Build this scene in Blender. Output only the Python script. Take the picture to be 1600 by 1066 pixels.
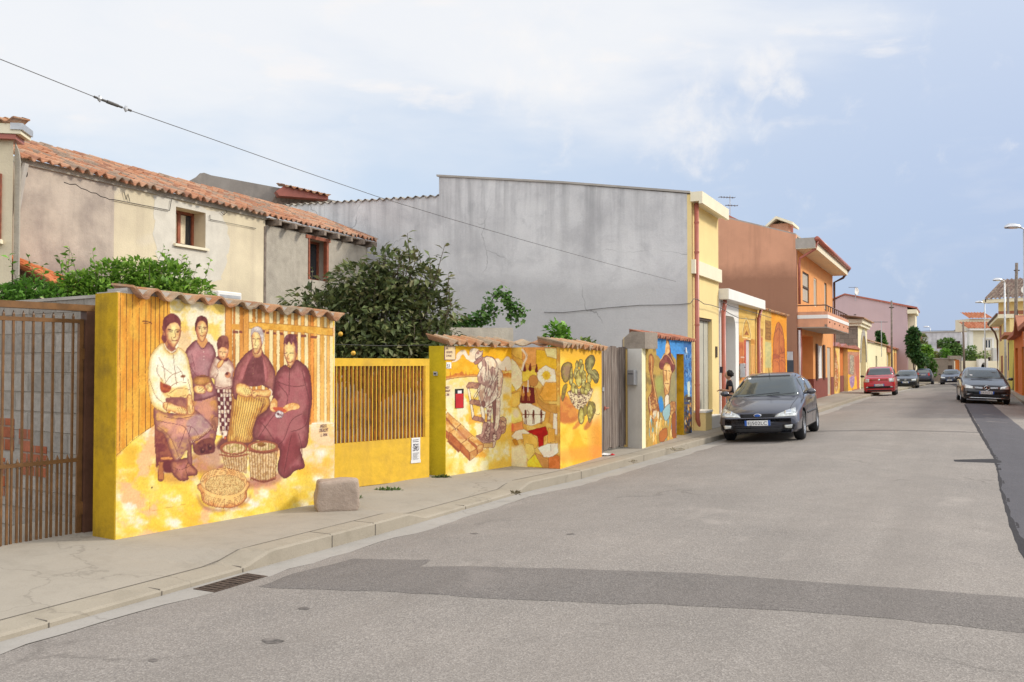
import bpy, bmesh, math, random
import numpy as np
from mathutils import Vector, Matrix
from mathutils.bvhtree import BVHTree
random.seed(7); np.random.seed(7)
R = math.radians
scene = bpy.context.scene
col = scene.collection
for o in list(bpy.data.objects): bpy.data.objects.remove(o)
EYE = 1.7; FOC = 1400.0; PITCH = R(1.432)
FW = Vector((0, math.cos(PITCH), math.sin(PITCH))); UPV = Vector((0, -math.sin(PITCH), math.cos(PITCH)))
def ray(px, py): return FW + Vector((1,0,0))*((px-800)/FOC) + UPV*((533-py)/FOC)
def G(px, py, z=0.0):
    d = ray(px, py); t = (z-EYE)/d.z
    return Vector((d.x*t, d.y*t, z))
def P(px, py, Y):
    d = ray(px, py); t = Y/d.y
    return Vector((d.x*t, Y, EYE+d.z*t))
class Face:
    """vertical facade plane: A -> B in plan, local x along it, local -y towards the street, z up"""
    def __init__(s, A, B):
        s.A = Vector((A[0], A[1])); s.B = Vector((B[0], B[1]))
        s.d = (s.B-s.A).normalized(); s.L = (s.B-s.A).length
        s.n = Vector((s.d.y, -s.d.x)); s.ang = math.atan2(s.d.y, s.d.x)
    def loc(s, px, py, out=0.0):
        r = ray(px, py); o = s.A + s.n*out
        den = r.x*s.n.x + r.y*s.n.y
        t = (o.x*s.n.x + o.y*s.n.y)/den
        p = Vector((r.x*t, r.y*t)) - s.A
        return p.dot(s.d), EYE + r.z*t
    def u(s, px, py=560, out=0.0): return s.loc(px, py, out)[0]
    def z(s, px, py, out=0.0): return s.loc(px, py, out)[1]
    def world(s, u, z, out=0.0):
        p = s.A + s.d*u + s.n*out
        return Vector((p.x, p.y, z))
    def pix(s, U, Z, out=0.0):
        """vectorised: local (u,z) -> photograph pixel of that survey point"""
        X = s.A.x + s.d.x*U + s.n.x*out; Y = s.A.y + s.d.y*U + s.n.y*out; H = Z-EYE
        f = Y*FW.y + H*FW.z; up = Y*UPV.y + H*UPV.z
        return 800 + FOC*X/f, 533 - FOC*up/f
def tag(o, label=None, cat=None, group=None, kind=None):
    if label: o['label'] = label
    if cat: o['category'] = cat
    if group: o['group'] = group
    if kind: o['kind'] = kind
    return o
def empty(name, loc=(0,0,0), rz=0.0, label=None, cat=None, group=None):
    o = bpy.data.objects.new(name, None); col.objects.link(o)
    o.empty_display_size = 0.2
    o.location = loc; o.rotation_euler = (0, 0, rz)
    return tag(o, label, cat, group)
def fempty(name, F, label, cat, group=None):
    return empty(name, (F.A.x, F.A.y, 0), F.ang, label, cat, group)
def kids(o): return [c for c in o.children]
def copy_tree(o, parent=None, label=None):
    c = o.copy(); col.objects.link(c)
    if parent: c.parent = parent; c.matrix_parent_inverse = o.matrix_parent_inverse.copy()
    if label: c['label'] = label
    for ch in list(o.children): copy_tree(ch, c)
    return c
class MB:
    def __init__(s): s.v = []; s.f = []; s.m = []; s.c = None; s.mi = 0
    def addv(s, pts):
        b = len(s.v); s.v.extend([tuple(p) for p in pts]); return b
    def face(s, pts):
        b = s.addv(pts); s.f.append(tuple(range(b, b+len(pts)))); s.m.append(s.mi)
    def box(s, x0, x1, y0, y1, z0, z1):
        b = s.addv([(x0,y0,z0),(x1,y0,z0),(x1,y1,z0),(x0,y1,z0),(x0,y0,z1),(x1,y0,z1),(x1,y1,z1),(x0,y1,z1)])
        for q in ((0,3,2,1),(4,5,6,7),(0,1,5,4),(1,2,6,5),(2,3,7,6),(3,0,4,7)):
            s.f.append(tuple(b+i for i in q)); s.m.append(s.mi)
        return s
    def prism_uz(s, poly, y0, y1):
        """poly in (x,z), extruded along y"""
        n = len(poly); a = sum(poly[i][0]*poly[(i+1)%n][1]-poly[(i+1)%n][0]*poly[i][1] for i in range(n))
        if a < 0: poly = poly[::-1]
        b = s.addv([(p[0],y0,p[1]) for p in poly]+[(p[0],y1,p[1]) for p in poly])
        s.f.append(tuple(b+i for i in range(n))); s.f.append(tuple(b+n+i for i in reversed(range(n))))
        s.m += [s.mi]*2
        for i in range(n):
            j = (i+1)%n; s.f.append((b+i, b+n+i, b+n+j, b+j)); s.m.append(s.mi)
        return s
    def prism_xy(s, poly, z0, z1):
        n = len(poly); a = sum(poly[i][0]*poly[(i+1)%n][1]-poly[(i+1)%n][0]*poly[i][1] for i in range(n))
        if a < 0: poly = poly[::-1]
        b = s.addv([(p[0],p[1],z0) for p in poly]+[(p[0],p[1],z1) for p in poly])
        s.f.append(tuple(b+i for i in reversed(range(n)))); s.f.append(tuple(b+n+i for i in range(n)))
        s.m += [s.mi]*2
        for i in range(n):
            j = (i+1)%n; s.f.append((b+i, b+j, b+n+j, b+n+i)); s.m.append(s.mi)
        return s
    def tube(s, pts, r, n=8, cap=True):
        pts = [Vector(p) for p in pts]; rs = r if isinstance(r, (list,tuple)) else [r]*len(pts)
        rings = []; ref = None
        for i, p in enumerate(pts):
            t = (pts[min(i+1,len(pts)-1)]-pts[max(i-1,0)])
            if t.length < 1e-9: t = Vector((0,0,1))
            t.normalize()
            if ref is None: ref = Vector((0,0,1)) if abs(t.z) < .9 else Vector((1,0,0))
            a = t.cross(ref).normalized(); bb = t.cross(a).normalized(); ref = -bb if False else ref
            rings.append(s.addv([p + (a*math.cos(2*math.pi*k/n)+bb*math.sin(2*math.pi*k/n))*rs[i] for k in range(n)]))
        for i in range(len(rings)-1):
            for k in range(n):
                k2 = (k+1)%n
                s.f.append((rings[i]+k, rings[i]+k2, rings[i+1]+k2, rings[i+1]+k)); s.m.append(s.mi)
        if cap:
            s.f.append(tuple(rings[0]+k for k in reversed(range(n)))); s.f.append(tuple(rings[-1]+k for k in range(n))); s.m += [s.mi]*2
        return s
    def lathe(s, prof, c=(0,0,0), n=16, axis='z'):
        """prof: (r, h) list"""
        rings = []
        for r, h in prof:
            pts = []
            for k in range(n):
                a = 2*math.pi*k/n; x, y = r*math.cos(a), r*math.sin(a)
                if axis == 'z': q = (x, y, h)
                elif axis == 'y': q = (x, h, y)
                else: q = (h, x, y)
                pts.append((q[0]+c[0], q[1]+c[1], q[2]+c[2]))
            rings.append(s.addv(pts))
        for i in range(len(rings)-1):
            for k in range(n):
                k2 = (k+1)%n
                s.f.append((rings[i]+k, rings[i]+k2, rings[i+1]+k2, rings[i+1]+k)); s.m.append(s.mi)
        return s
    def blob(s, c, r, seed=0, n=12, m=8, rough=.15):
        rnd = random.Random(seed); ph = [rnd.uniform(0,6.28) for _ in range(8)]
        rings = []
        for i in range(m+1):
            th = math.pi*i/m; pts = []
            for k in range(n):
                a = 2*math.pi*k/n
                q = 1+rough*(math.sin(3*a+ph[0]+2*th)+math.sin(2*th*2+ph[1]+a)+.6*math.sin(5*a-3*th+ph[2]))/2
                pts.append((c[0]+r[0]*q*math.sin(th)*math.cos(a), c[1]+r[1]*q*math.sin(th)*math.sin(a), c[2]+r[2]*q*math.cos(th)))
            rings.append(s.addv(pts))
        for i in range(m):
            for k in range(n):
                k2 = (k+1)%n
                s.f.append((rings[i]+k, rings[i+1]+k, rings[i+1]+k2, rings[i]+k2)); s.m.append(s.mi)
        return s
    def build(s, name, mats, parent=None, smooth=False, bevel=0, loc=None, label=None, angle=None):
        me = bpy.data.meshes.new(name)
        me.from_pydata(s.v, [], s.f); me.update()
        if not isinstance(mats, (list, tuple)): mats = [mats]
        for m in mats: me.materials.append(m)
        if len(mats) > 1: me.polygons.foreach_set('material_index', s.m)
        if s.c is not None:
            at = me.color_attributes.new('Col', 'FLOAT_COLOR', 'POINT')
            arr = np.ones((len(s.v), 4), dtype=np.float32); arr[:, :3] = np.array(s.c, dtype=np.float32)
            at.data.foreach_set('color', arr.ravel())
        if smooth: me.polygons.foreach_set('use_smooth', [True]*len(me.polygons))
        if bevel:
            bm = bmesh.new(); bm.from_mesh(me)
            bmesh.ops.remove_doubles(bm, verts=bm.verts, dist=1e-5)
            bmesh.ops.bevel(bm, geom=[e for e in bm.edges if len(e.link_faces)==2 and e.calc_face_angle(0)>.5], offset=bevel, segments=2, profile=.5, affect='EDGES')
            bm.to_mesh(me); bm.free()
        if angle is not None:
            bm = bmesh.new(); bm.from_mesh(me); bmesh.ops.remove_doubles(bm, verts=bm.verts, dist=1e-5)
            for e in bm.edges:
                if len(e.link_faces)==2 and e.calc_face_angle(0) > angle: e.smooth = False
            for f in bm.faces: f.smooth = True
            bm.to_mesh(me); bm.free()
        o = bpy.data.objects.new(name, me); col.objects.link(o)
        if parent is not None: o.parent = parent
        if loc is not None: o.location = loc
        if label: o['label'] = label
        return o
def bx(name, mat, parent, x0, x1, y0, y1, z0, z1, bevel=0, label=None):
    return MB().box(x0,x1,y0,y1,z0,z1).build(name, mat, parent, bevel=bevel, label=label)
def holed(mb, u0, u1, z0, z1, holes, y0, y1):
    """slab between y0 (street side) and y1 with rectangular openings (ua,ub,za,zb)"""
    us = sorted({u0,u1}|{h[0] for h in holes}|{h[1] for h in holes}); zs = sorted({z0,z1}|{h[2] for h in holes}|{h[3] for h in holes})
    us = [u for u in us if u0<=u<=u1]; zs = [z for z in zs if z0<=z<=z1]
    nu, nz = len(us)-1, len(zs)-1
    def solid(i, j):
        if i<0 or j<0 or i>=nu or j>=nz: return False
        cu, cz = (us[i]+us[i+1])/2, (zs[j]+zs[j+1])/2
        return not any(h[0]<cu<h[1] and h[2]<cz<h[3] for h in holes)
    for i in range(nu):
        for j in range(nz):
            if not solid(i,j): continue
            a,b,c,d = us[i],us[i+1],zs[j],zs[j+1]
            mb.face([(a,y0,c),(b,y0,c),(b,y0,d),(a,y0,d)]); mb.face([(b,y1,c),(a,y1,c),(a,y1,d),(b,y1,d)])
            if not solid(i-1,j): mb.face([(a,y1,c),(a,y0,c),(a,y0,d),(a,y1,d)])
            if not solid(i+1,j): mb.face([(b,y0,c),(b,y1,c),(b,y1,d),(b,y0,d)])
            if not solid(i,j-1): mb.face([(a,y1,c),(b,y1,c),(b,y0,c),(a,y0,c)])
            if not solid(i,j+1): mb.face([(a,y0,d),(b,y0,d),(b,y1,d),(a,y1,d)])
    return mb
def s2l(c): return tuple(((x/12.92) if x<=.04045 else ((x+.055)/1.055)**2.4) for x in c)
def rgb(r,g,b): return s2l((r/255,g/255,b/255))
class NT:
    def __init__(s, name):
        s.mat = bpy.data.materials.new(name); s.mat.use_nodes = True; s.t = s.mat.node_tree; s.n = s.t.nodes
        s.bsdf = s.n.get('Principled BSDF'); s.pos = None
    def node(s, typ, **kw):
        n = s.n.new(typ)
        for k, v in kw.items(): setattr(n, k, v)
        return n
    def link(s, a, b): s.t.links.new(a, b)
    def P(s):
        if s.pos is None: s.pos = s.node('ShaderNodeTexCoord').outputs['Object']
        return s.pos
    def mapped(s, sc=(1,1,1), rot=(0,0,0)):
        m = s.node('ShaderNodeMapping'); m.inputs['Scale'].default_value = sc; m.inputs['Rotation'].default_value = rot
        s.link(s.P(), m.inputs['Vector']); return m.outputs[0]
    def noise(s, scale=5, detail=4, rough=.55, vec=None, sc=None, dist=0):
        n = s.node('ShaderNodeTexNoise'); n.inputs['Scale'].default_value = scale; n.inputs['Detail'].default_value = detail
        n.inputs['Roughness'].default_value = rough; n.inputs['Distortion'].default_value = dist
        s.link(vec if vec is not None else (s.mapped(sc) if sc else s.P()), n.inputs['Vector']); return n.outputs['Fac']
    def voro(s, scale=5, feature='F1', vec=None, out='Distance'):
        n = s.node('ShaderNodeTexVoronoi', feature=feature); n.inputs['Scale'].default_value = scale
        s.link(vec if vec is not None else s.P(), n.inputs['Vector']); return n.outputs[out]
    def ramp(s, fac, stops):
        n = s.node('ShaderNodeValToRGB'); e = n.color_ramp.elements
        while len(e) < len(stops): e.new(.5)
        for i, (p, c) in enumerate(stops):
            e[i].position = p; e[i].color = (*c, 1) if len(c)==3 else c
        s.link(fac, n.inputs[0]); return n.outputs[0]
    def rng(s, fac, a, b, c=0, d=1):
        n = s.node('ShaderNodeMapRange'); n.clamp = True
        for k, v in zip((1,2,3,4), (a,b,c,d)): n.inputs[k].default_value = v
        s.link(fac, n.inputs[0]); return n.outputs[0]
    def mix(s, fac, a, b, mode='MIX'):
        n = s.node('ShaderNodeMix', data_type='RGBA', blend_type=mode)
        for sock, v in ((n.inputs[0], fac), (n.inputs[6], a), (n.inputs[7], b)):
            if isinstance(v, (int,float)): sock.default_value = v
            elif isinstance(v, tuple): sock.default_value = (*v, 1) if len(v)==3 else v
            else: s.link(v, sock)
        return n.outputs[2]
    def math(s, op, a, b=None):
        n = s.node('ShaderNodeMath', operation=op)
        for sock, v in ((n.inputs[0], a), (n.inputs[1], b)):
            if v is None: continue
            if isinstance(v, (int,float)): sock.default_value = v
            else: s.link(v, sock)
        return n.outputs[0]
    def sep(s, vec=None):
        n = s.node('ShaderNodeSeparateXYZ'); s.link(vec if vec is not None else s.P(), n.inputs[0]); return n.outputs
    def bump(s, h, strength=.3, dist=.01):
        n = s.node('ShaderNodeBump'); n.inputs['Strength'].default_value = strength; n.inputs['Distance'].default_value = dist
        s.link(h, n.inputs['Height']); s.link(n.outputs[0], s.bsdf.inputs['Normal'])
    def out(s, color, rough=.85, metal=0, spec=.3):
        b = s.bsdf
        if isinstance(color, tuple): b.inputs['Base Color'].default_value = (*color[:3], 1)
        else: s.link(color, b.inputs['Base Color'])
        if isinstance(rough, (int,float)): b.inputs['Roughness'].default_value = rough
        else: s.link(rough, b.inputs['Roughness'])
        b.inputs['Metallic'].default_value = metal; b.inputs['Specular IOR Level'].default_value = spec
        return s.mat
def plain(name, c, rough=.6, metal=0, var=.12, scale=8, bump=.1, bdist=.004, coat=0, spec=.4):
    t = NT(name); n = t.noise(scale, 5); n2 = t.noise(scale*7, 3)
    c1 = tuple(min(1, x*(1+var)) for x in c); c2 = tuple(x*(1-var*1.4) for x in c)
    cc = t.ramp(n, [(.3, c2), (.7, c1)])
    if bump: t.bump(n2, bump, bdist)
    m = t.out(cc, rough, metal, spec)
    if coat: t.bsdf.inputs['Coat Weight'].default_value = coat; t.bsdf.inputs['Coat Roughness'].default_value = .04
    return m
def stucco(name, c, dirt=(.25,.22,.18), stain=.35, streak=.3, scale=1.2, bump=.35, rough=.9, patch=None, base_dirt=0.0, var=.1, low=0.0, thr=(.48,.75)):
    t = NT(name)
    big = t.noise(scale, 6, .62); fine = t.noise(28, 5, .7); st = t.noise(1.0, 5, .6, sc=(3.2,3.2,.22))
    c1 = tuple(min(1,x*(1+var)) for x in c); c2 = tuple(x*(1-var) for x in c)
    cc = t.ramp(t.noise(scale*2.3, 5, .6), [(.3, c2), (.7, c1)])
    if patch:
        cc = t.mix(t.rng(t.noise(scale*.7, 4, .5, dist=.6), .5, .56), cc, patch)
    cc = t.mix(t.rng(big, thr[0], thr[1], 0, stain), cc, dirt)
    cc = t.mix(t.rng(st, .5, .8, 0, streak), cc, dirt)
    if base_dirt:
        z = t.sep()[2]
        zz = t.math('ADD', z, t.math('MULTIPLY', t.noise(3, 4), .5))
        cc = t.mix(t.rng(zz, low+.9, low+.2, 0, base_dirt), cc, dirt)
    cc = t.mix(t.rng(fine, .35, .75, 0, .12), cc, tuple(x*.5 for x in c))
    t.bump(t.math('ADD', fine, t.math('MULTIPLY', big, .6)), bump, .012)
    return t.out(cc, rough, 0, .2)
def attr_mat(name, rough=.85, var=.25, bump=.3, nscale=14, lichen=None, bdist=.01, spec=.2, trans=0):
    t = NT(name); a = t.node('ShaderNodeAttribute', attribute_name='Col').outputs['Color']
    n = t.noise(nscale, 5, .65)
    cc = t.mix(1.0, a, t.ramp(n, [(.25, (1-var,)*3), (.75, (1+var*.3,)*3)]), 'MULTIPLY')
    if lichen: cc = t.mix(t.rng(t.noise(6, 6, .7), .5, .68, 0, .75), cc, lichen)
    t.bump(n, bump, bdist)
    m = t.out(cc, rough, 0, spec)
    return m
M = {}
M['concrete'] = stucco('concrete', (.42,.39,.35), dirt=(.2,.185,.16), stain=.4, streak=.2, scale=1.6, bump=.4)
M['greycement'] = stucco('grey_cement_render', (.58,.57,.585), dirt=(.27,.265,.28), stain=.65, streak=.6, scale=.55, bump=.5, var=.16)
M['cream'] = stucco('cream_render', (.7,.61,.43), dirt=(.36,.29,.23), stain=.4, streak=.35, scale=.6, bump=.5, patch=(.66,.6,.5))
M['pinkgrey'] = stucco('pinkish_grey_render', (.53,.45,.37), dirt=(.22,.18,.165), stain=.75, streak=.5, scale=.8, bump=.6, thr=(.45,.66), base_dirt=.6, low=2.9)
M['rough'] = stucco('rough_grey_render', (.44,.4,.33), dirt=(.24,.21,.18), stain=.5, streak=.3, scale=2.5, bump=1.0)
M['yhouse'] = stucco('pale_yellow_paint', (.84,.66,.31), dirt=(.55,.4,.2), stain=.15, streak=.1, scale=.8, bump=.15, var=.04)
M['yellow2'] = stucco('warm_yellow_paint', (.82,.58,.22), dirt=(.5,.33,.14), stain=.3, streak=.15, scale=.8, bump=.2)
M['white'] = stucco('white_paint', (.82,.8,.75), dirt=(.5,.48,.43), stain=.15, streak=.12, scale=.8, bump=.12, var=.03)
M['offwhite'] = stucco('cream_white_paint', (.82,.75,.56), dirt=(.5,.44,.33), stain=.15, streak=.1, bump=.12, var=.03)
M['creamwall'] = stucco('pale_cream_paint', (.86,.78,.5), dirt=(.5,.42,.25), stain=.25, streak=.15, bump=.15, var=.04)
M['orange'] = stucco('orange_paint', (.78,.36,.13), dirt=(.45,.18,.08), stain=.25, streak=.2, bump=.15, var=.06)
M['orangedeep'] = stucco('deep_orange_paint', (.62,.19,.045), dirt=(.35,.12,.05), stain=.2, streak=.15, bump=.15)
M['brown'] = stucco('terracotta_brown_render', (.68,.355,.225), dirt=(.28,.14,.09), stain=.35, streak=.5, scale=.35, bump=.5, base_dirt=.8, low=5.1)
M['brown2'] = stucco('terracotta_render', (.42,.17,.1), dirt=(.25,.1,.07), stain=.3, streak=.2, bump=.4)
M['plinth'] = stucco('dark_red_plinth', (.24,.075,.06), dirt=(.12,.05,.04), stain=.3, streak=.1, bump=.2)
M['pink'] = stucco('lilac_pink_render', (.56,.42,.44), dirt=(.4,.3,.32), stain=.25, streak=.2, scale=.25, bump=.2, var=.04)
M['olive'] = stucco('ochre_yellow_paint', (.52,.32,.015), dirt=(.2,.125,.02), stain=.85, streak=.6, scale=3.5, bump=.5, base_dirt=.4, low=-.1)
M['gateyellow'] = stucco('yellow_enamel_paint', (.76,.47,.045), dirt=(.5,.3,.06), stain=.5, streak=.5, scale=4, bump=.25, rough=.5)
M['stone'] = stucco('pinkish_rough_stone', (.43,.34,.27), dirt=(.24,.185,.15), stain=.6, streak=0, scale=5, bump=1.0)
M['oldstone'] = stucco('old_grey_stone', (.33,.28,.23), dirt=(.18,.15,.12), stain=.6, streak=.2, scale=4, bump=1.0)
M['copper'] = plain('red_brown_enamel', (.42,.13,.09), .38, 0, .12, 3)
M['brownmetal'] = plain('brown_painted_steel', (.165,.078,.025), .45, 0, .25, 9)
M['darkbrown'] = plain('dark_brown_steel', (.11,.05,.03), .5, 0, .2, 9)
M['grate'] = plain('rusty_iron', (.09,.065,.05), .8, .3, .4, 30)
M['woodred'] = plain('red_brown_wood', (.3,.09,.045), .55, 0, .25, 12)
M['glass'] = plain('window_glass', (.03,.035,.04), .08, 0, .1, 1, bump=0, spec=.8)
M['shutter'] = plain('beige_roller_shutter', (.48,.43,.34), .6, 0, .1, 3)
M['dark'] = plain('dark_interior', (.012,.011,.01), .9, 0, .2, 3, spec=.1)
M['black'] = plain('black_rubber', (.018,.018,.02), .75, 0, .1, 12, spec=.3)
M['blackplastic'] = plain('black_plastic', (.022,.022,.025), .45, 0, .1, 12)
M['galv'] = plain('galvanised_steel', (.5,.51,.52), .45, .6, .12, 6)
M['silver'] = plain('silver_paint', (.62,.63,.65), .3, .6, .05, 6)
M['chrome'] = plain('chrome', (.75,.76,.78), .12, 1, .02, 6, bump=0)
M['wirem'] = plain('steel_wire', (.11,.105,.1), .6, .4, .1, 6)
M['paper'] = plain('white_paper', (.75,.74,.72), .8, 0, .05, 10)
M['ink'] = plain('black_ink', (.04,.035,.05), .8, 0, .1, 10, bump=0)
M['inkviolet'] = plain('maroon_ink', (.2,.09,.1), .8, 0, .1, 10, bump=0)
M['curtain'] = plain('cream_curtain', (.7,.6,.42), .9, 0, .15, 14)
M['polewood'] = plain('weathered_pole_wood', (.2,.16,.13), .85, 0, .3, 10, bump=.5)
M['rafter'] = plain('weathered_rafter_wood', (.24,.19,.15), .9, 0, .3, 14, bump=.6)
M['bark'] = plain('tree_bark', (.13,.1,.075), .95, 0, .35, 22, bump=.9, bdist=.01)
M['bluesign'] = plain('blue_enamel', (.02,.1,.42), .4)
M['redbox'] = plain('red_enamel', (.5,.02,.025), .35)
M['doorgrey'] = plain('grey_green_door_paint', (.47,.45,.36), .6, 0, .08, 2)
M['lilacdoor'] = plain('lilac_grey_door_paint', (.6,.53,.52), .6, 0, .06, 2)
M['greenpanel'] = plain('pale_green_panel', (.33,.5,.38), .6)
M['greycol'] = stucco('grey_painted_wall', (.62,.6,.55), dirt=(.3,.28,.24), stain=.2, streak=.15, bump=.15)
M['tile'] = attr_mat('terracotta_tile', .88, .3, .5, 24, lichen=None, bdist=.006)
M['oldtile'] = attr_mat('lichened_terracotta_tile', .92, .3, .8, 34, lichen=(.42,.37,.27), bdist=.008)
M['mural'] = attr_mat('painted_mural', .85, .14, .25, 40, bdist=.004, spec=.25)
def leaf_mat(name):
    t = NT(name); a = t.node('ShaderNodeAttribute', attribute_name='Col').outputs['Color']
    t.bsdf.inputs['Base Color'].default_value = (.05,.1,.02,1); t.link(a, t.bsdf.inputs['Base Color'])
    t.bsdf.inputs['Roughness'].default_value = .5; t.bsdf.inputs['Specular IOR Level'].default_value = .35
    tr = t.node('ShaderNodeBsdfTranslucent'); t.link(a, tr.inputs[0])
    mx = t.node('ShaderNodeMixShader'); mx.inputs[0].default_value = .25
    t.link(t.bsdf.outputs[0], mx.inputs[1]); t.link(tr.outputs[0], mx.inputs[2])
    t.link(mx.outputs[0], t.n['Material Output'].inputs[0]); return t.mat
M['leaf'] = leaf_mat('leaves')
def gable_mat():
    t = NT('weathered_cement_gable'); s = t.sep(); z = s[2]
    a = t.noise(.45, 6, .62); b = t.noise(1.7, 7, .7, dist=.5); st = t.noise(1.0, 6, .65, sc=(2.6,2.6,.16)); fine = t.noise(22, 6, .75)
    cc = t.ramp(a, [(.32,(.5,.495,.5)),(.5,(.65,.645,.645)),(.68,(.74,.735,.73))])
    cc = t.mix(t.rng(b, .5, .68, 0, .55), cc, (.44,.44,.45))
    cc = t.mix(t.rng(b, .46, .34, 0, .4), cc, (.72,.715,.7))
    zz = t.math('ADD', z, t.math('MULTIPLY', t.noise(.9, 5, .6), .9))
    top = t.rng(zz, 4.2, 7.2, 0, 1)
    cc = t.mix(t.math('MULTIPLY', t.rng(st, .46, .66, 0, .75), top), cc, (.24,.24,.25))
    band = t.rng(zz, 3.95, 4.05, 1, 0)
    cc = t.mix(t.math('MULTIPLY', band, .45), cc, (.62,.61,.6))
    cc = t.mix(t.rng(zz, 4.05, 4.6, .35, 0), cc, (.33,.33,.34))
    w = t.node('ShaderNodeTexVoronoi', feature='DISTANCE_TO_EDGE'); w.inputs['Scale'].default_value = .33
    wv = t.node('ShaderNodeVectorMath', operation='ADD'); nn = t.node('ShaderNodeTexNoise'); nn.inputs['Scale'].default_value = 1.1; nn.inputs['Detail'].default_value = 6
    t.link(t.P(), nn.inputs['Vector']); t.link(t.P(), wv.inputs[0]); t.link(nn.outputs['Color'], wv.inputs[1]); t.link(wv.outputs[0], w.inputs['Vector'])
    cc = t.mix(t.math('MULTIPLY', t.rng(w.outputs['Distance'], 0, .006, 1, 0), t.rng(t.noise(.4, 2), .5, .6, 0, .7)), cc, (.17,.17,.17))
    cc = t.mix(t.rng(fine, .4, .75, 0, .22), cc, (.3,.3,.3))
    t.bump(t.math('ADD', fine, b), .5, .015)
    return t.out(cc, .95, 0, .1)
M['gable'] = gable_mat()
M['joint'] = plain('dark_concrete_joint', (.15,.13,.105), .95)
M['oil'] = plain('oily_asphalt', (.15,.133,.12), .85, 0, .4, 20)
M['olive2'] = stucco('lemon_ochre_paint', (.6,.44,.015), dirt=(.36,.25,.02), stain=.5, streak=.3, scale=3, bump=.5, base_dirt=.3, low=-.1)
def block_mat(name, c, mortar, w=.4, h=.2, var=.25):
    t = NT(name); s = t.sep()
    cmb = t.node('ShaderNodeCombineXYZ'); t.link(t.math('ADD', s[0], s[1]), cmb.inputs[0]); t.link(s[2], cmb.inputs[1])
    b = t.node('ShaderNodeTexBrick'); t.link(cmb.outputs[0], b.inputs['Vector'])
    b.inputs['Scale'].default_value = 1; b.inputs['Brick Width'].default_value = w; b.inputs['Row Height'].default_value = h
    b.inputs['Mortar Size'].default_value = .012; b.inputs['Mortar Smooth'].default_value = .4
    b.inputs['Color1'].default_value = (*c, 1); b.inputs['Color2'].default_value = (*[x*(1-var) for x in c], 1); b.inputs['Mortar'].default_value = (*mortar, 1)
    n = t.noise(14, 6, .75); n2 = t.noise(1.5, 4)
    cc = t.mix(1.0, b.outputs[0], t.ramp(n, [(.25,(.62,)*3),(.75,(1.12,)*3)]), 'MULTIPLY')
    cc = t.mix(t.rng(n2, .45, .75, 0, .4), cc, (.2,.18,.15))
    t.bump(t.math('ADD', t.math('MULTIPLY', b.outputs['Fac'], -1.2), t.math('MULTIPLY', n, .8)), .8, .012)
    return t.out(cc, .95, 0, .1)
M['block'] = block_mat('concrete_blocks', (.4,.365,.32), (.3,.27,.23), .5, .2)
M['brickred'] = block_mat('hollow_red_bricks', (.45,.13,.06), (.3,.2,.15), .3, .13)
M['quoins'] = block_mat('stone_quoins', (.36,.3,.24), (.2,.17,.14), .5, .3)
def plank_mat():
    t = NT('weathered_grey_planks'); s = t.sep(); x = s[0]
    n = t.noise(1.0, 7, .7, sc=(38,38,1.6), dist=.4); big = t.noise(3, 3, .5, sc=(2,2,.6))
    seam = t.math('PINGPONG', x, .055); sm = t.rng(seam, 0, .006, 1, 0)
    cc = t.ramp(n, [(.28,(.06,.045,.035)),(.48,(.2,.16,.135)),(.68,(.42,.37,.32))])
    cc = t.mix(t.rng(big, .4, .7, 0, .5), cc, (.15,.105,.08))
    cc = t.mix(sm, cc, (.015,.012,.01))
    t.bump(t.math('SUBTRACT', n, sm), .9, .01)
    return t.out(cc, .9, 0, .15)
M['planks'] = plank_mat()
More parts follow.
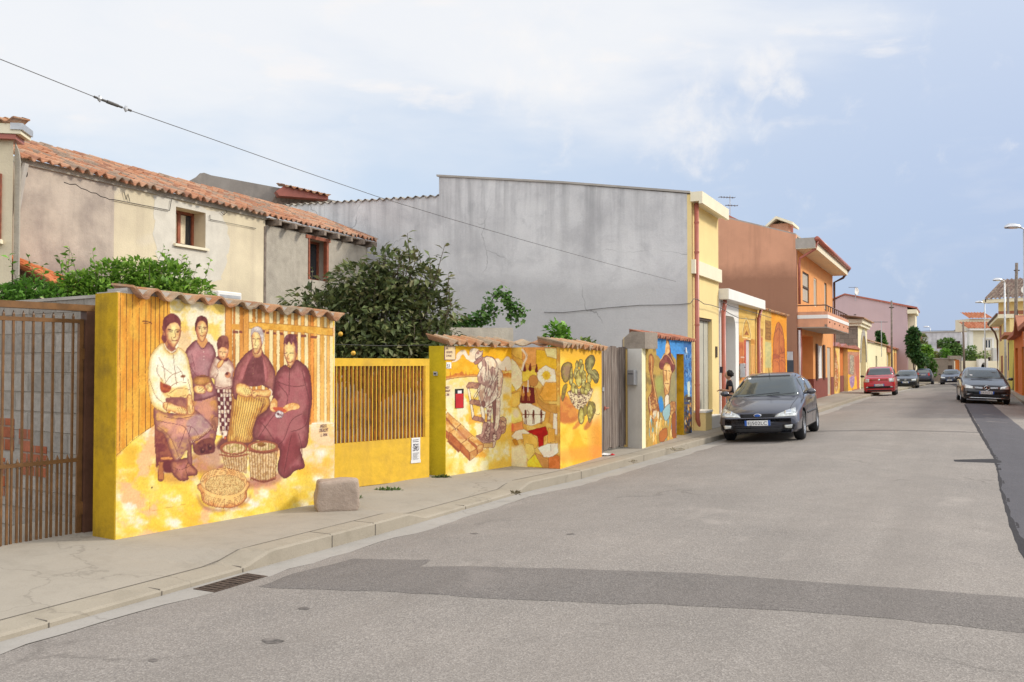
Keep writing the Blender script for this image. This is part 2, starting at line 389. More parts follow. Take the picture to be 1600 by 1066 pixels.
def asphalt(name, c, c2, light=(.5,.47,.43), dark=(.05,.045,.04), sp=.55):
    t = NT(name)
    v = t.node('ShaderNodeTexVoronoi', feature='F1'); v.inputs['Scale'].default_value = 105; t.link(t.P(), v.inputs['Vector'])
    cellr = t.sep(v.outputs['Color'])[0]
    big = t.noise(.35, 5, .6); mid = t.noise(2.2, 6, .65); fine = t.noise(60, 4, .8)
    cc = t.ramp(big, [(.3, c2), (.7, c)])
    cc = t.mix(t.rng(mid, .4, .7, 0, .35), cc, tuple(x*.8 for x in c2))
    cc = t.mix(t.rng(cellr, .62, 1, 0, sp), cc, light)
    cc = t.mix(t.rng(cellr, .36, 0, 0, sp), cc, dark)
    cc = t.mix(t.rng(fine, .55, .8, 0, .4), cc, dark)
    ra = t.mapped((1,1,1), (0,0,R(28))); mp = t.node('ShaderNodeMapping'); mp.inputs['Scale'].default_value = (1.3,.06,1); t.link(ra, mp.inputs['Vector'])
    cc = t.mix(t.rng(t.noise(1.0, 5, .6, vec=mp.outputs[0]), .46, .68, 0, .42), cc, tuple(x*.66 for x in c))
    cc = t.mix(t.rng(t.noise(1.4, 7, .7), .6, .72, 0, .4), cc, tuple(x*.55 for x in c))
    cc = t.mix(t.rng(t.noise(.8, 6, .65, dist=.5), .38, .3, 0, .35), cc, tuple(min(1,x*1.3) for x in c))
    w = t.node('ShaderNodeTexVoronoi', feature='DISTANCE_TO_EDGE'); w.inputs['Scale'].default_value = .3
    wv = t.node('ShaderNodeVectorMath', operation='ADD'); nn = t.node('ShaderNodeTexNoise'); nn.inputs['Scale'].default_value = 1.4; nn.inputs['Detail'].default_value = 5
    t.link(t.P(), nn.inputs['Vector']); t.link(t.P(), wv.inputs[0]); t.link(nn.outputs['Color'], wv.inputs[1]); t.link(wv.outputs[0], w.inputs['Vector'])
    cr = t.math('MULTIPLY', t.rng(w.outputs['Distance'], 0, .012, 1, 0), t.rng(t.noise(.5, 3), .54, .62, 0, .28))
    cc = t.mix(cr, cc, (.045,.04,.035))
    t.bump(t.math('ADD', v.outputs['Distance'], t.math('MULTIPLY', fine, .5)), .5, .006)
    return t.out(cc, .92, 0, .2)
M['asphalt'] = asphalt('worn_asphalt', (.315,.28,.248), (.222,.202,.183), light=(.47,.43,.385), dark=(.13,.115,.105), sp=.45)
M['patch'] = asphalt('dark_asphalt_patch', (.205,.182,.165), (.165,.15,.139), light=(.34,.31,.28), sp=.4)
M['newasphalt'] = asphalt('new_asphalt_strip', (.115,.11,.12), (.1,.096,.105), light=(.19,.18,.185), sp=.25)
M['seam'] = asphalt('bitumen_seam', (.045,.042,.045), (.035,.033,.036), light=(.09,.085,.085), sp=.4)
def sidewalk_mat(name, c, dirt):
    t = NT(name); big = t.noise(.7, 6, .6); mid = t.noise(4, 6, .7); fine = t.noise(90, 3, .7)
    cc = t.ramp(big, [(.3, tuple(x*.86 for x in c)), (.7, c)])
    cc = t.mix(t.rng(mid, .48, .75, 0, .5), cc, dirt)
    cc = t.mix(t.rng(fine, .5, .8, 0, .35), cc, tuple(x*.4 for x in c))
    w = t.node('ShaderNodeTexVoronoi', feature='DISTANCE_TO_EDGE'); w.inputs['Scale'].default_value = .22
    wv = t.node('ShaderNodeVectorMath', operation='ADD'); nn = t.node('ShaderNodeTexNoise'); nn.inputs['Scale'].default_value = 2.2; nn.inputs['Detail'].default_value = 5
    t.link(t.P(), nn.inputs['Vector']); t.link(t.P(), wv.inputs[0]); t.link(nn.outputs['Color'], wv.inputs[1]); t.link(wv.outputs[0], w.inputs['Vector'])
    cc = t.mix(t.rng(w.outputs['Distance'], 0, .004, .3, 0), cc, (.1,.085,.07))
    t.bump(t.math('ADD', mid, t.math('MULTIPLY', fine, .7)), .35, .008)
    return t.out(cc, .9, 0, .2)
M['sidewalk'] = sidewalk_mat('sidewalk_concrete', (.375,.335,.275), (.25,.222,.178))
M['kerb'] = sidewalk_mat('kerb_concrete', (.37,.325,.255), (.23,.2,.15))
M['gutter'] = sidewalk_mat('gutter_cement', (.38,.355,.32), (.26,.24,.21))
M['earth'] = sidewalk_mat('dry_earth', (.26,.2,.14), (.16,.13,.08))
def tile_sheet(name, parent, O, U, L, V, D, pitch=.22, row=.34, amp=.035, thick=.02, mat=None, seed=0, base=None, step=.02, wob=.006, sag=0, per=8):
    """barrel tiles: O corner at the eave, U unit along the eave, V unit up the slope"""
    rnd = random.Random(seed); O = Vector(O); U = Vector(U).normalized(); V = Vector(V).normalized(); N = U.cross(V).normalized()
    if N.z < 0: N = -N
    base = base or [(.48,.22,.1),(.53,.28,.14),(.38,.19,.1),(.46,.31,.19),(.35,.26,.17),(.58,.33,.17)]
    nc = max(1, int(round(L/pitch))); nr = max(1, int(round(D/row)))
    mb = MB(); mb.c = []
    colr = [[rnd.choice(base) for _ in range(nc*2+1)] for _ in range(nr)]
    offs = [[rnd.uniform(-wob, wob) for _ in range(nc*2+1)] for _ in range(nr)]
    nu = nc*per; vs = []
    for r in range(nr): vs += [(r, r/nr*D + (0 if r else 0), step), (r, (r+1)/nr*D, 0)]
    grid = []
    for (r, v, st) in vs:
        line = []
        for i in range(nu+1):
            u = i/nu*L; ph = i/per; k = min(nc*2, int(ph*2+.5))
            hh = amp*math.cos(2*math.pi*ph); hh = hh if hh > 0 else hh*.8
            h = hh + st + offs[r][k] + sag*math.sin(math.pi*u/L)*-1
            jig = offs[r][k]*2.5 if st else 0
            line.append(O + U*u + V*(v+jig) + N*h)
            mb.c.append(colr[r][k])
        grid.append(mb.addv(line))
    low = []
    for g0, (r, v, st) in ((grid[0], vs[0]), (grid[-1], vs[-1])):
        b = mb.addv([Vector(mb.v[g0+i]) - N*(thick+(st if 0 else 0)) for i in range(nu+1)]); low.append(b)
        mb.c += [tuple(x*.8+.06 for x in mb.c[g0+i]) for i in range(nu+1)]
    for a in range(len(grid)-1):
        for i in range(nu): mb.f.append((grid[a]+i, grid[a]+i+1, grid[a+1]+i+1, grid[a+1]+i)); mb.m.append(0)
    for i in range(nu):
        mb.f.append((low[0]+i, low[0]+i+1, grid[0]+i+1, grid[0]+i)); mb.f.append((grid[-1]+i, grid[-1]+i+1, low[1]+i+1, low[1]+i))
        mb.f.append((low[1]+i, low[1]+i+1, low[0]+i+1, low[0]+i)); mb.m += [0]*3
    for e in (0, nu):
        mb.f.append((low[0]+e, grid[0]+e, grid[-1]+e, low[1]+e)); mb.m.append(0)
    return mb.build(name, mat or M['tile'], parent)
def leaf_cloud(name, parent, pts, size, cols, seed=0, droop=.3, aspect=.45, fold=.25, up=None):
    """pts: list of (pos, outward dir); each becomes a bent pointed leaf"""
    rnd = random.Random(seed); mb = MB(); mb.c = []
    for p, d in pts:
        p = Vector(p); d = Vector(d)
        d = (d + Vector((rnd.gauss(0,.55), rnd.gauss(0,.55), rnd.gauss(0,.4)-droop))).normalized()
        side = d.cross(Vector((rnd.gauss(0,.5), rnd.gauss(0,.5), 1))).normalized()
        nrm = side.cross(d).normalized()
        L = size*rnd.uniform(.6,1.25); w = L*aspect/2
        a = p; b = p+d*L*.5+side*w+nrm*L*fold*.3; c = p+d*L-nrm*L*fold*.5; e = p+d*L*.5-side*w+nrm*L*fold*.3; m = p+d*L*.5
        i = mb.addv([a, b, c, e, m]); mb.f += [(i,i+1,i+4),(i+1,i+2,i+4),(i+4,i+2,i+3),(i,i+4,i+3)]; mb.m += [0]*4
        k = rnd.choice(cols); q = rnd.uniform(.75,1.25); mb.c += [tuple(x*q for x in k)]*5
    return mb.build(name, M['leaf'], parent)
def crown_points(blobs, n, seed=0, shell=.5):
    rnd = random.Random(seed); out = []
    wts = [b[1][0]*b[1][1]*b[1][2] for b in blobs]
    for _ in range(n):
        c, r = rnd.choices(blobs, wts)[0]
        v = Vector((rnd.gauss(0,1), rnd.gauss(0,1), rnd.gauss(0,1))).normalized()
        q = rnd.uniform(shell, 1)**.5 if rnd.random() < .75 else rnd.random()
        out.append((Vector((c[0]+v.x*r[0]*q, c[1]+v.y*r[1]*q, c[2]+v.z*r[2]*q)), v))
    return out
def tree(name, loc, height, blobs, n, leaf, cols, label, cat='tree', group=None, trunk_r=.06, seed=0, droop=.3, aspect=.45, shoots=0, extra=None):
    """blobs relative to loc; limbs run from the trunk to each clump"""
    t = empty(name, loc, 0, label, cat, group); rnd = random.Random(seed)
    mb = MB(); fork = Vector((rnd.uniform(-.05,.05), rnd.uniform(-.05,.05), height*.3))
    mb.tube([(0,0,-.1), (fork.x*.4, fork.y*.4, fork.z*.5), fork], [trunk_r*1.25, trunk_r, trunk_r*.85], 8)
    for c, r in blobs:
        c = Vector(c); mid = fork.lerp(c, .5)+Vector((rnd.gauss(0,.05), rnd.gauss(0,.05), -.04*height))
        mb.tube([fork, mid, c, c+Vector((0,0,r[2]*.6))], [trunk_r*.6, trunk_r*.42, trunk_r*.22, trunk_r*.06], 6)
        for k in range(4):
            e = c+Vector((rnd.gauss(0,.5)*r[0], rnd.gauss(0,.5)*r[1], rnd.uniform(.1,.8)*r[2]))
            mb.tube([mid.lerp(c, .7), mid.lerp(e,.75)+Vector((0,0,.03)), e], [trunk_r*.2, trunk_r*.12, trunk_r*.05], 5)
    pts = crown_points(blobs, n, seed)
    for k in range(shoots):
        c, r = rnd.choice(blobs); a = rnd.uniform(0, 6.28); q = rnd.random()**.5
        b0 = Vector((c[0]+r[0]*q*.85*math.cos(a), c[1]+r[1]*q*.85*math.sin(a), c[2]+r[2]*math.sqrt(max(0,1-q*q))*.75))
        L = rnd.uniform(.25,.6)*height*.3; dr = Vector((rnd.gauss(0,.18)+.3*math.cos(a)*q, rnd.gauss(0,.18), 1)).normalized()
        mb.tube([b0, b0+dr*L], [trunk_r*.1, trunk_r*.04], 5)
        m = int(L/leaf*2.2)+3
        for j in range(m):
            p = b0+dr*L*(j+1)/m; an = j*2.4; pts.append((p, Vector((math.cos(an), math.sin(an), .5))))
    if extra: extra(mb, pts, rnd)
    mb.build('trunk', M['bark'], t, smooth=True)
    leaf_cloud('crown', t, pts, leaf, cols, seed, droop, aspect)
    return t
SUN_AZ = R(80); SUN_EL = R(34)
w = bpy.data.worlds.new('World'); scene.world = w; w.use_nodes = True
nt = w.node_tree; nt.nodes.clear()
def wn(t, **k):
    n = nt.nodes.new(t)
    for a, b in k.items(): setattr(n, a, b)
    return n
sky = wn('ShaderNodeTexSky', sky_type='NISHITA'); sky.sun_disc = False; sky.sun_elevation = SUN_EL; sky.sun_rotation = SUN_AZ
sky.air_density = 1.0; sky.dust_density = 1.5; sky.ozone_density = 2.0
tc = wn('ShaderNodeTexCoord'); bg = wn('ShaderNodeBackground'); wo = wn('ShaderNodeOutputWorld')
bg.inputs['Strength'].default_value = .12
def wl(a, b): nt.links.new(a, b)
def wmap(vec, sc, loc=(0,0,0)):
    m = wn('ShaderNodeMapping'); m.inputs['Scale'].default_value = sc; m.inputs['Location'].default_value = loc; wl(vec, m.inputs[0]); return m.outputs[0]
def wnoise(vec, s, d, r, dist=0):
    n = wn('ShaderNodeTexNoise'); n.inputs['Scale'].default_value = s; n.inputs['Detail'].default_value = d; n.inputs['Roughness'].default_value = r; n.inputs['Distortion'].default_value = dist
    wl(vec, n.inputs['Vector']); return n.outputs['Fac']
def wrng(f, a, b, c=0, d=1):
    n = wn('ShaderNodeMapRange'); n.interpolation_type = 'SMOOTHSTEP'
    for k, v in zip((1,2,3,4), (a,b,c,d)): n.inputs[k].default_value = v
    wl(f, n.inputs[0]); return n.outputs[0]
def wmath(op, a, b):
    n = wn('ShaderNodeMath', operation=op)
    for s_, v in zip(n.inputs, (a, b)):
        if isinstance(v, (int, float)): s_.default_value = v
        else: wl(v, s_)
    return n.outputs[0]
def wmix(f, a, b):
    n = wn('ShaderNodeMix', data_type='RGBA')
    for s_, v in ((n.inputs[0], f), (n.inputs[6], a), (n.inputs[7], b)):
        if isinstance(v, (int, float)): s_.default_value = v
        elif isinstance(v, tuple): s_.default_value = (*v, 1)
        else: wl(v, s_)
    return n.outputs[2]
sp = wn('ShaderNodeSeparateXYZ'); wl(tc.outputs['Generated'], sp.inputs[0])
K = 1/.12
veil = wmix(wrng(sp.outputs[0], -.5, .75), (.70*K,.845*K,1.0*K), (.385*K,.495*K,.75*K))
up = wmix(wrng(sp.outputs[2], 0, .55), veil, (.78*K,.85*K,.97*K))
base = wmix(.86, sky.outputs[0], up)
back = wmath('MULTIPLY', wrng(sp.outputs[1], .25, -.5), wrng(sp.outputs[2], .04, .35))  # unseen sky behind the camera, brightened as added fill for the shaded gables
base = wmix(back, base, (1.75*K,1.76*K,1.8*K))
v1 = wmap(tc.outputs['Generated'], (1.0, 1.0, 2.6), (3.1, 1.7, .4))
big = wnoise(v1, 2.1, 7, .52, .35)
v2 = wmap(tc.outputs['Generated'], (1, 1, 3.2), (.3, 5.2, 1.3)); puff = wnoise(v2, 6.5, 8, .55, .2)
side = wrng(sp.outputs[0], .5, -.35, -.16, .10)
high = wrng(sp.outputs[2], .05, .42, -.06, .11)
cl = wmath('ADD', wmath('ADD', big, side), high)
m1 = wmath('MULTIPLY', wrng(cl, .45, .72, 0, .9), wrng(sp.outputs[1], -.3, .2))
c1 = wmix(m1, base, (.91*K,.925*K,.955*K))
m2 = wmath('MULTIPLY', wmath('MULTIPLY', wrng(puff, .56, .70), wrng(cl, .35, .6, .1, .75)), wrng(sp.outputs[1], -.3, .2))
c2 = wmix(m2, c1, (.95*K,.93*K,.93*K))
def lobe(px, py, r0, r1):
    d0 = (P(px,py,1)-Vector((0,0,EYE))).normalized(); vm = wn('ShaderNodeVectorMath', operation='DISTANCE'); nv = wn('ShaderNodeVectorMath', operation='NORMALIZE')
    wl(tc.outputs['Generated'], nv.inputs[0]); wl(nv.outputs[0], vm.inputs[0]); vm.inputs[1].default_value = tuple(d0); return wrng(vm.outputs['Value'], r1, r0)
fine = wnoise(tc.outputs['Generated'], 26, 7, .6, .3)
pf = wmath('MAXIMUM', wmath('MAXIMUM', lobe(1190,108,.0,.05), lobe(1232,138,0,.035)), wmath('MAXIMUM', wmath('MULTIPLY', lobe(1090,190,0,.09), .7), wmath('MULTIPLY', lobe(840,95,0,.12), .6)))
c3 = wmix(wmath('MULTIPLY', wrng(wmath('ADD', fine, wmath('MULTIPLY', pf, .38)), .56, 1.0), .7), c2, (.97*K,.95*K,.94*K))
wl(c3, bg.inputs[0]); wl(bg.outputs[0], wo.inputs[0])
sl = bpy.data.lights.new('sun', 'SUN'); so = bpy.data.objects.new('sun', sl); col.objects.link(so)
sl.energy = 2.7; sl.angle = R(9); sl.color = (1.0, .93, .82)
sd = Vector((math.sin(SUN_AZ)*math.cos(SUN_EL), math.cos(SUN_AZ)*math.cos(SUN_EL), math.sin(SUN_EL)))
so.rotation_euler = sd.to_track_quat('Z', 'Y').to_euler()
cam = bpy.data.cameras.new('camera'); co = bpy.data.objects.new('camera', cam); col.objects.link(co)
co.location = (0, 0, EYE); co.rotation_euler = (R(90)+PITCH, 0, 0)
cam.sensor_width = 36; cam.lens = FOC/1600*36; cam.clip_end = 3000; cam.clip_start = .05
scene.camera = co
scene.view_settings.view_transform = 'Standard'; scene.view_settings.look = 'None'; scene.view_settings.exposure = 0; scene.view_settings.gamma = 1
scene.view_settings.use_curve_mapping = False
KL = [Vector(p) for p in ((-13.5,-15),(-5.75,.3),(-3.11,5.45),(-2.06,7.48),(-1.27,8.95),(.168,11.78),(.99,13.08),(2.23,15.4),(4.0,18.7),(9.85,29.4),(16.4,42.3),(27.5,63),(38.6,84),(53,111))]
KR = [Vector(p) for p in ((-4.5,-12),(2.6,1.5),(12.0,19.6),(21.0,36.8),(23.9,42.5),(36.9,67),(46,84),(60.5,111))]
def arc(pl):
    s = [0]
    for a, b in zip(pl, pl[1:]): s.append(s[-1]+(b-a).length)
    return s
SKL = arc(KL)
def on(pl, S, s):
    for i in range(len(pl)-1):
        if s <= S[i+1] or i == len(pl)-2:
            t = (s-S[i])/(S[i+1]-S[i]); return pl[i].lerp(pl[i+1], t), (pl[i+1]-pl[i]).normalized()
def proj(pl, S, p):
    best = None
    for i in range(len(pl)-1):
        d = pl[i+1]-pl[i]; t = max(0, min(1, (p-pl[i]).dot(d)/d.dot(d))); q = pl[i]+d*t
        e = (p-q).length
        if best is None or e < best[0]: best = (e, S[i]+t*d.length, (p-q).dot(Vector((d.y,-d.x)).normalized()))
    return best[1], best[2]
WROAD = 7.0
def dropz(y): return .01*max(0, y-45)
def roadz(x, y):
    s, d = proj(KL, SKL, Vector((x, y)))
    q = min(max(d/WROAD, 0), 1)
    fade = 1.0
    return .11*(1-(2*q-1)**2)*fade-dropz(y)
def RG(px, py):
    q = G(px, py, .03)
    for _ in range(8): q = G(px, py, roadz(q.x, q.y))
    return q.xy
SKR = arc(KR)
def road_pt(s, t):
    a, d = on(KL, SKL, s); b = a + Vector((d.y, -d.x))*WROAD
    n = Vector((d.y, -d.x));
    for i in range(len(KR)-1):
        e = KR[i+1]-KR[i]; den = n.x*e.y-n.y*e.x
        if abs(den) < 1e-9: continue
        w_ = KR[i]-a; k = (w_.x*e.y-w_.y*e.x)/den; m = (w_.x*n.y-w_.y*n.x)/den
        if (m >= 0 or i == 0) and (m <= 1 or i == len(KR)-2): b = a+n*k; break
    p = a.lerp(b, t); return p
mb = MB(); ss = list(np.arange(0, SKL[-1], .6))+[SKL[-1]]; ts = np.linspace(-.004, 1.004, 15)
for s in ss: mb.addv([(p.x, p.y, roadz(p.x, p.y)) for p in (road_pt(s, t) for t in ts)])
for i in range(len(ss)-1):
    for j in range(len(ts)-1):
        a = i*len(ts)+j; mb.f.append((a, a+1, a+1+len(ts), a+len(ts))); mb.m.append(0)
tag(mb.build('road', M['asphalt'], smooth=True), 'worn grey brown asphalt street with a low crown', None, kind='structure')
tag(MB().box(-900, 900, -200, 1500, -1.2, -.8).build('ground', M['earth']), 'dry bare ground around the houses', kind='structure')
tag(MB().prism_xy([(30,116),(70,104),(74,114),(36,126)], -.76, -.66).build('cross_street', M['asphalt']), 'asphalt of the cross street at the far end', kind='structure')
def ground_patch(name, pts, mat, lift, label, grid=.35, jag=0, seed=0, kind='structure', world=False):
    """thin sheet following the camber; pts = survey pixels (or world xy)"""
    rnd = random.Random(seed)
    poly = [Vector((p[0], p[1])) if world or len(p) == 3 else RG(*p) for p in pts]
    if jag:
        q = []
        for a, b in zip(poly, poly[1:]+poly[:1]):
            n = max(1, int((b-a).length/.12)); nr = Vector((b.y-a.y, a.x-b.x)).normalized() if (b-a).length > 0 else Vector((0,0)); o = 0
            for k in range(n):
                o = o*.7+rnd.gauss(0, jag)*.5; q.append(a.lerp(b, k/n)+nr*(o if k else 0))
        poly = q
    bm = bmesh.new(); vs = [bm.verts.new((p.x, p.y, 0)) for p in poly]; f = bm.faces.new(vs)
    xs = [p.x for p in poly]; ys = [p.y for p in poly]
    def cuts(no, lo, hi):
        k = lo+grid
        while k < hi:
            bmesh.ops.bisect_plane(bm, geom=bm.verts[:]+bm.edges[:]+bm.faces[:], plane_co=(k if no[0] else 0, k if no[1] else 0, 0), plane_no=no)
            k += grid
    cuts((1,0,0), min(xs), max(xs)); cuts((0,1,0), min(ys), max(ys))
    bmesh.ops.triangulate(bm, faces=bm.faces[:])
    for v in bm.verts: v.co.z = roadz(v.co.x, v.co.y)+(.0012 if v.is_boundary else lift)
    bmesh.ops.recalc_face_normals(bm, faces=bm.faces[:])
    me = bpy.data.meshes.new(name); bm.to_mesh(me); bm.free(); me.materials.append(mat)
    if me.polygons and sum(p.normal.z for p in me.polygons) < 0: me.flip_normals()
    o = bpy.data.objects.new(name, me); col.objects.link(o); return tag(o, label, kind=kind)
ground_patch('road_patch', [(404,917),(456,897),(552,873),(673,875),(655,886),(790,887),(1000,893),(1320,913),(1700,945),(1700,1000),(1320,961),(1000,943),(775,936),(520,922)], M['patch'], .005, 'dark trench repair crossing the foreground road', grid=.12, jag=.02, seed=3)
ground_patch('asphalt_strip', [(.2,-1,0),(4.6,7.9,0),(1592,835),(1568,770),(1557,717),(1533,672),(1510,634),(1501,618),(1493,604),(1480,599.5),(1496,599.5),(1510,604),(1527,615),(1553,634),(1600,672),(1700,752),(1.5,-1,0)], M['newasphalt'], .006, 'dark new asphalt strip along the right side of the road', grid=.8, jag=.01, seed=5)
ground_patch('bitumen_seam', [(.1,-1,0),(1597,868),(1576,817),(1566,780),(1557,735),(1553,717),(1535,687),(1520,660),(1506,632),(1509,632),(1524,658),(1541,687),(1560,717),(1567,745),(1577,780),(1590,817),(1610,868),(.25,-1,0)], M['seam'], .011, 'black bitumen seam edging the new asphalt strip', jag=.007, seed=6)
ground_patch('short_road_cut', [(1490,718.5),(1560,717),(1575,721),(1560,724),(1492,721.5)], M['seam'], .010, 'short black filled cut joining the dark strip', jag=.01, seed=7)
ground_patch('thin_road_cut', [(1268,673.5),(1380,671.6),(1530,675.5),(1530,677),(1380,673.2),(1268,675)], M['patch'], .010, 'thin dark filled trench beyond the grey car', jag=.01, seed=8)
for i, (x, y, a, b, lb) in enumerate([(426,1002,17,4.5,'larger dark oil blot at the lower left of the road'),(475,951,10,2.2,'small dark blot just below the patch end'),(892,835,7,1.1,'faint small dark mark in mid road'),(240,1032,8,3,'small dark blot near the lower left edge'),(741,834,7,1.2,'thin dark scuff on the road near the kerb ramp')]):
    rn = random.Random(i); ground_patch('oil_blot', [(x+a*math.cos(t)*rn.uniform(.75,1.15), y+b*math.sin(t)*rn.uniform(.7,1.15)) for t in np.linspace(0, 2*math.pi, 15)[:-1]], M['oil'], .005, lb, grid=.06)
def band(name, pl, S, s0, s1, d0, d1, zf, mat, label, ds=.25, jag=0, seed=0, nd=2, kind='structure'):
    rnd = random.Random(seed); mb = MB(); s = s0; rows = []; o = 0
    while True:
        a, d = on(pl, S, s); n = Vector((d.y, -d.x)); o = o*.8+rnd.gauss(0, jag); line = []
        for k in range(nd+1):
            q = d0+(d1-d0)*k/nd + (o if k == nd else 0); p = a+n*q; line.append((p.x, p.y, zf(s, q, p)))
        rows.append(mb.addv(line))
        if s >= s1: break
        s = min(s+ds, s1)
    for i in range(len(rows)-1):
        for k in range(nd): mb.f.append((rows[i]+k, rows[i]+k+1, rows[i+1]+k+1, rows[i+1]+k)); mb.m.append(0)
    o_ = mb.build(name, mat); return tag(o_, label, kind=kind)
band('gutter', KL, SKL, 2, SKL[-1]-3, -.02, .30, lambda s,q,p: roadz(p.x,p.y)+.001+max(0,.014*(1-q/.28)), M['gutter'], 'pale cement gutter along the left kerb', jag=.03, seed=1)
def s_of(px, py): return proj(KL, SKL, G(px, py, 0).xy)[0]
S1 = s_of(414,886); S2a = s_of(642,822); S2b = s_of(825,769)
def kerb_h(s):
    def st(a, b): return max(0, min(1, (s-a)/(b-a)))
    low = 1-st(S1-.02, S1+.06) + st(S2a, S2a+.22)*(1-st(S2b-.02, S2b+.06))
    low = max(0, min(1, low))
    return .135*(1-low)+.05*low
def walk_z(s, q):
    st = lambda a, b: max(0, min(1, (s-a)/(b-a)))
    base = .135; kin = min(1, max(0, (-q-.12)/.75))
    sh = .38*max(0, -q)
    low = max(0, min(1, 1-max(0, min(1, (s-(S1-sh-.25))/.3)) + max(0, min(1, (s-(S2a-.05))/.3))*(1-max(0, min(1, (s-(S2b-sh-.25))/.3)))))
    zl = .055+.06*min(1, max(0, (-q-.05)/1.2))
    return base*(1-low)+zl*low
mb = MB(); rows = []; s = 2.0; qs = [0, -.03, -.12, -.26, -.27, -.4, -.55, -.7, -.85, -1.0, -1.2, -1.4, -1.7, -2.2, -3.0]
while s < SKL[-1]:
    a, d = on(KL, SKL, s); n = Vector((d.y, -d.x)); line = [(a.x, a.y, -.04-dropz(a.y))]
    for q in qs:
        p = a+n*q; line.append((p.x, p.y, walk_z(s, q)-(.012 if q == 0 else 0)-dropz(a.y)))
    rows.append(mb.addv(line)); s += .06 if s < 45 else 1.0
L_ = len(qs)+1
for i in range(len(rows)-1):
    for k in range(L_-1): mb.f.append((rows[i]+k, rows[i+1]+k, rows[i+1]+k+1, rows[i]+k+1)); mb.m.append(1 if k < 4 else 0)
tag(mb.build('sidewalk', [M['sidewalk'], M['kerb']]), 'concrete sidewalk and kerb with lowered crossings on the left', kind='structure')
for i, (x, y) in enumerate([(67,983),(240,932),(375,897),(517,858),(575,838),(750,800),(906,750),(1000,722),(-60,1022)]):
    s = s_of(x, y); a, d = on(KL, SKL, s); n = Vector((d.y, -d.x)); h = walk_z(s, -.1)
    m = MB(); c = MB()
    p0 = a+n*.004; p1 = a-n*.26
    for (pa, pb, z0, z1) in ((p0, p0-n*.004, 0, h+.003),):
        c.prism_xy([(pa-d*.004)[:], (pa+d*.004)[:], (pb+d*.004)[:], (pb-d*.004)[:]], z0-.01, z1-.012)
    c.prism_xy([(a-d*.004-n*.02)[:], (a+d*.004-n*.02)[:], (p1+d*.004)[:], (p1-d*.004)[:]], h-.02, h+.002)
    tag(c.build('kerb_joint', M['joint']), 'dark joint between kerb stones', kind='structure')
band('kerb_groove', KL, SKL, 2, SKL[-1]-20, -.272, -.262, lambda s,q,p: walk_z(s, q)+.003-dropz(p.y), M['joint'], 'thin groove behind the kerb stones', ds=.2, nd=1, jag=.001)
mb = MB(); rows = []
SR = SKR; s = 2.0
while s < SR[-1]:
    a, d = on(KR, SR, s); n = Vector((d.y, -d.x))
    rows.append(mb.addv([(a.x, a.y, -.04-dropz(a.y))]+[((a+n*q).x, (a+n*q).y, .12-dropz(a.y)) for q in (0,.14,.15,1.4,3.2)])); s += 1.0
for i in range(len(rows)-1):
    for k in range(5): mb.f.append((rows[i]+k, rows[i]+k+1, rows[i+1]+k+1, rows[i+1]+k)); mb.m.append(1 if k < 2 else 0)
tag(mb.build('pavement', [M['sidewalk'], M['kerb']]), 'concrete pavement with kerb on the right', kind='structure')
g0 = G(362, 914, 0); s, q = proj(KL, SKL, g0.xy); a, d = on(KL, SKL, s)
t = empty('drain_grate', (g0.x, g0.y, roadz(g0.x, g0.y)+.004), math.atan2(d.y, d.x), 'rusty drain grate set in the gutter below the low kerb', 'drain')
bx('frame', M['grate'], t, -.28, .28, -.11, .11, .001, .006)
for k in range(9): bx('bar', M['grate'], t, -.24+k*.055, -.215+k*.055, -.09, .09, .006, .011)
def vnoise(x, y, seed=0):
    xi = np.floor(x).astype(np.int64); yi = np.floor(y).astype(np.int64); fx = x-xi; fy = y-yi
    fx = fx*fx*(3-2*fx); fy = fy*fy*(3-2*fy)
    def h(a, b):
        n = (a*374761393 + b*668265263 + seed*974634777) & 0xffffffff
        n = ((n ^ (n >> 13))*1274126177) & 0xffffffff
        return ((n ^ (n >> 16)) & 0xffff)/65535.0
    return (h(xi,yi)*(1-fx)+h(xi+1,yi)*fx)*(1-fy)+(h(xi,yi+1)*(1-fx)+h(xi+1,yi+1)*fx)*fy
def fbm(x, y, seed=0, o=4):
    r = 0; a = .5; t = 0
    for i in range(o): r = r+a*vnoise(x*2**i, y*2**i, seed+i*7); t += a; a *= .55
    return r/t
def sm(v, a, b):
    t = np.clip((v-a)/(b-a), 0, 1); return t*t*(3-2*t)
ALB = .86
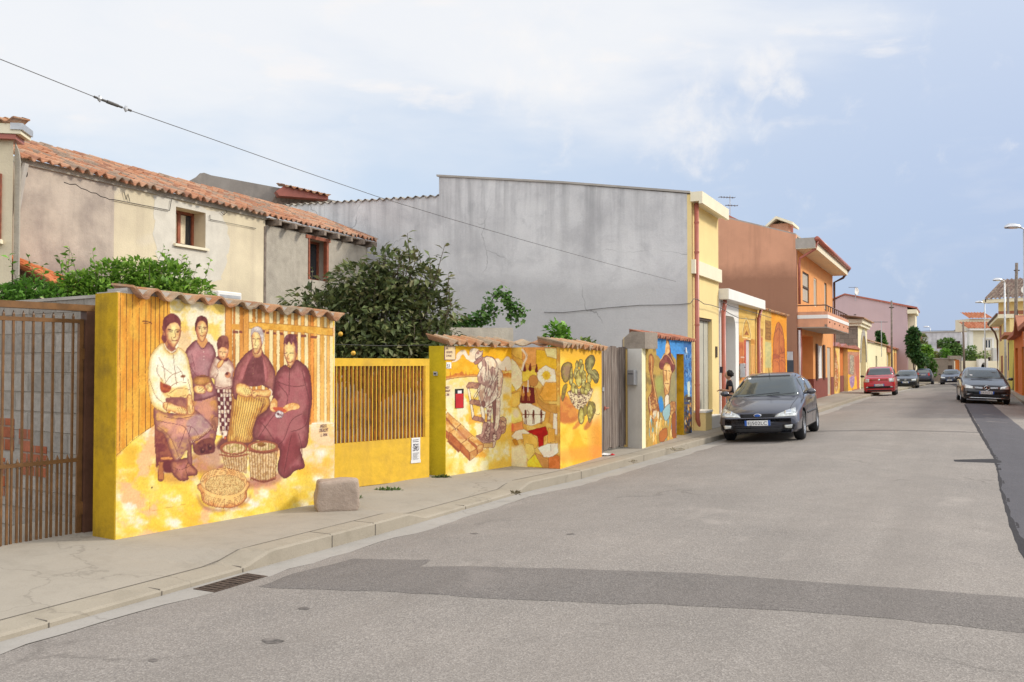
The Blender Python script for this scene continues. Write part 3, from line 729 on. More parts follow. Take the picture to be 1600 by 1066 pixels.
class Canvas:
    """painted sheet in the plane of a facade; artwork drawn in survey-pixel coordinates"""
    def __init__(s, F, u0, u1, zfun_lo, zfun_hi, res, out=.0):
        s.F = F; nu = max(2, int((u1-u0)/res));
        zl = np.array([zfun_lo(u) for u in np.linspace(u0,u1,nu)]); zh = np.array([zfun_hi(u) for u in np.linspace(u0,u1,nu)])
        nz = max(2, int((zh-zl).max()/res)); s.nu, s.nz = nu, nz
        s.U = np.repeat(np.linspace(u0,u1,nu)[:,None], nz, 1); k = np.linspace(0,1,nz)[None,:]
        s.Z = zl[:,None]*(1-k)+zh[:,None]*k; s.out = out
        s.X, s.Y = F.pix(s.U, s.Z, out); s.C = np.ones((nu,nz,3))*.8
        s.ox = s.oy = 0; s.sc = 1
        s.wx = (fbm(s.X*.35, s.Y*.35, 5, 2)-.5)*1.2; s.wy = (fbm(s.X*.35, s.Y*.35, 9, 2)-.5)*1.2
    def view(s, ox, oy, sc): s.ox, s.oy, s.sc = ox, oy, sc; return s
    def pt(s, p): return (s.ox+p[0]/s.sc, s.oy+p[1]/s.sc)
    def _box(s, x0, y0, x1, y1, m):
        k = (s.X>x0-m)&(s.X<x1+m)&(s.Y>y0-m)&(s.Y<y1+m); return k
    def blend(s, k, a, c):
        c = np.array(c, dtype=float)
        if c.max() > 1.5: c = c/255.0
        cc = s.C[k]; a = a[:,None]; s.C[k] = cc*(1-a)+c*a
    def sdf(s, P_, k):
        x = s.X[k]+s.wx[k]; y = s.Y[k]+s.wy[k]; n = len(P_); d = np.full(x.shape, 1e9); ins = np.zeros(x.shape, bool)
        for i in range(n):
            ax, ay = P_[i]; bx_, by_ = P_[(i+1)%n]; ex, ey = bx_-ax, by_-ay; L = ex*ex+ey*ey+1e-12
            t = np.clip(((x-ax)*ex+(y-ay)*ey)/L, 0, 1); d = np.minimum(d, (x-ax-t*ex)**2+(y-ay-t*ey)**2)
            c = ((ay<=y)&(by_>y))|((by_<=y)&(ay>y))
            with np.errstate(divide='ignore', invalid='ignore'): xi = ax+(y-ay)/(by_-ay if by_ != ay else 1e-9)*ex
            ins ^= c&(x<xi)
        d = np.sqrt(d); return np.where(ins, d, -d)
    def smooth(s, pts, n=4):
        """Catmull-Rom closed"""
        out = []; m = len(pts)
        for i in range(m):
            p0,p1,p2,p3 = (np.array(pts[(i+j)%m], float) for j in (-1,0,1,2))
            for k in range(n):
                t = k/n; out.append(tuple(.5*((2*p1)+(-p0+p2)*t+(2*p0-5*p1+4*p2-p3)*t*t+(-p0+3*p1-3*p2+p3)*t**3)))
        return out
    def poly(s, pts, c, a=1.0, f=.5, c2=None, ns=6, st=1.0, edge=None, ew=.5, round=True, rim=None, rw=5, seed=3, grad=None, thr=.5, soft=.15):
        """c2: second tone mixed in by brushy noise; rim: darker colour near the outline (modelling); grad: (dx,dy,colour) tone towards a side"""
        pts = [s.pt(p) for p in pts]
        if round and len(pts) > 3: pts = s.smooth(pts)
        xs = [p[0] for p in pts]; ys = [p[1] for p in pts]; k = s._box(min(xs),min(ys),max(xs),max(ys),3)
        if not k.any(): return
        d = s.sdf(pts, k); al = sm(d, -f, f)*a; s.blend(k, al, c)
        x, y = s.X[k], s.Y[k]
        if c2 is not None:
            n = fbm(x/ns, y/(ns*st), seed, 4); s.blend(k, al*sm(n, thr-soft, thr+soft), c2)
        if grad:
            gx, gy, gc = grad; cx, cy = (min(xs)+max(xs))/2, (min(ys)+max(ys))/2; w_, h_ = (max(xs)-min(xs))/2+.01, (max(ys)-min(ys))/2+.01
            v = (x-cx)/w_*gx+(y-cy)/h_*gy+(fbm(x/7,y/7,seed+4,3)-.5)*.7; s.blend(k, al*sm(v, -.1, .9)*.85, gc)
        if rim is not None:
            s.blend(k, al*(1-sm(d, 0, rw))*.7, rim); cm = np.array(c, float); cm = cm/255 if cm.max() > 1.5 else cm
            hi = sm(d+(fbm(x/6, y/9, seed+9, 3)-.5)*rw*2.4, rw*.9, rw*2.6); s.blend(k, al*hi*.6, np.minimum(.99, cm*1.22+.12))
        if edge is not None: s.blend(k, (1-sm(np.abs(d), ew*.4, ew*1.2))*a*.6, edge)
    def ell(s, x, y, rx, ry, c, a=1.0, rot=0, n=14, **kw):
        P_ = [(x+rx*math.cos(t)*math.cos(rot)-ry*math.sin(t)*math.sin(rot), y+rx*math.cos(t)*math.sin(rot)+ry*math.sin(t)*math.cos(rot)) for t in np.linspace(0,2*math.pi,n+1)[:-1]]
        s.poly(P_, c, a, **kw)
    def line(s, pts, c, w=.7, a=1.0, curve=True, jit=1.0):
        a *= .85
        pts = [s.pt(p) for p in pts]
        if curve and len(pts) > 2:
            q = []; m = len(pts)
            for i in range(m-1):
                p0,p1,p2,p3 = (np.array(pts[max(0,min(m-1,i+j))], float) for j in (-1,0,1,2))
                for k in range(5):
                    t = k/5; q.append(tuple(.5*((2*p1)+(-p0+p2)*t+(2*p0-5*p1+4*p2-p3)*t*t+(-p0+3*p1-3*p2+p3)*t**3)))
            pts = q+[pts[-1]]
        xs = [p[0] for p in pts]; ys = [p[1] for p in pts]; k = s._box(min(xs),min(ys),max(xs),max(ys),w+2)
        if not k.any(): return
        x = s.X[k]+s.wx[k]*.5*jit; y = s.Y[k]+s.wy[k]*.5*jit; d = np.full(x.shape, 1e9)
        for (ax,ay),(bx_,by_) in zip(pts, pts[1:]):
            ex, ey = bx_-ax, by_-ay; L = ex*ex+ey*ey+1e-12; t = np.clip(((x-ax)*ex+(y-ay)*ey)/L, 0, 1)
            d = np.minimum(d, (x-ax-t*ex)**2+(y-ay-t*ey)**2)
        d = np.sqrt(d); s.blend(k, (1-sm(d, w*.35, w*.9))*a, c)
    def wash(s, cols, ns=18, st=1.0, seed=1, region=None):
        """watercolour ground: stack of (colour, threshold, softness)"""
        k = np.ones(s.X.shape, bool) if region is None else region
        x, y = s.X[k], s.Y[k]
        for i, (c, th, so_) in enumerate(cols):
            n = fbm(x/ns+11*i, y/(ns*st)+5*i, seed+i*13, 5)
            s.blend(k, sm(n, th-so_, th+so_), c)
    def build(s, name, parent, y=-.004, mat='mural', grain=.05, holes=()):
        g = (fbm(s.X*1.3, s.Y*1.3, 77, 2)-.5)*2*grain; g2 = (fbm(s.X/16, s.Y/16, 31, 3)-.5)*.1
        C = np.clip(s.C*(1+g+g2)[:,:,None], 0, 1)
        lin = np.where(C<=.04045, C/12.92, ((C+.055)/1.055)**2.4)*ALB
        nu, nz = s.nu, s.nz
        v = np.stack([s.U, np.full_like(s.U, y), s.Z], -1).reshape(-1, 3)
        i = (np.arange(nu-1)[:,None]*nz+np.arange(nz-1)[None,:])
        keep = np.ones(i.shape, bool)
        cu = (s.U[:-1,:-1]+s.U[1:,1:])/2; cz = (s.Z[:-1,:-1]+s.Z[1:,1:])/2
        for (a,b,c,d) in holes: keep &= ~((cu>a)&(cu<b)&(cz>c)&(cz<d))
        i = i[keep].ravel()
        q = np.stack([i, i+nz, i+nz+1, i+1], -1).astype(np.int32)
        me = bpy.data.meshes.new(name); me.vertices.add(len(v)); me.vertices.foreach_set('co', v.astype(np.float32).ravel())
        me.loops.add(q.size); me.loops.foreach_set('vertex_index', q.ravel())
        me.polygons.add(len(q)); me.polygons.foreach_set('loop_start', np.arange(0, q.size, 4, dtype=np.int32)); me.polygons.foreach_set('loop_total', np.full(len(q), 4, dtype=np.int32))
        me.update(calc_edges=True); me.materials.append(M[mat])
        at = me.color_attributes.new('Col', 'FLOAT_COLOR', 'POINT')
        at.data.foreach_set('color', np.concatenate([lin.reshape(-1,3), np.ones((nu*nz,1))], 1).astype(np.float32).ravel())
        o = bpy.data.objects.new(name, me); col.objects.link(o); o.parent = parent; return o
def text_part(name, body, size, F, parent, px, py, mat, out=.008, slant=0, spacing=1, flat=True, height=None, width=None, tilt=0):
    cu = bpy.data.curves.new(name, 'FONT'); cu.body = body; cu.size = size; cu.extrude = .0008; cu.shear = slant; cu.space_character = spacing
    tmp = bpy.data.objects.new('tmp', cu); col.objects.link(tmp)
    dg = bpy.context.evaluated_depsgraph_get(); me = bpy.data.meshes.new_from_object(tmp.evaluated_get(dg)); bpy.data.objects.remove(tmp)
    me.name = name; me.materials.clear(); me.materials.append(mat)
    o = bpy.data.objects.new(name, me); col.objects.link(o)
    if F is not None:
        u, z = F.loc(px, py, out); o.parent = parent; o.location = (u, -out, z); o.rotation_euler = (R(90), 0, 0)
        if tilt: o.rotation_euler = (R(90), tilt, 0)
    if width:
        xs = [v.co.x for v in me.vertices]; w_ = max(xs)-min(xs)
        for v in me.vertices: v.co.x *= width/w_
    return o
F1 = Face(G(180,847,.115).xy, G(521,785,.12).xy)
W1T = lambda u: 2.335+(2.22-2.335)*u/F1.L
def mural_women(cv):
    Y = cv.Y; X = cv.X
    cv.C[:] = np.array((252,224,130))/255
    cv.C[:] = np.array((252,218,96))/255
    cv.wash([((253,208,66),.5,.3), ((255,236,170),.58,.16), ((255,243,220),.63,.12), ((249,196,70),.64,.14)], 34, .8, 2)
    cv.wash([((255,198,140),.64,.06)], 40, 1, 44)
    cv.view(160,430,2.479)
    cv.poly([(30,20),(262,60),(262,150),(262,600),(225,560),(190,590),(120,632),(45,706),(20,730)], (240,180,72), round=False, c2=(232,158,60), ns=9, st=3)
    cv.poly([(30,20),(70,30),(72,690),(20,735)], (242,168,80), .5, round=False, c2=(246,194,84), ns=12)
    for x, yb in ((68,684),(93,662),(117,640),(141,620),(167,606),(187,592),(204,580),(221,570),(238,560),(252,560)):
        cv.line([(x,40),(x-1,yb)], (70,35,30), .75, .95, curve=False); cv.line([(x+4,40),(x+3,yb)], (250,195,85), .6, .6, curve=False)
    cv.line([(45,706),(120,638),(200,578)], (110,60,30), .6, .8, curve=False)
    cv.line([(155,178),(180,182),(190,188)], (90,45,35), 1.3); cv.line([(160,187),(182,186)], (90,45,35), .8)
    cv.poly([(262,60),(474,60),(474,620),(262,620)], (253,240,205), round=False, c2=(248,214,110), ns=16, thr=.56)
    cv.poly([(300,200),(330,210),(345,260),(335,300),(300,290),(290,240)], (238,180,110), .5, f=3)
    cv.poly([(474,60),(892,60),(892,575),(474,640)], (250,228,170), round=False)
    for i, (a, b, c, t, bt) in enumerate([(475,502,(212,142,62),60,640),(505,514,(200,128,60),60,640),(530,545,(205,135,58),60,640),(545,566,(214,148,66),60,640),(580,592,(206,140,66),60,640),(600,616,(205,138,60),60,600),(628,645,(214,150,70),60,600),(660,674,(208,144,66),60,600),(686,702,(202,134,58),60,600),(716,730,(214,150,66),60,600),(742,756,(206,140,60),60,600),(768,782,(222,156,66),60,590),(796,806,(214,146,64),60,580),(806,818,(226,140,56),60,578),(818,830,(232,174,84),60,578),(842,858,(226,168,78),60,574),(868,880,(226,170,84),60,572)]):
        cv.poly([(a,60),(b,60),(b,bt),(a,bt)], c, round=False, c2=tuple(min(255,x+22) for x in c), ns=7, st=4, seed=i)
        cv.line([(a,60),(a,bt)], (128,80,50), .45, .8, curve=False); cv.line([(b,60),(b,bt)], (128,80,50), .4, .6, curve=False)
    cv.poly([(500,190),(530,190),(530,212),(500,210)], (222,160,72), round=False)
    cv.poly([(566,182),(700,190),(892,206),(892,236),(700,216),(566,207)], (222,160,62), round=False, c2=(240,186,84), ns=9, edge=(150,95,50), ew=.6)
    for a, b, y in ((503,525,215),(528,541,214),(604,628,212),(633,644,218),(660,672,220),(686,699,222),(742,755,228),(767,789,230),(804,830,235)):
        cv.poly([(a,y),(b,y+1),(b,y+11),(a,y+10)], (110,50,50), .8, round=False)
    cv.poly([(815,560),(893,560),(893,590),(815,590)], (253,238,200), .0, round=False)
    cv.poly([(812,575),(893,572),(893,660),(812,640)], (254,214,150), .9, f=2.5, c2=(255,234,200), ns=10)
    cv.line([(812,575),(892,573)], (255,246,226), 1.6, .9, curve=False)
    cv.poly([(700,640),(893,600),(893,760),(800,760)], (250,190,120), .35, f=8)
    cv.ell(845,690,20,16, (255,248,235), .8, f=5)
    cv.line([(182,735),(182,915)], (190,130,60), .45, .7, curve=False); cv.line([(182,915),(345,882)], (190,130,60), .45, .6, curve=False); cv.line([(182,735),(240,728)], (190,130,60), .45, .6, curve=False)
    cv.ell(191,824,3,3,(60,30,30))
    V = cv.view(200,460,3.553)
    MR = (136,74,78); MD = (100,50,62); SK = (236,178,112); SKL_ = (250,214,150); SKD = (160,88,70); PL = (150,96,96); OC = (214,152,84)
    cv.poly([(340,900),(500,830),(505,960),(400,1000)], (168,100,100), .55, f=6)
    cv.poly([(150,940),(250,960),(385,1010),(300,1045),(180,1030)], (214,150,90), .6, f=5)
    cv.poly([(660,1030),(840,990),(835,1045),(700,1075),(640,1070)], (178,110,100), .7, f=5)
    cv.poly([(395,1060),(520,940),(520,990),(420,1080)], (150,80,80), .7, f=4)
    cv.poly([(540,780),(700,780),(690,840),(500,860)], MD, .9, f=3)
    cv.poly([(345,560),(480,540),(503,600),(500,700),(490,770),(475,830),(440,880),(385,885),(360,860),(345,700)], PL, c2=OC, ns=13, rim=(110,60,72), rw=6, edge=(100,50,62))
    cv.poly([(360,860),(400,812),(470,800),(480,870),(430,888),(385,890)], (84,34,50), c2=(130,72,64), ns=5, f=1.2)
    cv.ell(412,868,13,16,(58,24,40)); cv.ell(452,850,12,15,(58,24,40)); cv.ell(414,862,5,5,(150,95,80)); cv.ell(455,842,5,5,(150,95,80))
    cv.poly([(465,690),(495,680),(500,720),(485,760),(468,740)], (176,120,92), edge=MD)
    for k in range(4): cv.line([(470+k*7,700),(474+k*6,752)], (90,44,55), .5)
    cv.poly([(378,255),(345,280),(318,325),(328,400),(348,450),(365,540),(362,590),(420,585),(485,560),(492,540),(462,470),(452,420),(486,345),(470,290),(440,262),(415,275)], (144,92,100), c2=(176,128,128), ns=10, rim=(92,42,62), rw=5, edge=(80,34,54))
    cv.ell(420,395,42,50,(176,134,138),.55,f=7); cv.ell(410,480,52,32,(178,122,66),c2=(200,148,84),ns=8,rim=(120,66,60))
    cv.line([(345,400),(380,450),(440,455),(480,440)], (84,36,56), .8); cv.line([(352,330),(372,420)], (84,36,56), .7, .7)
    cv.poly([(385,240),(432,240),(440,270),(415,298),(390,275)], (222,158,98)); cv.line([(380,262),(410,305),(440,270)], (84,36,56), .8)
    for y in (320,345,362): cv.ell(419,y,3,3,(240,210,190))
    cv.poly([(375,185),(384,158),(408,142),(432,152),(441,190),(433,230),(415,264),(397,256),(381,228)], SK, c2=SKL_, ns=6, rim=SKD, rw=3, grad=(-.9,.1,(190,112,82)), edge=(120,60,60), ew=.5)
    cv.poly([(371,205),(372,160),(386,128),(410,119),(434,132),(442,165),(441,190),(432,165),(410,146),(388,156),(379,180)], (100,44,54), c2=(70,26,40), ns=4)
    cv.line([(388,180),(405,181)], (66,28,36), .9); cv.line([(415,182),(433,184)], (66,28,36), .9); cv.ell(397,190,6,3,(60,30,34)); cv.ell(425,192,6,3,(60,30,34)); cv.line([(410,188),(408,212),(414,214)], (160,90,66), .7); cv.line([(400,228),(412,232),(424,227)], (130,52,52), .9)
    cv.poly([(370,510),(410,505),(430,530),(420,552),(385,550),(365,535)], SK, c2=SKL_, ns=4, edge=SKD, rim=SKD, rw=2); cv.poly([(430,500),(455,490),(470,520),(462,542),(440,540),(428,520)], SK, c2=SKL_, ns=4, edge=SKD, rim=SKD, rw=2)
    for k in range(4): cv.line([(390+k*9,515),(400+k*8,545)], (140,80,64), .45); cv.line([(438+k*7,500),(436+k*7,532)], (140,80,64), .45)
    cv.poly([(488,520),(576,515),(574,600),(566,700),(556,790),(538,810),(512,770),(500,650)], (84,34,50), round=False)
    rn = random.Random(4)
    for j in range(12):
        for i in range(5):
            if (i+j)%2 == 0 or rn.random() < .2:
                x = 494+i*16+j*1.2; y = 526+j*23;
                if x > 500+j*1.2-8 and x < 572-j*1.4: cv.poly([(x,y),(x+13,y+3),(x+12,y+21),(x+1,y+18)], (240,222,196), round=False, c2=(214,180,150), ns=3)
    cv.line([(532,560),(536,700),(538,760)], (250,240,225), .9); cv.ell(538,775,9,14,(246,226,206)); cv.ell(538,798,6,8,(210,110,80))
    cv.poly([(482,348),(462,395),(450,430),(452,458),(478,470),(482,520),(520,528),(576,516),(580,445),(588,420),(574,375),(552,358),(530,370),(505,350)], (206,168,146), c2=(240,214,186), ns=8, rim=(150,96,92), rw=5, edge=(110,60,66), thr=.46)
    cv.line([(480,395),(500,430),(485,465)], (120,66,66), .7); cv.line([(545,430),(560,460),(575,465)], (120,66,66), .7); cv.line([(484,512),(530,520),(576,508)], (120,66,66), .8)
    cv.poly([(490,350),(505,338),(540,352),(556,352),(548,372),(520,372),(500,362)], (110,54,62))
    cv.poly([(497,300),(525,280),(555,300),(553,338),(535,363),(512,357),(499,332)], (232,158,104), c2=(250,200,150), ns=5, rim=SKD, rw=3)
    cv.poly([(493,300),(495,255),(515,231),(545,231),(559,262),(556,308),(545,300),(520,292),(503,305)], (104,50,52), c2=(150,92,80), ns=4, st=2)
    cv.line([(505,318),(518,320)], (60,26,32), .8); cv.line([(530,322),(545,322)], (60,26,32), .8); cv.line([(524,322),(522,338)], (150,80,60), .6); cv.line([(516,347),(530,348)], (110,40,40), .8)
    cv.poly([(492,400),(502,376),(520,362),(530,370),(522,392),(502,410)], SK, edge=SKD, rim=SKD, rw=1.5); cv.ell(553,448,15,17,(214,144,104),edge=SKD); cv.ell(548,440,9,8,(90,40,46))
    cv.poly([(580,560),(615,545),(690,560),(760,560),(788,595),(770,640),(722,680),(697,740),(690,812),(640,826),(552,818),(562,720),(572,640)], (212,154,74), c2=(228,178,96), ns=9, edge=(96,46,50), rim=(150,92,60), rw=5)
    for k in range(13):
        x0 = 588+k*14; cv.line([(x0,575),(x0-6-k*.8,640),(x0-16-k*2.2,720),(x0-20-k*4.4+math.sin(k)*6,815)], (120,66,52), .75, .9)
    for k in range(5): cv.line([(700+k*12,575),(740+k*6,600),(735+k*2,640),(716-k*3,690)], (120,66,52), .6, .8)
    cv.poly([(692,306),(655,328),(625,362),(598,405),(584,470),(578,548),(600,585),(612,525),(640,495),(700,490),(775,520),(800,560),(814,500),(816,440),(800,395),(776,355),(750,328),(738,308),(715,330)], (146,82,82), c2=(172,110,98), ns=9, st=1.6, rim=(84,36,54), rw=5, edge=(70,28,44))
    cv.poly([(690,345),(740,340),(752,420),(750,500),(640,505),(650,430)], (106,54,64), c2=(130,74,80), ns=7)
    cv.line([(690,330),(660,400),(640,480)], (150,78,80), 1.1, .7); cv.line([(745,335),(772,420),(768,500)], (150,78,80), 1.2, .7); cv.line([(706,345),(700,400),(690,460)], (140,84,84), .6)
    for y in (370,400,430): cv.ell(693,y+10,2.5,2.5,(190,140,110))
    cv.poly([(690,300),(740,300),(735,345),(700,350)], (206,150,100), rim=SKD, rw=2)
    cv.poly([(684,240),(690,205),(715,200),(740,215),(745,265),(735,300),(718,331),(700,327),(688,292)], SK, c2=SKL_, ns=5, rim=SKD, rw=3, grad=(.8,.2,(176,108,80)), edge=(110,60,58), ew=.5)
    cv.poly([(680,235),(684,198),(706,180),(735,185),(749,215),(749,262),(742,278),(736,240),(722,215),(700,208),(688,222)], (226,214,204), c2=(190,176,176), ns=5, edge=(140,110,110), ew=.6)
    cv.line([(690,246),(704,247)], (84,44,44), .8); cv.line([(714,247),(732,248)], (84,44,44), .8); cv.line([(708,250),(703,280),(711,282)], (140,84,64), .7); cv.line([(694,302),(714,303)], (128,60,54), .9); cv.line([(722,285),(716,300)], (160,100,76), .6)
    cv.poly([(598,505),(620,493),(660,505),(688,530),(684,560),(650,570),(612,555),(597,540)], (228,172,100), c2=(246,204,130), ns=4, edge=SKD, rim=SKD, rw=2); cv.poly([(684,545),(705,530),(760,530),(792,525),(798,556),(770,570),(720,565),(695,575)], (222,162,96), c2=(240,196,124), ns=4, edge=SKD, rim=SKD, rw=2)
    cv.line([(785,525),(797,540),(793,562)], (250,236,214), 1.2)
    for k in range(4): cv.line([(640+k*11,522),(655+k*9,560)], (130,74,56), .5); cv.line([(690+k*4,545+k*5),(715+k*2,548+k*5)], (130,74,56), .45)
    DK = (138,80,80)
    cv.poly([(932,365),(968,384),(1000,420),(1015,490),(1020,590),(1010,660),(1004,720),(1000,800),(985,850),(955,858),(968,910),(976,962),(925,980),(880,1020),(850,1012),(828,965),(842,870),(800,822),(702,802),(695,745),(720,682),(770,640),(800,582),(812,505),(828,432),(870,392),(900,410)], DK, c2=(122,56,70), ns=11, st=1.3, rim=(80,34,50), rw=5, edge=(70,28,44), thr=.5)
    cv.poly([(860,850),(900,780),(930,770),(950,850),(945,900),(900,950),(865,1000),(850,960)], (124,50,62), .7, f=4)
    for pl in ([(830,640),(780,700),(720,790)],[(960,660),(900,700),(860,800),(830,830)],[(1000,600),(990,700),(960,740),(900,760)],[(940,770),(960,860),(955,930)],[(900,780),(880,880),(860,990)],[(820,480),(870,500),(930,510),(980,500)],[(830,500),(880,560),(870,620)],[(960,420),(980,500),(1000,590)],[(720,700),(760,740),(800,800)]):
        cv.line(pl, (156,92,92), .6, .7); cv.line([(p[0]+5,p[1]+3) for p in pl], (54,18,36), .8, .7)
    for y in (420,460,500,545): cv.ell(893,y,2.5,2.5,(150,100,84))
    cv.line([(895,400),(893,560)], (50,18,32), .7); cv.line([(880,400),(900,430),(920,408)], (150,90,88), .7)
    cv.poly([(866,285),(880,262),(912,262),(934,290),(938,325),(928,362),(908,397),(886,390),(871,352),(864,318)], SK, c2=SKL_, ns=5, rim=SKD, rw=3, grad=(.8,.2,(190,120,84)), edge=(120,66,60), ew=.5)
    cv.poly([(862,278),(868,240),(888,222),(918,222),(936,248),(940,312),(930,322),(926,290),(916,262),(905,282),(893,262),(882,282),(872,272)], (92,40,56), c2=(140,88,98), ns=3.5, st=2.5)
    cv.line([(866,328),(882,326)], (66,30,38), .8); cv.line([(896,328),(918,326)], (66,30,38), .8); cv.line([(888,332),(882,356),(892,358)], (140,84,64), .7); cv.line([(880,374),(900,378),(912,370)], (124,48,48), .9)
    cv.poly([(792,600),(808,578),(826,590),(828,625),(815,652),(795,648),(786,628)], (226,164,96), c2=(246,204,136), ns=4, edge=SKD); cv.poly([(850,640),(880,612),(915,602),(946,612),(948,634),(900,645),(862,660)], (226,164,96), c2=(246,204,136), ns=4, edge=SKD)
    cv.poly([(800,630),(850,628),(880,650),(830,655)], (206,96,66)); cv.ell(838,668,24,22,(240,232,226),c2=(150,120,128),ns=3,edge=MD); cv.ell(832,664,6,6,(80,40,54))
    cv.poly([(148,690),(200,660),(260,930),(240,945),(195,935),(195,1028),(165,1028),(168,945),(155,945)], (118,52,60), c2=(160,92,74), ns=8, edge=(70,26,36))
    cv.poly([(185,905),(240,905),(240,918),(185,918)], (226,150,90), edge=(110,50,40)); cv.poly([(168,930),(196,930),(196,1028),(168,1028)], (190,120,74), round=False, edge=(90,40,40))
    cv.poly([(198,930),(250,930),(255,985),(200,985)], (96,36,50), f=1.5)
    cv.poly([(240,930),(290,915),(345,910),(352,945),(382,975),(378,1005),(335,1008),(332,1028),(288,1035),(250,1003),(236,965)], (152,90,82), c2=(186,120,90), ns=7, rim=(92,40,50), rw=5, edge=(70,28,40))
    cv.line([(345,915),(320,960),(330,1010)], (70,28,40), .8); cv.line([(250,960),(290,975),(320,960)], (80,34,44), .6); cv.line([(320,965),(345,950)], (80,34,44), .6)
    cv.poly([(145,625),(200,655),(300,662),(365,640),(425,688),(465,735),(440,772),(400,802),(362,822),(350,850),(355,940),(330,930),(325,860),(280,925),(245,905),(200,780),(150,745)], (176,120,104), c2=(226,168,100), ns=14, st=.8, rim=(112,58,70), rw=6, edge=(92,44,56))
    cv.poly([(330,700),(400,670),(455,735),(420,770),(350,790),(330,760)], (168,130,150), .7, f=3, c2=(206,170,150), ns=8)
    cv.poly([(250,800),(330,800),(325,860),(290,905),(260,890)], (150,98,110), .7, f=3, c2=(220,170,110), ns=8)
    for pl in ([(155,700),(230,715),(310,735),(345,800)],[(160,730),(230,790),(280,900)],[(200,680),(280,690),(350,680)],[(345,740),(335,800),(350,850)],[(320,740),(300,800),(280,850)],[(300,730),(360,740),(400,800)]): cv.line(pl, (104,54,64), .8, .8)
    for k in range(14): x = 465-k*8.5; y = 748+k*6; cv.line([(x,y),(x-5,y-12)], (240,206,160), .5)
    for k in range(8): x = 330-k*8; y = 880+k*6; cv.line([(x,y),(x-3,y-12)], (240,206,160), .5)
    cv.poly([(192,272),(155,298),(126,340),(113,400),(112,480),(118,560),(140,622),(192,652),(218,655),(238,605),(222,580),(300,590),(330,575),(362,592),(360,520),(348,440),(328,345),(305,312),(275,293),(262,318),(235,328),(205,302)], (250,232,168), c2=(252,244,204), ns=12, rim=(226,178,92), rw=6, edge=(150,88,52), thr=.45)
    cv.poly([(180,470),(210,500),(260,520),(320,510),(330,570),(225,572),(190,545)], (236,186,96), .7, f=3, c2=(250,222,140), ns=7)
    cv.poly([(178,488),(195,495),(238,512),(226,540),(196,548),(180,530)], (150,62,52), c2=(190,96,60), ns=4, f=1)
    cv.ell(304,455,12,8,(140,84,60),f=1.2)
    for pl in ([(248,330),(256,400),(268,500)],[(170,350),(195,400),(205,480)],[(190,480),(160,430),(165,390)],[(200,500),(240,450),(290,430)],[(225,520),(270,490),(320,490)],[(230,550),(280,520),(340,530)],[(118,470),(150,560),(190,600)],[(330,470),(345,530),(355,580)],[(185,400),(240,440)],[(215,560),(260,575),(320,560)],[(270,400),(300,440),(305,480)]): cv.line(pl, (150,84,56), .75, .85)
    for y in (340,380,420,460): cv.ell(253+(y-340)*.08,y,3,3,(255,250,230),edge=(150,90,60),ew=.4)
    cv.poly([(205,585),(235,572),(330,575),(345,590),(340,640),(290,640),(230,625)], (146,88,84), c2=(176,116,96), ns=7)
    cv.poly([(198,600),(232,600),(270,618),(312,625),(328,650),(320,668),(290,668),(255,655),(205,640),(192,620)], (226,166,100), c2=(248,206,140), ns=5, edge=SKD, rim=SKD, rw=2); cv.poly([(328,560),(352,562),(358,600),(370,640),(360,665),(335,668),(322,640),(326,600)], (220,158,96), c2=(246,200,134), ns=5, edge=SKD, rim=SKD, rw=2)
    for k in range(4): cv.line([(272+k*12,628),(286+k*11,660)], (140,80,60), .5); cv.line([(330+k*9,620),(330+k*8,655)], (140,80,60), .5)
    cv.line([(222,590),(212,640),(218,655)], (150,90,60), .9)
    cv.poly([(200,235),(255,285),(265,312),(240,326),(212,305),(198,270)], (150,88,80), c2=(216,150,96), ns=6); cv.line([(200,278),(215,305),(240,322),(262,310)], (252,240,200), 1.4)
    cv.poly([(204,195),(218,165),(245,150),(280,158),(291,190),(288,225),(276,262),(258,292),(240,292),(218,265),(206,232)], SK, c2=SKL_, ns=6, rim=SKD, rw=3.5, grad=(-.9,.3,(180,104,82)), edge=(120,62,56), ew=.6)
    cv.poly([(190,190),(196,140),(218,115),(248,107),(276,122),(291,152),(290,190),(278,165),(256,155),(230,165),(212,188),(206,215),(212,262),(198,268),(186,245),(192,218)], (92,38,52), c2=(122,60,64), ns=5, st=1.5)
    cv.line([(196,205),(200,225)], (220,150,100), 1.6); cv.line([(222,195),(248,200)], (60,24,34), 1.3); cv.line([(264,196),(284,200)], (60,24,34), 1.2)
    cv.ell(237,208,9,3.5,(66,32,38)); cv.ell(274,208,8,3.5,(66,32,38)); cv.line([(258,200),(262,235),(252,240)], (150,86,64), .9); cv.line([(244,255),(258,259),(272,254)], (128,46,50), 1.1); cv.line([(240,240),(236,262)], (180,110,80), .7)
    cv.view(300,640,6.66)
    WV = (238,206,156); RP = (166,96,70)
    def weave(top, bot, n, rows):
        (ax,ay),(bx2,by2) = top; (cx,cy),(dx,dy) = bot
        cv.poly([top[0],top[1],bot[1],bot[0]], WV, round=False, c2=(200,158,104), ns=2.5, edge=(110,60,50))
        for k in range(n+1):
            t = k/n; cv.line([(ax+(bx2-ax)*t,ay+(by2-ay)*t),(cx+(dx-cx)*t,cy+(dy-cy)*t)], (124,74,52), .75, .85, curve=False)
        for k in range(rows):
            t = (k+.5)/rows; cv.line([(ax+(cx-ax)*t,ay+(cy-ay)*t),(bx2+(dx-bx2)*t,by2+(dy-by2)*t)], (150,112,66), .3, .6, curve=False)
    weave([(290,400),(575,420)], [(345,600),(560,660)], 9, 14)
    weave([(585,400),(885,410)], [(610,740),(865,730)], 10, 22)
    cv.ell(430,400,145,70,RP,edge=(90,44,44)); cv.ell(435,405,118,50,WV,c2=(190,164,100),ns=2.5)
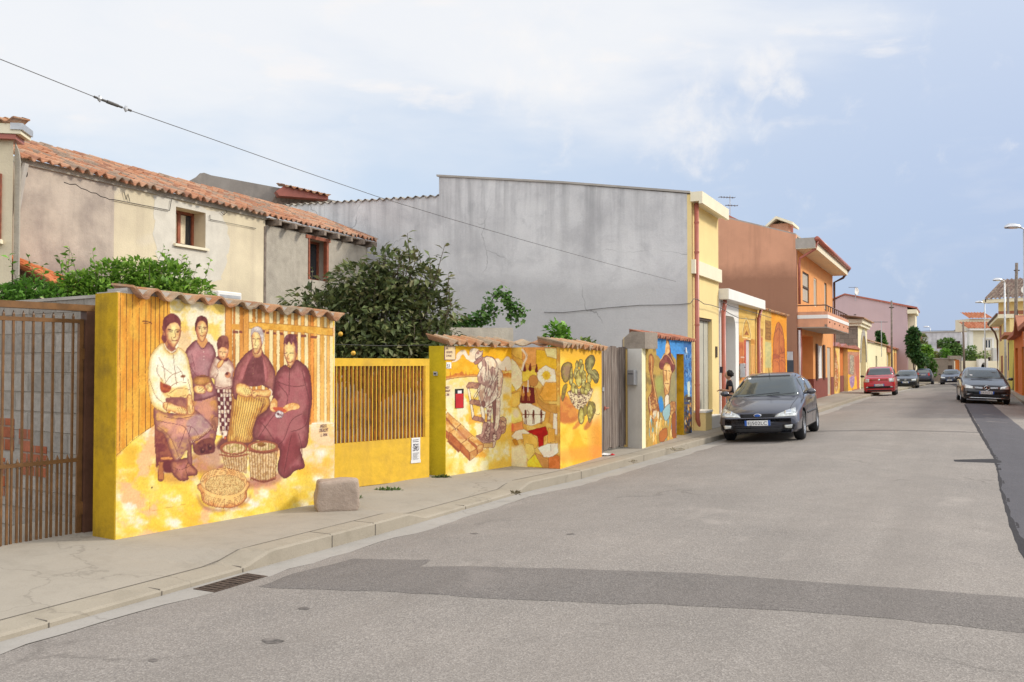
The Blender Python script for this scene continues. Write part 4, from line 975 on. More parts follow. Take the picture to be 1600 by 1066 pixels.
    for k in range(8): cv.line([(330+k*30,360),(330+k*30,450)], (120,84,52), .5)
    cv.line([(290,470),(430,490),(575,465)], RP, 2.3); cv.line([(290,470),(430,490),(575,465)], (110,56,50), .5)
    cv.ell(738,385,158,62,RP,edge=(90,44,44)); cv.ell(740,385,128,42,WV,c2=(190,164,100),ns=2.5)
    for k in range(9): cv.line([(625+k*28,350),(625+k*28,420)], (120,84,52), .5)
    cv.ell(720,365,40,22,(130,84,46),c2=(170,120,60),ns=2); cv.line([(590,425),(740,450),(890,415)], RP, 2.6); cv.line([(615,715),(740,752),(862,710)], RP, 2.8)
    rn = random.Random(2)
    for k in range(60):
        x = 590+k*5; yy = 425+25*math.sin((x-590)/300*math.pi); cv.line([(x,yy-8),(x+5,yy+8)], (110,56,50), .35)
        x = 615+k*4.1; yy = 715+35*math.sin((x-615)/250*math.pi); cv.line([(x,yy-8),(x+5,yy+8)], (110,56,50), .35)
    cv.poly([(55,900),(130,1000),(320,1045),(520,1000),(600,900),(560,960),(330,1055),(120,1030)], (150,92,86), .7, f=5)
    cv.poly([(82,770),(92,870),(108,950),(180,1000),(330,1025),(470,1005),(560,930),(568,850),(562,740)], (226,158,92), c2=(240,186,120), ns=9, edge=(110,58,46), rim=(170,96,62), rw=3)
    cv.ell(325,745,240,135,(232,174,106),edge=(120,66,50),n=20,c2=(244,200,130),ns=5)
    cv.ell(340,785,205,105,(226,184,120),edge=(120,70,50),n=20)
    for k in range(1500):
        a = rn.uniform(0,6.28); q = rn.random()**.5; cv.ell(340+200*q*math.cos(a), 785+100*q*math.sin(a), 3.2, 2.6, rn.choice([(246,222,150),(180,130,66),(140,92,52),(232,196,112)]), n=4, round=False) if k < 420 else None
    kk = cv._box(*cv.pt((140,685)), *cv.pt((545,890)), 0); x_, y_ = cv.X[kk], cv.Y[kk]
    cx_, cy_ = cv.pt((340,785)); ins = (((x_-cx_)/(205/6.66))**2+((y_-cy_)/(105/6.66))**2) < .95
    cv.blend(kk, ins*sm(vnoise(x_*2.3, y_*2.3, 8), .55, .8)*.7, (136,88,48)); cv.blend(kk, ins*sm(vnoise(x_*2.1, y_*2.1, 18), .6, .8)*.7, (250,230,160))
    for k in range(6): cv.line([(92+k*3,840+k*24),(180+k*2,905+k*20),(330,935+k*17),(470,910+k*17),(562-k*4,840+k*20)], (140,78,52), .45, .9)
    for k in range(9): cv.line([(110+k*56,(850,890,915,925,930,925,905,880,845)[k]),(118+k*54,(940,985,1005,1018,1022,1015,1000,970,930)[k])], (150,88,56), .4)
    for k in range(4): cv.line([(90+k*14,760-k*2),(170+k*8,660+k*10),(325,618+k*14),(480-k*8,650+k*10),(556-k*12,740)], (140,80,54), .4)
    n = fbm(cv.X*.9, cv.Y*.45, 90, 3); cv.C *= (1+(n-.5)*.12)[:,:,None]
    lum = cv.C.mean(-1); dk = (1-sm(lum, .2, .5))[:,:,None]*.22; cv.C = cv.C*(1-dk)+dk*np.array((.74,.5,.36))
    pu = np.clip((cv.C[:,:,2]-cv.C[:,:,1]*.98)*6, 0, 1); cv.C[:,:,2] *= 1-.2*pu; cv.C[:,:,0] = np.minimum(1, cv.C[:,:,0]*(1+.05*pu))
w1 = fempty('mural_wall', F1, 'garden wall painted with five seated villagers and baskets, olive end beside the brown gate', 'wall')
UL = F1.L
MB().prism_uz([(0,-.1),(UL,-.1),(UL,W1T(UL)),(0,W1T(0))], 0, .33).build('wall_body', M['offwhite'], w1)
cv = Canvas(F1, 0.0, UL, lambda u: .02, lambda u: W1T(u), .0075)
mural_women(cv); cv.build('mural', w1)
bx('painted_end', M['olive'], w1, -.012, -.001, -.004, .332, .0, W1T(0)+.001)
bx('painted_end', M['offwhite'], w1, UL+.001, UL+.006, -.004, .332, .0, W1T(UL)-.002)
u0 = F1.u(206,474,.06)
tile_sheet('tile_coping', w1, (u0, -.085, W1T(u0)+.0), (1,0,(W1T(UL)-W1T(u0))/(UL-u0)), UL+.06-u0, (0,.97,.16), .36, pitch=.245, row=.36, amp=.045, thick=.02, mat=M['oldtile'], seed=4, wob=.008)
MB().prism_uz([(0,W1T(0)+.0),(u0,W1T(u0)),(u0,W1T(u0)+.03),(0,W1T(0)+.012)], .02, .33).build('mortar_bed', M['concrete'], w1)
MB().prism_uz([(u0,W1T(u0)-.01),(UL,W1T(UL)-.01),(UL,W1T(UL)+.055),(u0,W1T(u0)+.055)], .012, .32).build('mortar_bed', M['concrete'], w1)
for k, (s_, x, y, h) in enumerate([("ANGELO L", 500.3, 668.5, .052), ("ORGALLMT", 499, 675.5, .058), ("L. 2006.", 501, 682, .045)]):
    text_part('signature', s_, h, F1, w1, x, y, M['inkviolet'], slant=.3, width=.135 if k==1 else .105)
bx('meter_hatch', M['gateyellow'], w1, *sorted((F1.u(233,760), F1.u(233.6,760))), -.007, -.004, .55, 1.0) if False else None
g = G(524, 799, .12); g = F1.world(F1.u(524,700)+.02, .12, .28)
def stone_block():
    bm = bmesh.new(); bmesh.ops.create_cube(bm, size=1)
    for v in bm.verts:
        v.co.x *= .44*(1 if v.co.z < 0 else .96); v.co.y *= .36; v.co.z *= .34
        v.co.z += .17
    bmesh.ops.bevel(bm, geom=bm.edges[:], offset=.045, segments=3, profile=.6, affect='EDGES')
    bmesh.ops.subdivide_edges(bm, edges=[e for e in bm.edges if e.calc_length() > .06], cuts=5, use_grid_fill=True)
    from mathutils import noise
    for v in bm.verts:
        q = v.co*4; d = noise.noise_vector(q)*.022+noise.noise_vector(q*3)*.007; v.co += d*1.35
        v.co.z = max(v.co.z, 0)
    me = bpy.data.meshes.new('stone_block'); bm.to_mesh(me); bm.free(); me.materials.append(M['stone'])
    me.polygons.foreach_set('use_smooth', [True]*len(me.polygons))
    o = bpy.data.objects.new('stone_block', me); col.objects.link(o); return o
sb = tag(stone_block(), 'rough pinkish grey stone block on the sidewalk between first mural and yellow gate', 'stone block')
pxs = G(524.5, 800, .125); sb.location = (pxs.x-.02, pxs.y+.14, .12); sb.rotation_euler = (0, 0, R(16))
FG = Face(G(-120,889,.05).xy, G(126.6,841,.08).xy)
gt = fempty('metal_gate', FG, 'brown steel bar gate with tall and short spiked bars, left of the olive wall', 'gate')
uE = FG.u(127, 650); zt = FG.z(127, 503); zr = FG.z(60,502); zm = FG.z(100, 722); zb = FG.z(100, 848)
bx('gate_frame', M['brownmetal'], gt, -.3, uE, -.015, .02, FG.z(120,502)-.018, FG.z(120,502)+.018)
bx('gate_frame', M['brownmetal'], gt, -.3, uE, -.015, .02, FG.z(120,719)-.015, FG.z(120,719)+.02)
bx('gate_frame', M['brownmetal'], gt, -.3, uE, -.015, .02, .075, .12)
bx('gate_frame', M['brownmetal'], gt, uE-.035, uE+.004, -.018, .022, .075, FG.z(120,502)+.02)
k = 0
xs_long = [113 - 15.6*i for i in range(14)]; xs_short = [120 - 15.6*i for i in range(14)]
def spike_bar(u, z0, z1, name='bar'):
    m = MB(); m.box(u-.0085, u+.0085, -.0115, .0085, z0, z1)
    b = m.addv([(u-.0085,-.0115,z1),(u+.0085,-.0115,z1),(u+.0085,.0085,z1),(u-.0085,.0085,z1),(u,-.0015,z1+.035)])
    for q in range(4): m.f.append((b+q, b+(q+1)%4, b+4)); m.m.append(0)
    m.build(name, M['brownmetal'], gt)
for x in xs_long: spike_bar(FG.u(x,600), .05, FG.z(max(x,-90), 492)+.0 if False else FG.z(60,492))
for x in xs_short: spike_bar(FG.u(x,760), .05, FG.z(60,719))
MB().box(uE-.02,uE+.03,-.022,-.012,FG.z(120,553)-.05,FG.z(120,553)+.05).build('hinge', M['brownmetal'], gt)
MB().box(uE-.02,uE+.03,-.022,-.012,.3,.42).build('hinge', M['brownmetal'], gt)
gp = fempty('gate_post', FG, 'brown steel gate post carrying a top beam beside the olive wall end', 'gate post')
uP = FG.u(135, 650)
bx('post', M['darkbrown'], gp, uE+.012, uE+.105, -.05, .05, 0, FG.z(135,487))
bx('beam', M['brownmetal'], gp, -.6, uE+.11, -.052, .052, FG.z(135,487)+.001, FG.z(135,479)+.012)
pe = F1.world(.24, 0, -.335)
FB = Face((pe.x, pe.y), (pe.x-F1.n.x*4.6, pe.y-F1.n.y*4.6))
FB = Face(tuple(FB.B), tuple(FB.A))
bw = fempty('block_wall', FB, 'bare concrete block wall with red hollow bricks, seen through the brown gate', 'wall')
MB().box(0, FB.L-.02, 0, .2, -.05, 2.33).build('wall_body', M['block'], bw)
ua = FB.u(-30,740); ub = FB.u(18,740)
bx('brick_patch', M['brickred'], bw, FB.u(-60,740), FB.u(22,700), -.006, .01, .78, 1.12); bx('brick_patch', M['brickred'], bw, FB.u(36,740), FB.u(73,740), -.006, .01, .55, .86)
bx('brick_patch', M['brickred'], bw, FB.u(-60,740), FB.u(8,740), -.006, .01, .3, .7)
bx('brick_patch', M['brickred'], bw, FB.u(30,700), FB.u(48,700), -.006, .01, .86, 1.02)
bx('coping', M['concrete'], bw, 0, FB.L-.02, -.012, .21, 2.33, 2.36)
GA = G(521,770.5,.08).xy; GB = G(672,749.5,.1).xy
FY = Face(GA, GB)
yg = fempty('yellow_gate', FY, 'yellow steel gate with vertical louvres above a solid sheet, poster taped low on its right', 'gate')
uA = -.12; uB = FY.L
zT0 = FY.z(521,556.6); zT1 = FY.z(669,563.4); zt = (zT0+zT1)/2
zl0 = FY.z(600,572); zl1 = (FY.z(522,693.5)+FY.z(664,683))/2
z_b = .12
bx('lower_panel', M['gateyellow'], yg, uA, uB-.015, 0, .05, z_b, zl1)
bx('top_rail', M['gateyellow'], yg, uA, uB-.015, 0, .06, zl0, zt)
bx('stile', M['gateyellow'], yg, uA, FY.u(522,640), 0, .055, zl1+.001, zl0-.001)
bx('stile', M['gateyellow'], yg, FY.u(664.5,640), uB-.015, 0, .055, zl1+.001, zl0-.001)
n = 24; ua = FY.u(522,640); ub = FY.u(664.5,640)
M['slat'] = plain('ochre_brown_slat', (.5,.21,.03), .55, 0, .4, 7)
for k in range(n):
    u = ua+(ub-ua)*(k+.5)/n; ww = (ub-ua)/n*.5
    m = MB()
    m.box(u-.0, u+.012, .001, .045, zl1+.0005, zl0-.0005)
    m.mi = 1; m.box(u+.0001, u+.0115, -.003, .0008, zl1+.0005, zl0-.0005)
    m.build('slat', [M['slat'], M['gateyellow']], yg)
bx('backing', M['slat'], yg, ua, ub, .09, .094, zl1, zl0) if False else None
ps = empty('poster', FY.world(FY.u(649,704), 0, .006), FY.ang, 'white printed notice taped to the lower right of the yellow gate', 'poster')
ps.location.z = FY.z(649,684)-.0
pu0 = FY.u(642.5,705)-FY.u(649,704); pu1 = FY.u(656,705)-FY.u(649,704); H = FY.z(649,684)-FY.z(649,722)
bx('sheet', M['paper'], ps, pu0, pu1, -.002, .0, -H, 0); bx('sheet', M['paper'], ps, pu0-.012, pu1+.008, -.0035, -.0021, -H-.012, -H+.03)
mp = MB(); rn = random.Random(5)
for i in range(14):
    for j in range(14):
        if rn.random() < .6: a = pu0+.02+(pu1-pu0-.04)*i/14; z = -H*.25-H*.3*j/14; mp.box(a, a+(pu1-pu0-.04)/14, -.0026, -.0021, z-H*.3/14, z)
mp.build('photograph', M['ink'], ps)
mp = MB()
for j in range(9):
    z = -H*.62-j*H*.035; mp.box(pu0+.02, pu1-.02-rn.random()*.05, -.0026, -.0021, z-.004, z)
mp.build('small_print', M['ink'], ps)
for j in range(2):
    z = -H*.08-j*H*.07; bx('headline', M['ink'], ps, pu0+.02, pu1-.03, -.0026, -.0021, z-.009, z)
Q0 = G(696,748.5,.1).xy; Q1 = G(799,729.6,.125).xy; Q2 = G(875,733,.135).xy; Q3 = G(940,713.6,.135).xy
F2a = Face(Q0, Q1); F2b = Face(Q1, Q2); F2c = Face(Q2, Q3)
w2 = fempty('mural_wall', F2a, 'painted yellow garden wall with farm worker, patchwork bend and prickly pear basket beside weathered door', 'wall')
def sub(F, name):
    e = None; return F
def tolocal(F, p):
    v = Vector((p[0], p[1]))-F.A; return (v.dot(F.d), -v.dot(F.n))
inn = [Q0, Q1, Q2, Q3]
bk = F2a.n
plan = [Q0, Q1, Q2, Q3, Q3+(-F2c.n)*.3+(-F2c.d)*.0, Q2+(-F2c.n)*.32+F2c.d*.35, Q1+(-F2a.n)*.3+F2a.d*.3, Q0+(-F2a.n)*.30]
zt2 = lambda F, x, y: F.z(x, y)
zA = F2a.z(700,536); zB = F2a.z(797,541); zC = F2c.z(878,546); zD = F2c.z(938,549)
zA0_, zD0_ = zA, zD; zA = zB = zC = zD = 1.945
MB().prism_xy([tolocal(F2a, p) for p in plan], -.1, min(zA,zB,zC,zD)).build('wall_body', M['yellow2'], w2)
def mural_worker(cv):
    cv.C[:] = np.array((250,222,120))/255
    cv.wash([((255,244,200),.48,.12), ((252,205,80),.55,.1), ((255,240,190),.62,.08), ((246,180,70),.68,.06)], 18, 1.4, 21)
    cv.view(680,520,4.44)
    cv.poly([(40,40),(530,40),(530,190),(500,165),(470,180),(440,185),(400,230),(200,250),(60,240)], (250,196,36), c2=(247,182,30), ns=16, f=2)
    cv.poly([(60,230),(100,210),(150,190),(170,170),(190,150),(215,185),(260,210),(290,230),(300,300),(180,290),(62,325)], (250,196,60), c2=(246,180,40), ns=8)
    cv.poly([(110,200),(140,185),(148,150),(175,125),(205,120),(230,160),(240,120),(262,105),(290,110),(300,130),(280,200),(250,205),(215,180),(190,150),(165,185),(130,205)], (255,240,215), c2=(250,226,190), ns=6, edge=(214,150,90), ew=.5)
    cv.poly([(415,185),(440,180),(462,200),(495,165),(520,180),(530,230),(530,260),(450,260),(420,230)], (255,238,205), edge=(214,150,90), ew=.5)
    cv.poly([(60,330),(62,308),(110,296),(130,288),(140,280),(165,282),(185,268),(205,290),(240,288),(300,292),(300,300),(180,308),(110,318)], (206,120,50), c2=(226,140,60), ns=4)
    for x, y in ((105,265),(185,262),(212,262),(236,272),(262,275),(488,235),(505,262),(476,262)): cv.poly([(x-5,y+34),(x,y),(x+5,y+34)], (214,126,52), round=False)
    cv.poly([(450,300),(470,285),(530,280),(530,318),(450,312)], (216,126,52), c2=(236,160,70), ns=4)
    cv.poly([(60,330),(180,308),(300,302),(530,318),(530,420),(60,420)], (252,236,190), .75, f=3, c2=(253,222,120), ns=8)
    cv.line([(60,330),(110,319),(180,309),(300,302)], (150,76,40), .8)
    BR = (150,104,92); BL = (252,236,200); ED = (84,44,52)
    cv.poly([(222,385),(235,385),(272,585),(256,600)], BL, round=False, edge=ED); cv.poly([(290,385),(318,352),(345,600),(328,615)], BL, round=False, edge=ED)
    cv.poly([(216,372),(232,342),(312,350),(302,378),(290,390),(220,384)], BR, round=False, c2=(190,140,110), ns=3, edge=ED)
    cv.poly([(240,475),(250,462),(308,470),(318,512),(300,508),(240,496)], BR, round=False, c2=(190,140,110), ns=3, edge=ED)
    cv.poly([(254,602),(268,576),(330,590),(344,618),(330,622)], BR, round=False, c2=(180,130,104), ns=3, edge=ED)
    cv.line([(300,392),(265,450),(275,458),(308,400)], ED, .6)
    cv.poly([(444,590),(490,600),(482,690),(440,700),(425,660)], (226,190,150), c2=(176,124,104), ns=3, edge=ED); cv.ell(466,600,23,16,(206,160,120),edge=ED); cv.line([(450,602),(490,640),(470,655)], ED, .6)
    cv.poly([(330,640),(350,620),(440,640),(455,700),(430,745),(340,765),(300,735),(280,715),(320,700)], (170,124,110), c2=(206,160,140), ns=4, edge=ED)
    cv.poly([(365,440),(440,430),(448,520),(440,640),(420,690),(405,640),(412,560),(395,470)], BL, c2=(226,190,160), ns=4, edge=ED)
    cv.poly([(345,480),(395,460),(385,560),(378,680),(358,690),(360,560)], BL, c2=(170,120,106), ns=3, edge=ED)
    cv.poly([(395,470),(420,460),(415,600),(405,660),(400,560)], BR, edge=ED)
    cv.poly([(318,345),(345,360),(352,400),(345,470),(330,495),(318,480),(305,420)], (250,228,190), c2=(214,170,140), ns=4, edge=ED)
    cv.poly([(430,255),(455,262),(468,300),(460,380),(450,440),(420,450),(415,330)], (252,232,196), c2=(220,176,146), ns=3, edge=ED)
    for k in range(9): cv.line([(425,265+k*20),(436,272+k*20),(424,280+k*20)], ED, .5)
    cv.poly([(300,215),(335,170),(380,165),(412,185),(430,220),(435,262),(418,320),(395,355),(380,400),(355,440),(340,400),(345,370),(300,345),(292,300),(310,255)], (186,146,130), c2=(248,230,200), ns=4, st=2, edge=ED, thr=.52)
    cv.poly([(338,178),(372,166),(408,186),(424,222),(418,250),(395,235),(375,260),(360,220)], (252,236,204), c2=(240,212,176), ns=5, edge=ED, ew=.5)
    cv.poly([(360,390),(395,350),(425,300),(430,380),(425,450),(345,520),(325,500),(340,450)], (190,150,132), c2=(250,234,204), ns=4, st=2, edge=ED)
    for pl in ([(345,200),(350,260),(340,330)],[(365,200),(368,260),(372,320)],[(395,240),(390,300),(370,350)],[(320,230),(315,290),(322,335)],[(400,300),(385,370),(360,440)],[(418,330),(410,390),(380,450)]): cv.line(pl, ED, .6)
    cv.line([(360,210),(362,270),(370,330)], (250,232,200), 1.0); cv.ell(333,495,14,20,BR,edge=ED)
    cv.poly([(294,222),(310,200),(324,205),(322,245),(310,256),(298,245)], (252,236,204), edge=ED);
    cv.poly([(268,205),(292,185),(325,165),(330,180),(308,205),(280,220)], (180,130,116), edge=ED); cv.poly([(278,190),(278,150),(298,122),(318,128),(327,122),(330,128),(322,165),(300,182)], (244,224,196), c2=(180,134,120), ns=3, edge=ED); cv.line([(282,185),(318,160)], ED, 1.0)
    cv.poly([(345,690),(360,640),(378,680),(372,740),(350,752),(325,745),(322,735)], (220,186,160), c2=BR, ns=3, edge=ED); cv.poly([(400,700),(412,690),(428,700),(420,745),(410,790),(395,795),(398,745)], (240,212,180), c2=BR, ns=3, edge=ED)
    for y in (680,700,720,735): cv.line([(350,y),(374,y+3)], ED, .5); cv.line([(402,y),(424,y+3)], ED, .5)
    cv.poly([(330,770),(398,765),(400,795),(336,800)], (226,180,110), round=False, edge=(130,70,50))
    A1, A2, A3, E2 = (222,156,82), (178,96,56), (240,196,124), (130,66,44)
    def brick(top, side, end):
        cv.poly(side, A2, round=False, c2=(196,116,66), ns=5, edge=E2); cv.poly(top, A1, round=False, c2=A3, ns=6, edge=E2);
        if end: cv.poly(end, (210,146,84), round=False, c2=(232,186,118), ns=5, edge=E2)
    brick([(65,575),(85,552),(175,632),(142,665)], [(65,575),(142,665),(142,672),(65,590)], None)
    brick([(148,660),(178,634),(258,715),(222,738)], [(148,660),(222,738),(218,750),(148,672)], None)
    brick([(228,738),(258,712),(333,770),(290,786)], [(228,738),(290,790),(292,840),(225,760)], [(290,786),(333,770),(330,815),(292,842)])
    brick([(65,612),(80,608),(130,668),(95,695),(65,665)], [(65,668),(95,698),(90,745),(65,720)], None)
    brick([(98,688),(132,668),(215,744),(178,768)], [(98,690),(178,770),(174,820),(90,745)], None)
    brick([(180,768),(220,745),(285,805),(238,832)], [(180,770),(238,834),(236,888),(174,822)], [(238,832),(286,806),(288,850),(238,890)])
    cv.poly([(90,745),(174,820),(160,832),(78,752)], (150,80,50), round=False, f=1); cv.poly([(285,725),(300,712),(330,730),(325,750)], BR, .7)
    cv.poly([(150,690),(200,670),(240,705),(190,745)], (214,150,104), .6, f=2)
    cv.line([(60,520),(75,535),(70,545)], (226,130,60), 1.2)
    cv.poly([(60,360),(118,360),(118,450),(60,450)], (252,226,190), .7, f=2, round=False)
cva = Canvas(F2a, 0.002, F2a.L-.001, lambda u: .03, lambda u: zA+.0, .008)
mural_worker(cva); cva.build('mural', w2)
bx('painted_end', M['olive2'], w2, -.010, -.001, -.005, .302, .0, zA)
def mural_patchwork(cv):
    cv.C[:] = np.array((236,184,80))/255
    cv.wash([((224,160,70),.52,.06), ((244,206,110),.58,.05)], 16, 1, 61)
    cv.view(660,500,4.1)
    ED = (150,96,50); E = dict(edge=ED, ew=.45)
    def p(pts, c, c2=None, **k): cv.poly(pts, c, c2=c2 or tuple(min(255,x+14) for x in c), ns=6, **{**E, 'round': False, **k})
    p([(555,140),(640,140),(650,260),(600,240),(555,200)], (238,190,80)); p([(640,140),(860,150),(850,190),(760,280),(700,300),(640,260)], (232,160,80))
    p([(730,190),(860,200),(860,330),(800,300),(730,330)], (240,186,40)); p([(780,180),(860,180),(862,250),(800,235)], (246,226,150))
    p([(555,235),(600,270),(660,370),(630,430),(600,455),(555,400)], (252,232,184), round=False); p([(555,380),(600,450),(560,470)], (246,206,70), round=False)
    p([(735,330),(790,290),(850,320),(862,440),(790,440),(735,380)], (252,234,200)); cv.ell(795,355,26,28,(246,206,60)); cv.ell(795,355,10,11,(236,180,40))
    for k in range(10): a=k*.63; cv.line([(795+12*math.cos(a),355+12*math.sin(a)),(795+34*math.cos(a),355+36*math.sin(a))], (232,176,40), .5, curve=False)
    p([(790,400),(862,400),(862,520),(780,520),(750,480)], (240,170,60), f=2); p([(640,325),(720,315),(735,350),(690,385),(640,400)], (244,208,70)); cv.ell(712,390,30,38,(206,142,72),edge=ED)
    for x, y in ((655,305),(692,300),(733,308)): cv.poly([(x-10,y+24),(x-6,y-8),(x,y-26),(x+5,y-8),(x+8,y+24)], (120,44,36))
    cv.line([(640,190),(668,230),(650,280),(640,320)], (250,236,210), 2.6); cv.line([(655,185),(672,240)], ED, .5)
    cv.poly([(640,425),(715,435),(722,530),(688,540),(625,530)], (122,38,34), round=False, edge=(80,26,26));
    for x in (645,682): cv.ell(x,470,12,22,(222,150,70)); cv.ell(x,450,7,8,(200,130,60)); cv.line([(x-4,490),(x-5,515)], (222,150,70), 1); cv.line([(x+4,490),(x+5,515)], (222,150,70), 1)
    cv.line([(650,420),(648,470)], (246,230,220), .7); cv.line([(678,390),(676,460)], (246,236,230), 1.6); cv.line([(694,420),(694,470)], (90,30,34), .7); cv.line([(710,425),(708,480)], (90,30,34), .7)
    p([(605,535),(690,535),(740,560),(790,590),(780,650),(700,680),(650,665),(640,600)], (252,236,204));
    DKB = (110,52,36)
    for x, f in ((662,1),(712,1),(762,.85)): cv.ell(x,582,5,6,DKB); cv.poly([(x-6,588),(x+6,588),(x+5,625),(x-5,625)], DKB); cv.line([(x-3,622),(x-5,665)], DKB, .9); cv.line([(x+3,622),(x+4,665)], DKB, .9)
    cv.line([(645,606),(780,606)], DKB, .9); cv.line([(672,578),(684,600),(675,625)], DKB, .6)
    p([(722,430),(745,500),(790,540),(860,540),(862,600),(820,590),(780,570),(735,530)], (208,150,66)); p([(820,590),(862,600),(855,660),(810,660)], (216,160,80)); p([(840,600),(863,600),(866,740),(835,720)], (250,230,200))
    p([(555,480),(625,455),(625,540),(600,560),(555,560)], (246,200,90)); p([(555,560),(610,560),(640,620),(640,670),(600,680),(556,690)], (246,220,110)); cv.ell(600,600,22,28,(252,232,190),f=3)
    p([(565,670),(640,650),(650,700),(600,720),(570,712)], (240,150,80), f=1.5); cv.poly([(563,670),(585,665),(582,710),(566,705)], (236,120,80), f=2)
    p([(570,745),(600,710),(650,700),(690,720),(660,760),(600,770)], (252,232,196))
    cv.poly([(672,712),(790,683),(808,732),(778,748),(776,806),(748,812),(738,745),(690,725)], (196,34,26), round=False, c2=(176,26,22), ns=5, edge=(110,20,24))
    p([(575,770),(600,760),(618,800),(600,812)], (206,140,40), round=False); p([(640,730),(700,730),(735,760),(740,810),(700,840),(650,800)], (240,190,80)); p([(660,790),(710,800),(722,850),(680,905),(655,850)], (248,212,110), round=False)
    p([(808,690),(850,700),(850,780),(800,790)], (238,176,70)); p([(738,820),(800,795),(868,790),(872,850),(830,880),(780,880)], (253,240,214)); cv.line([(822,780),(824,840)], ED, .5)
    p([(722,848),(770,875),(806,895),(808,948),(765,945),(735,890)], (212,150,80)); p([(808,882),(865,866),(882,880),(882,953),(808,949)], (226,124,56)); p([(670,908),(722,860),(770,945),(672,942)], (250,216,50), round=False); p([(570,815),(640,800),(665,850),(670,942),(570,940)], (246,226,176), edge=None, f=3)
cvb = Canvas(F2b, 0.001, F2b.L, lambda u: .03, lambda u: zB-.0, .008)
mural_patchwork(cvb)
def mural_pears(cv):
    cv.C[:] = np.array((252,196,50))/255
    cv.wash([((250,180,44),.5,.2), ((253,214,80),.62,.1)], 22, 2, 71)
    cv.view(860,490,4.635)
    cv.poly([(0,290),(80,280),(110,330),(60,420),(40,500),(0,470)], (248,216,90), f=4); cv.poly([(40,250),(360,270),(360,340),(200,330),(60,320)], (244,186,60), .8, f=6)
    cv.poly([(300,560),(360,560),(362,760),(300,800),(280,700)], (254,232,180), .7, f=7); cv.poly([(290,790),(365,760),(370,1040),(300,1050),(280,900)], (232,150,60), .7, f=9)
    cv.poly([(50,620),(110,600),(160,640),(190,700),(200,760),(150,790),(80,790),(45,740)], (222,146,66), c2=(204,120,56), ns=9, f=3); cv.poly([(160,830),(205,770),(230,770),(210,810),(180,835)], (222,140,60), f=2); cv.poly([(240,835),(265,780),(300,770),(290,810),(265,840)], (200,124,60), f=2)
    GR, GD, GL = (150,132,60), (86,64,44), (206,196,110)
    cv.poly([(132,560),(290,540),(300,580),(270,640),(225,695),(190,690),(155,650),(135,600)], (232,210,160), edge=(120,84,60), c2=(120,86,70), ns=2.2, thr=.52, soft=.05)
    for k in range(6): cv.line([(138+k*8,575+k*21),(200,598+k*18),(292-k*10,565+k*22)], (246,228,186), .5)
    cv.poly([(75,430),(85,375),(125,350),(155,370),(150,420),(125,490),(100,500),(85,470)], (120,92,62), c2=GR, ns=5, edge=GD, rim=GD, rw=2); cv.poly([(90,530),(120,510),(110,570),(90,635),(78,610)], (130,100,56), edge=GD, c2=GR, ns=4)
    cv.poly([(255,400),(252,340),(280,305),(310,305),(322,345),(305,390),(300,410),(325,405),(350,445),(345,490),(325,505),(300,470),(275,440)], (112,104,60), c2=(156,146,84), ns=5, edge=GD, rim=GD, rw=2); cv.line([(285,320),(290,400),(345,470)], (190,180,120), .6); cv.line([(262,430),(310,450),(335,490)], GD, .6)
    for i, (x, y, rx, ry, ro) in enumerate([(150,470,14,50,.1),(165,540,18,38,0),(150,430,10,40,0),(185,430,16,45,.1),(205,470,24,60,0),(225,410,14,45,.2),(240,460,18,48,0),(215,360,16,30,.2),(190,370,9,30,0),(240,520,16,40,0),(268,535,22,38,.1),(280,470,16,36,0),(185,555,12,32,0),(230,560,16,28,0),(255,570,14,22,0)]):
        cv.ell(x,y,rx,ry,GR,rot=ro,c2=GL if i%3 else (222,214,140),ns=5,edge=GD,ew=.5,rim=(110,92,50),rw=1.6)
    cv.poly([(300,640),(318,650),(326,700),(310,745),(285,790),(275,780),(262,700),(275,640)], (120,104,64), c2=GR, ns=4, edge=GD); cv.ell(222,740,22,60,(166,150,70),c2=GL,ns=6,edge=GD,rim=GD,rw=2); cv.ell(285,710,20,52,GR,c2=GL,ns=5,edge=GD); cv.ell(250,700,14,40,GR,edge=GD)
    cv.line([(325,725),(345,735),(355,722)], GD, .6); cv.line([(245,905),(280,908),(325,895)], (220,150,40), .5)
    cv.poly([(40,1000),(370,960),(370,1045),(50,1075)], (250,150,70), .5, f=6)
cvc = Canvas(F2c, 0.0, F2c.L, lambda u: .03, lambda u: zC, .009)
mural_pears(cvc)
def place_canvas(cv, F, name, root, Froot, y=-.005):
    """a painted face whose plane differs from the wall's own frame"""
    o = cv.build(name, root, y); v = F.A-Froot.A
    o.location = (v.dot(Froot.d), -v.dot(Froot.n), 0); o.rotation_euler = (0, 0, F.ang-Froot.ang); return o
place_canvas(cvb, F2b, 'mural', w2, F2a, -.004); place_canvas(cvc, F2c, 'mural', w2, F2a, -.004)
def coping(F, Froot, root, u0, u1, z0, z1, over=.08, depth=.42, rise=.28, pitch=.2, seed=0, amp=.042, row=.42):
    p = F.world(u0, z0, over)-Vector((Froot.A.x, Froot.A.y, 0)); q = F.world(u1, z1, over)-Vector((Froot.A.x, Froot.A.y, 0))
    def L_(v): return Vector((Vector((v.x,v.y)).dot(Froot.d), -Vector((v.x,v.y)).dot(Froot.n), v.z))
    O = L_(p); U = L_(q)-O; inw = Vector((-F.n.x, -F.n.y, 0)); vi = L_(inw+Vector((0,0,0))); vi.z = rise; vi.normalize()
    return tile_sheet('tile_coping', root, O, U, U.length, vi, depth, pitch=pitch, row=row, amp=amp, thick=.018, mat=M['oldtile'], seed=seed, wob=.007)
coping(F2a, F2a, w2, -.06, F2a.L-.02, zA+.03, zB+.02, seed=8, pitch=.19)
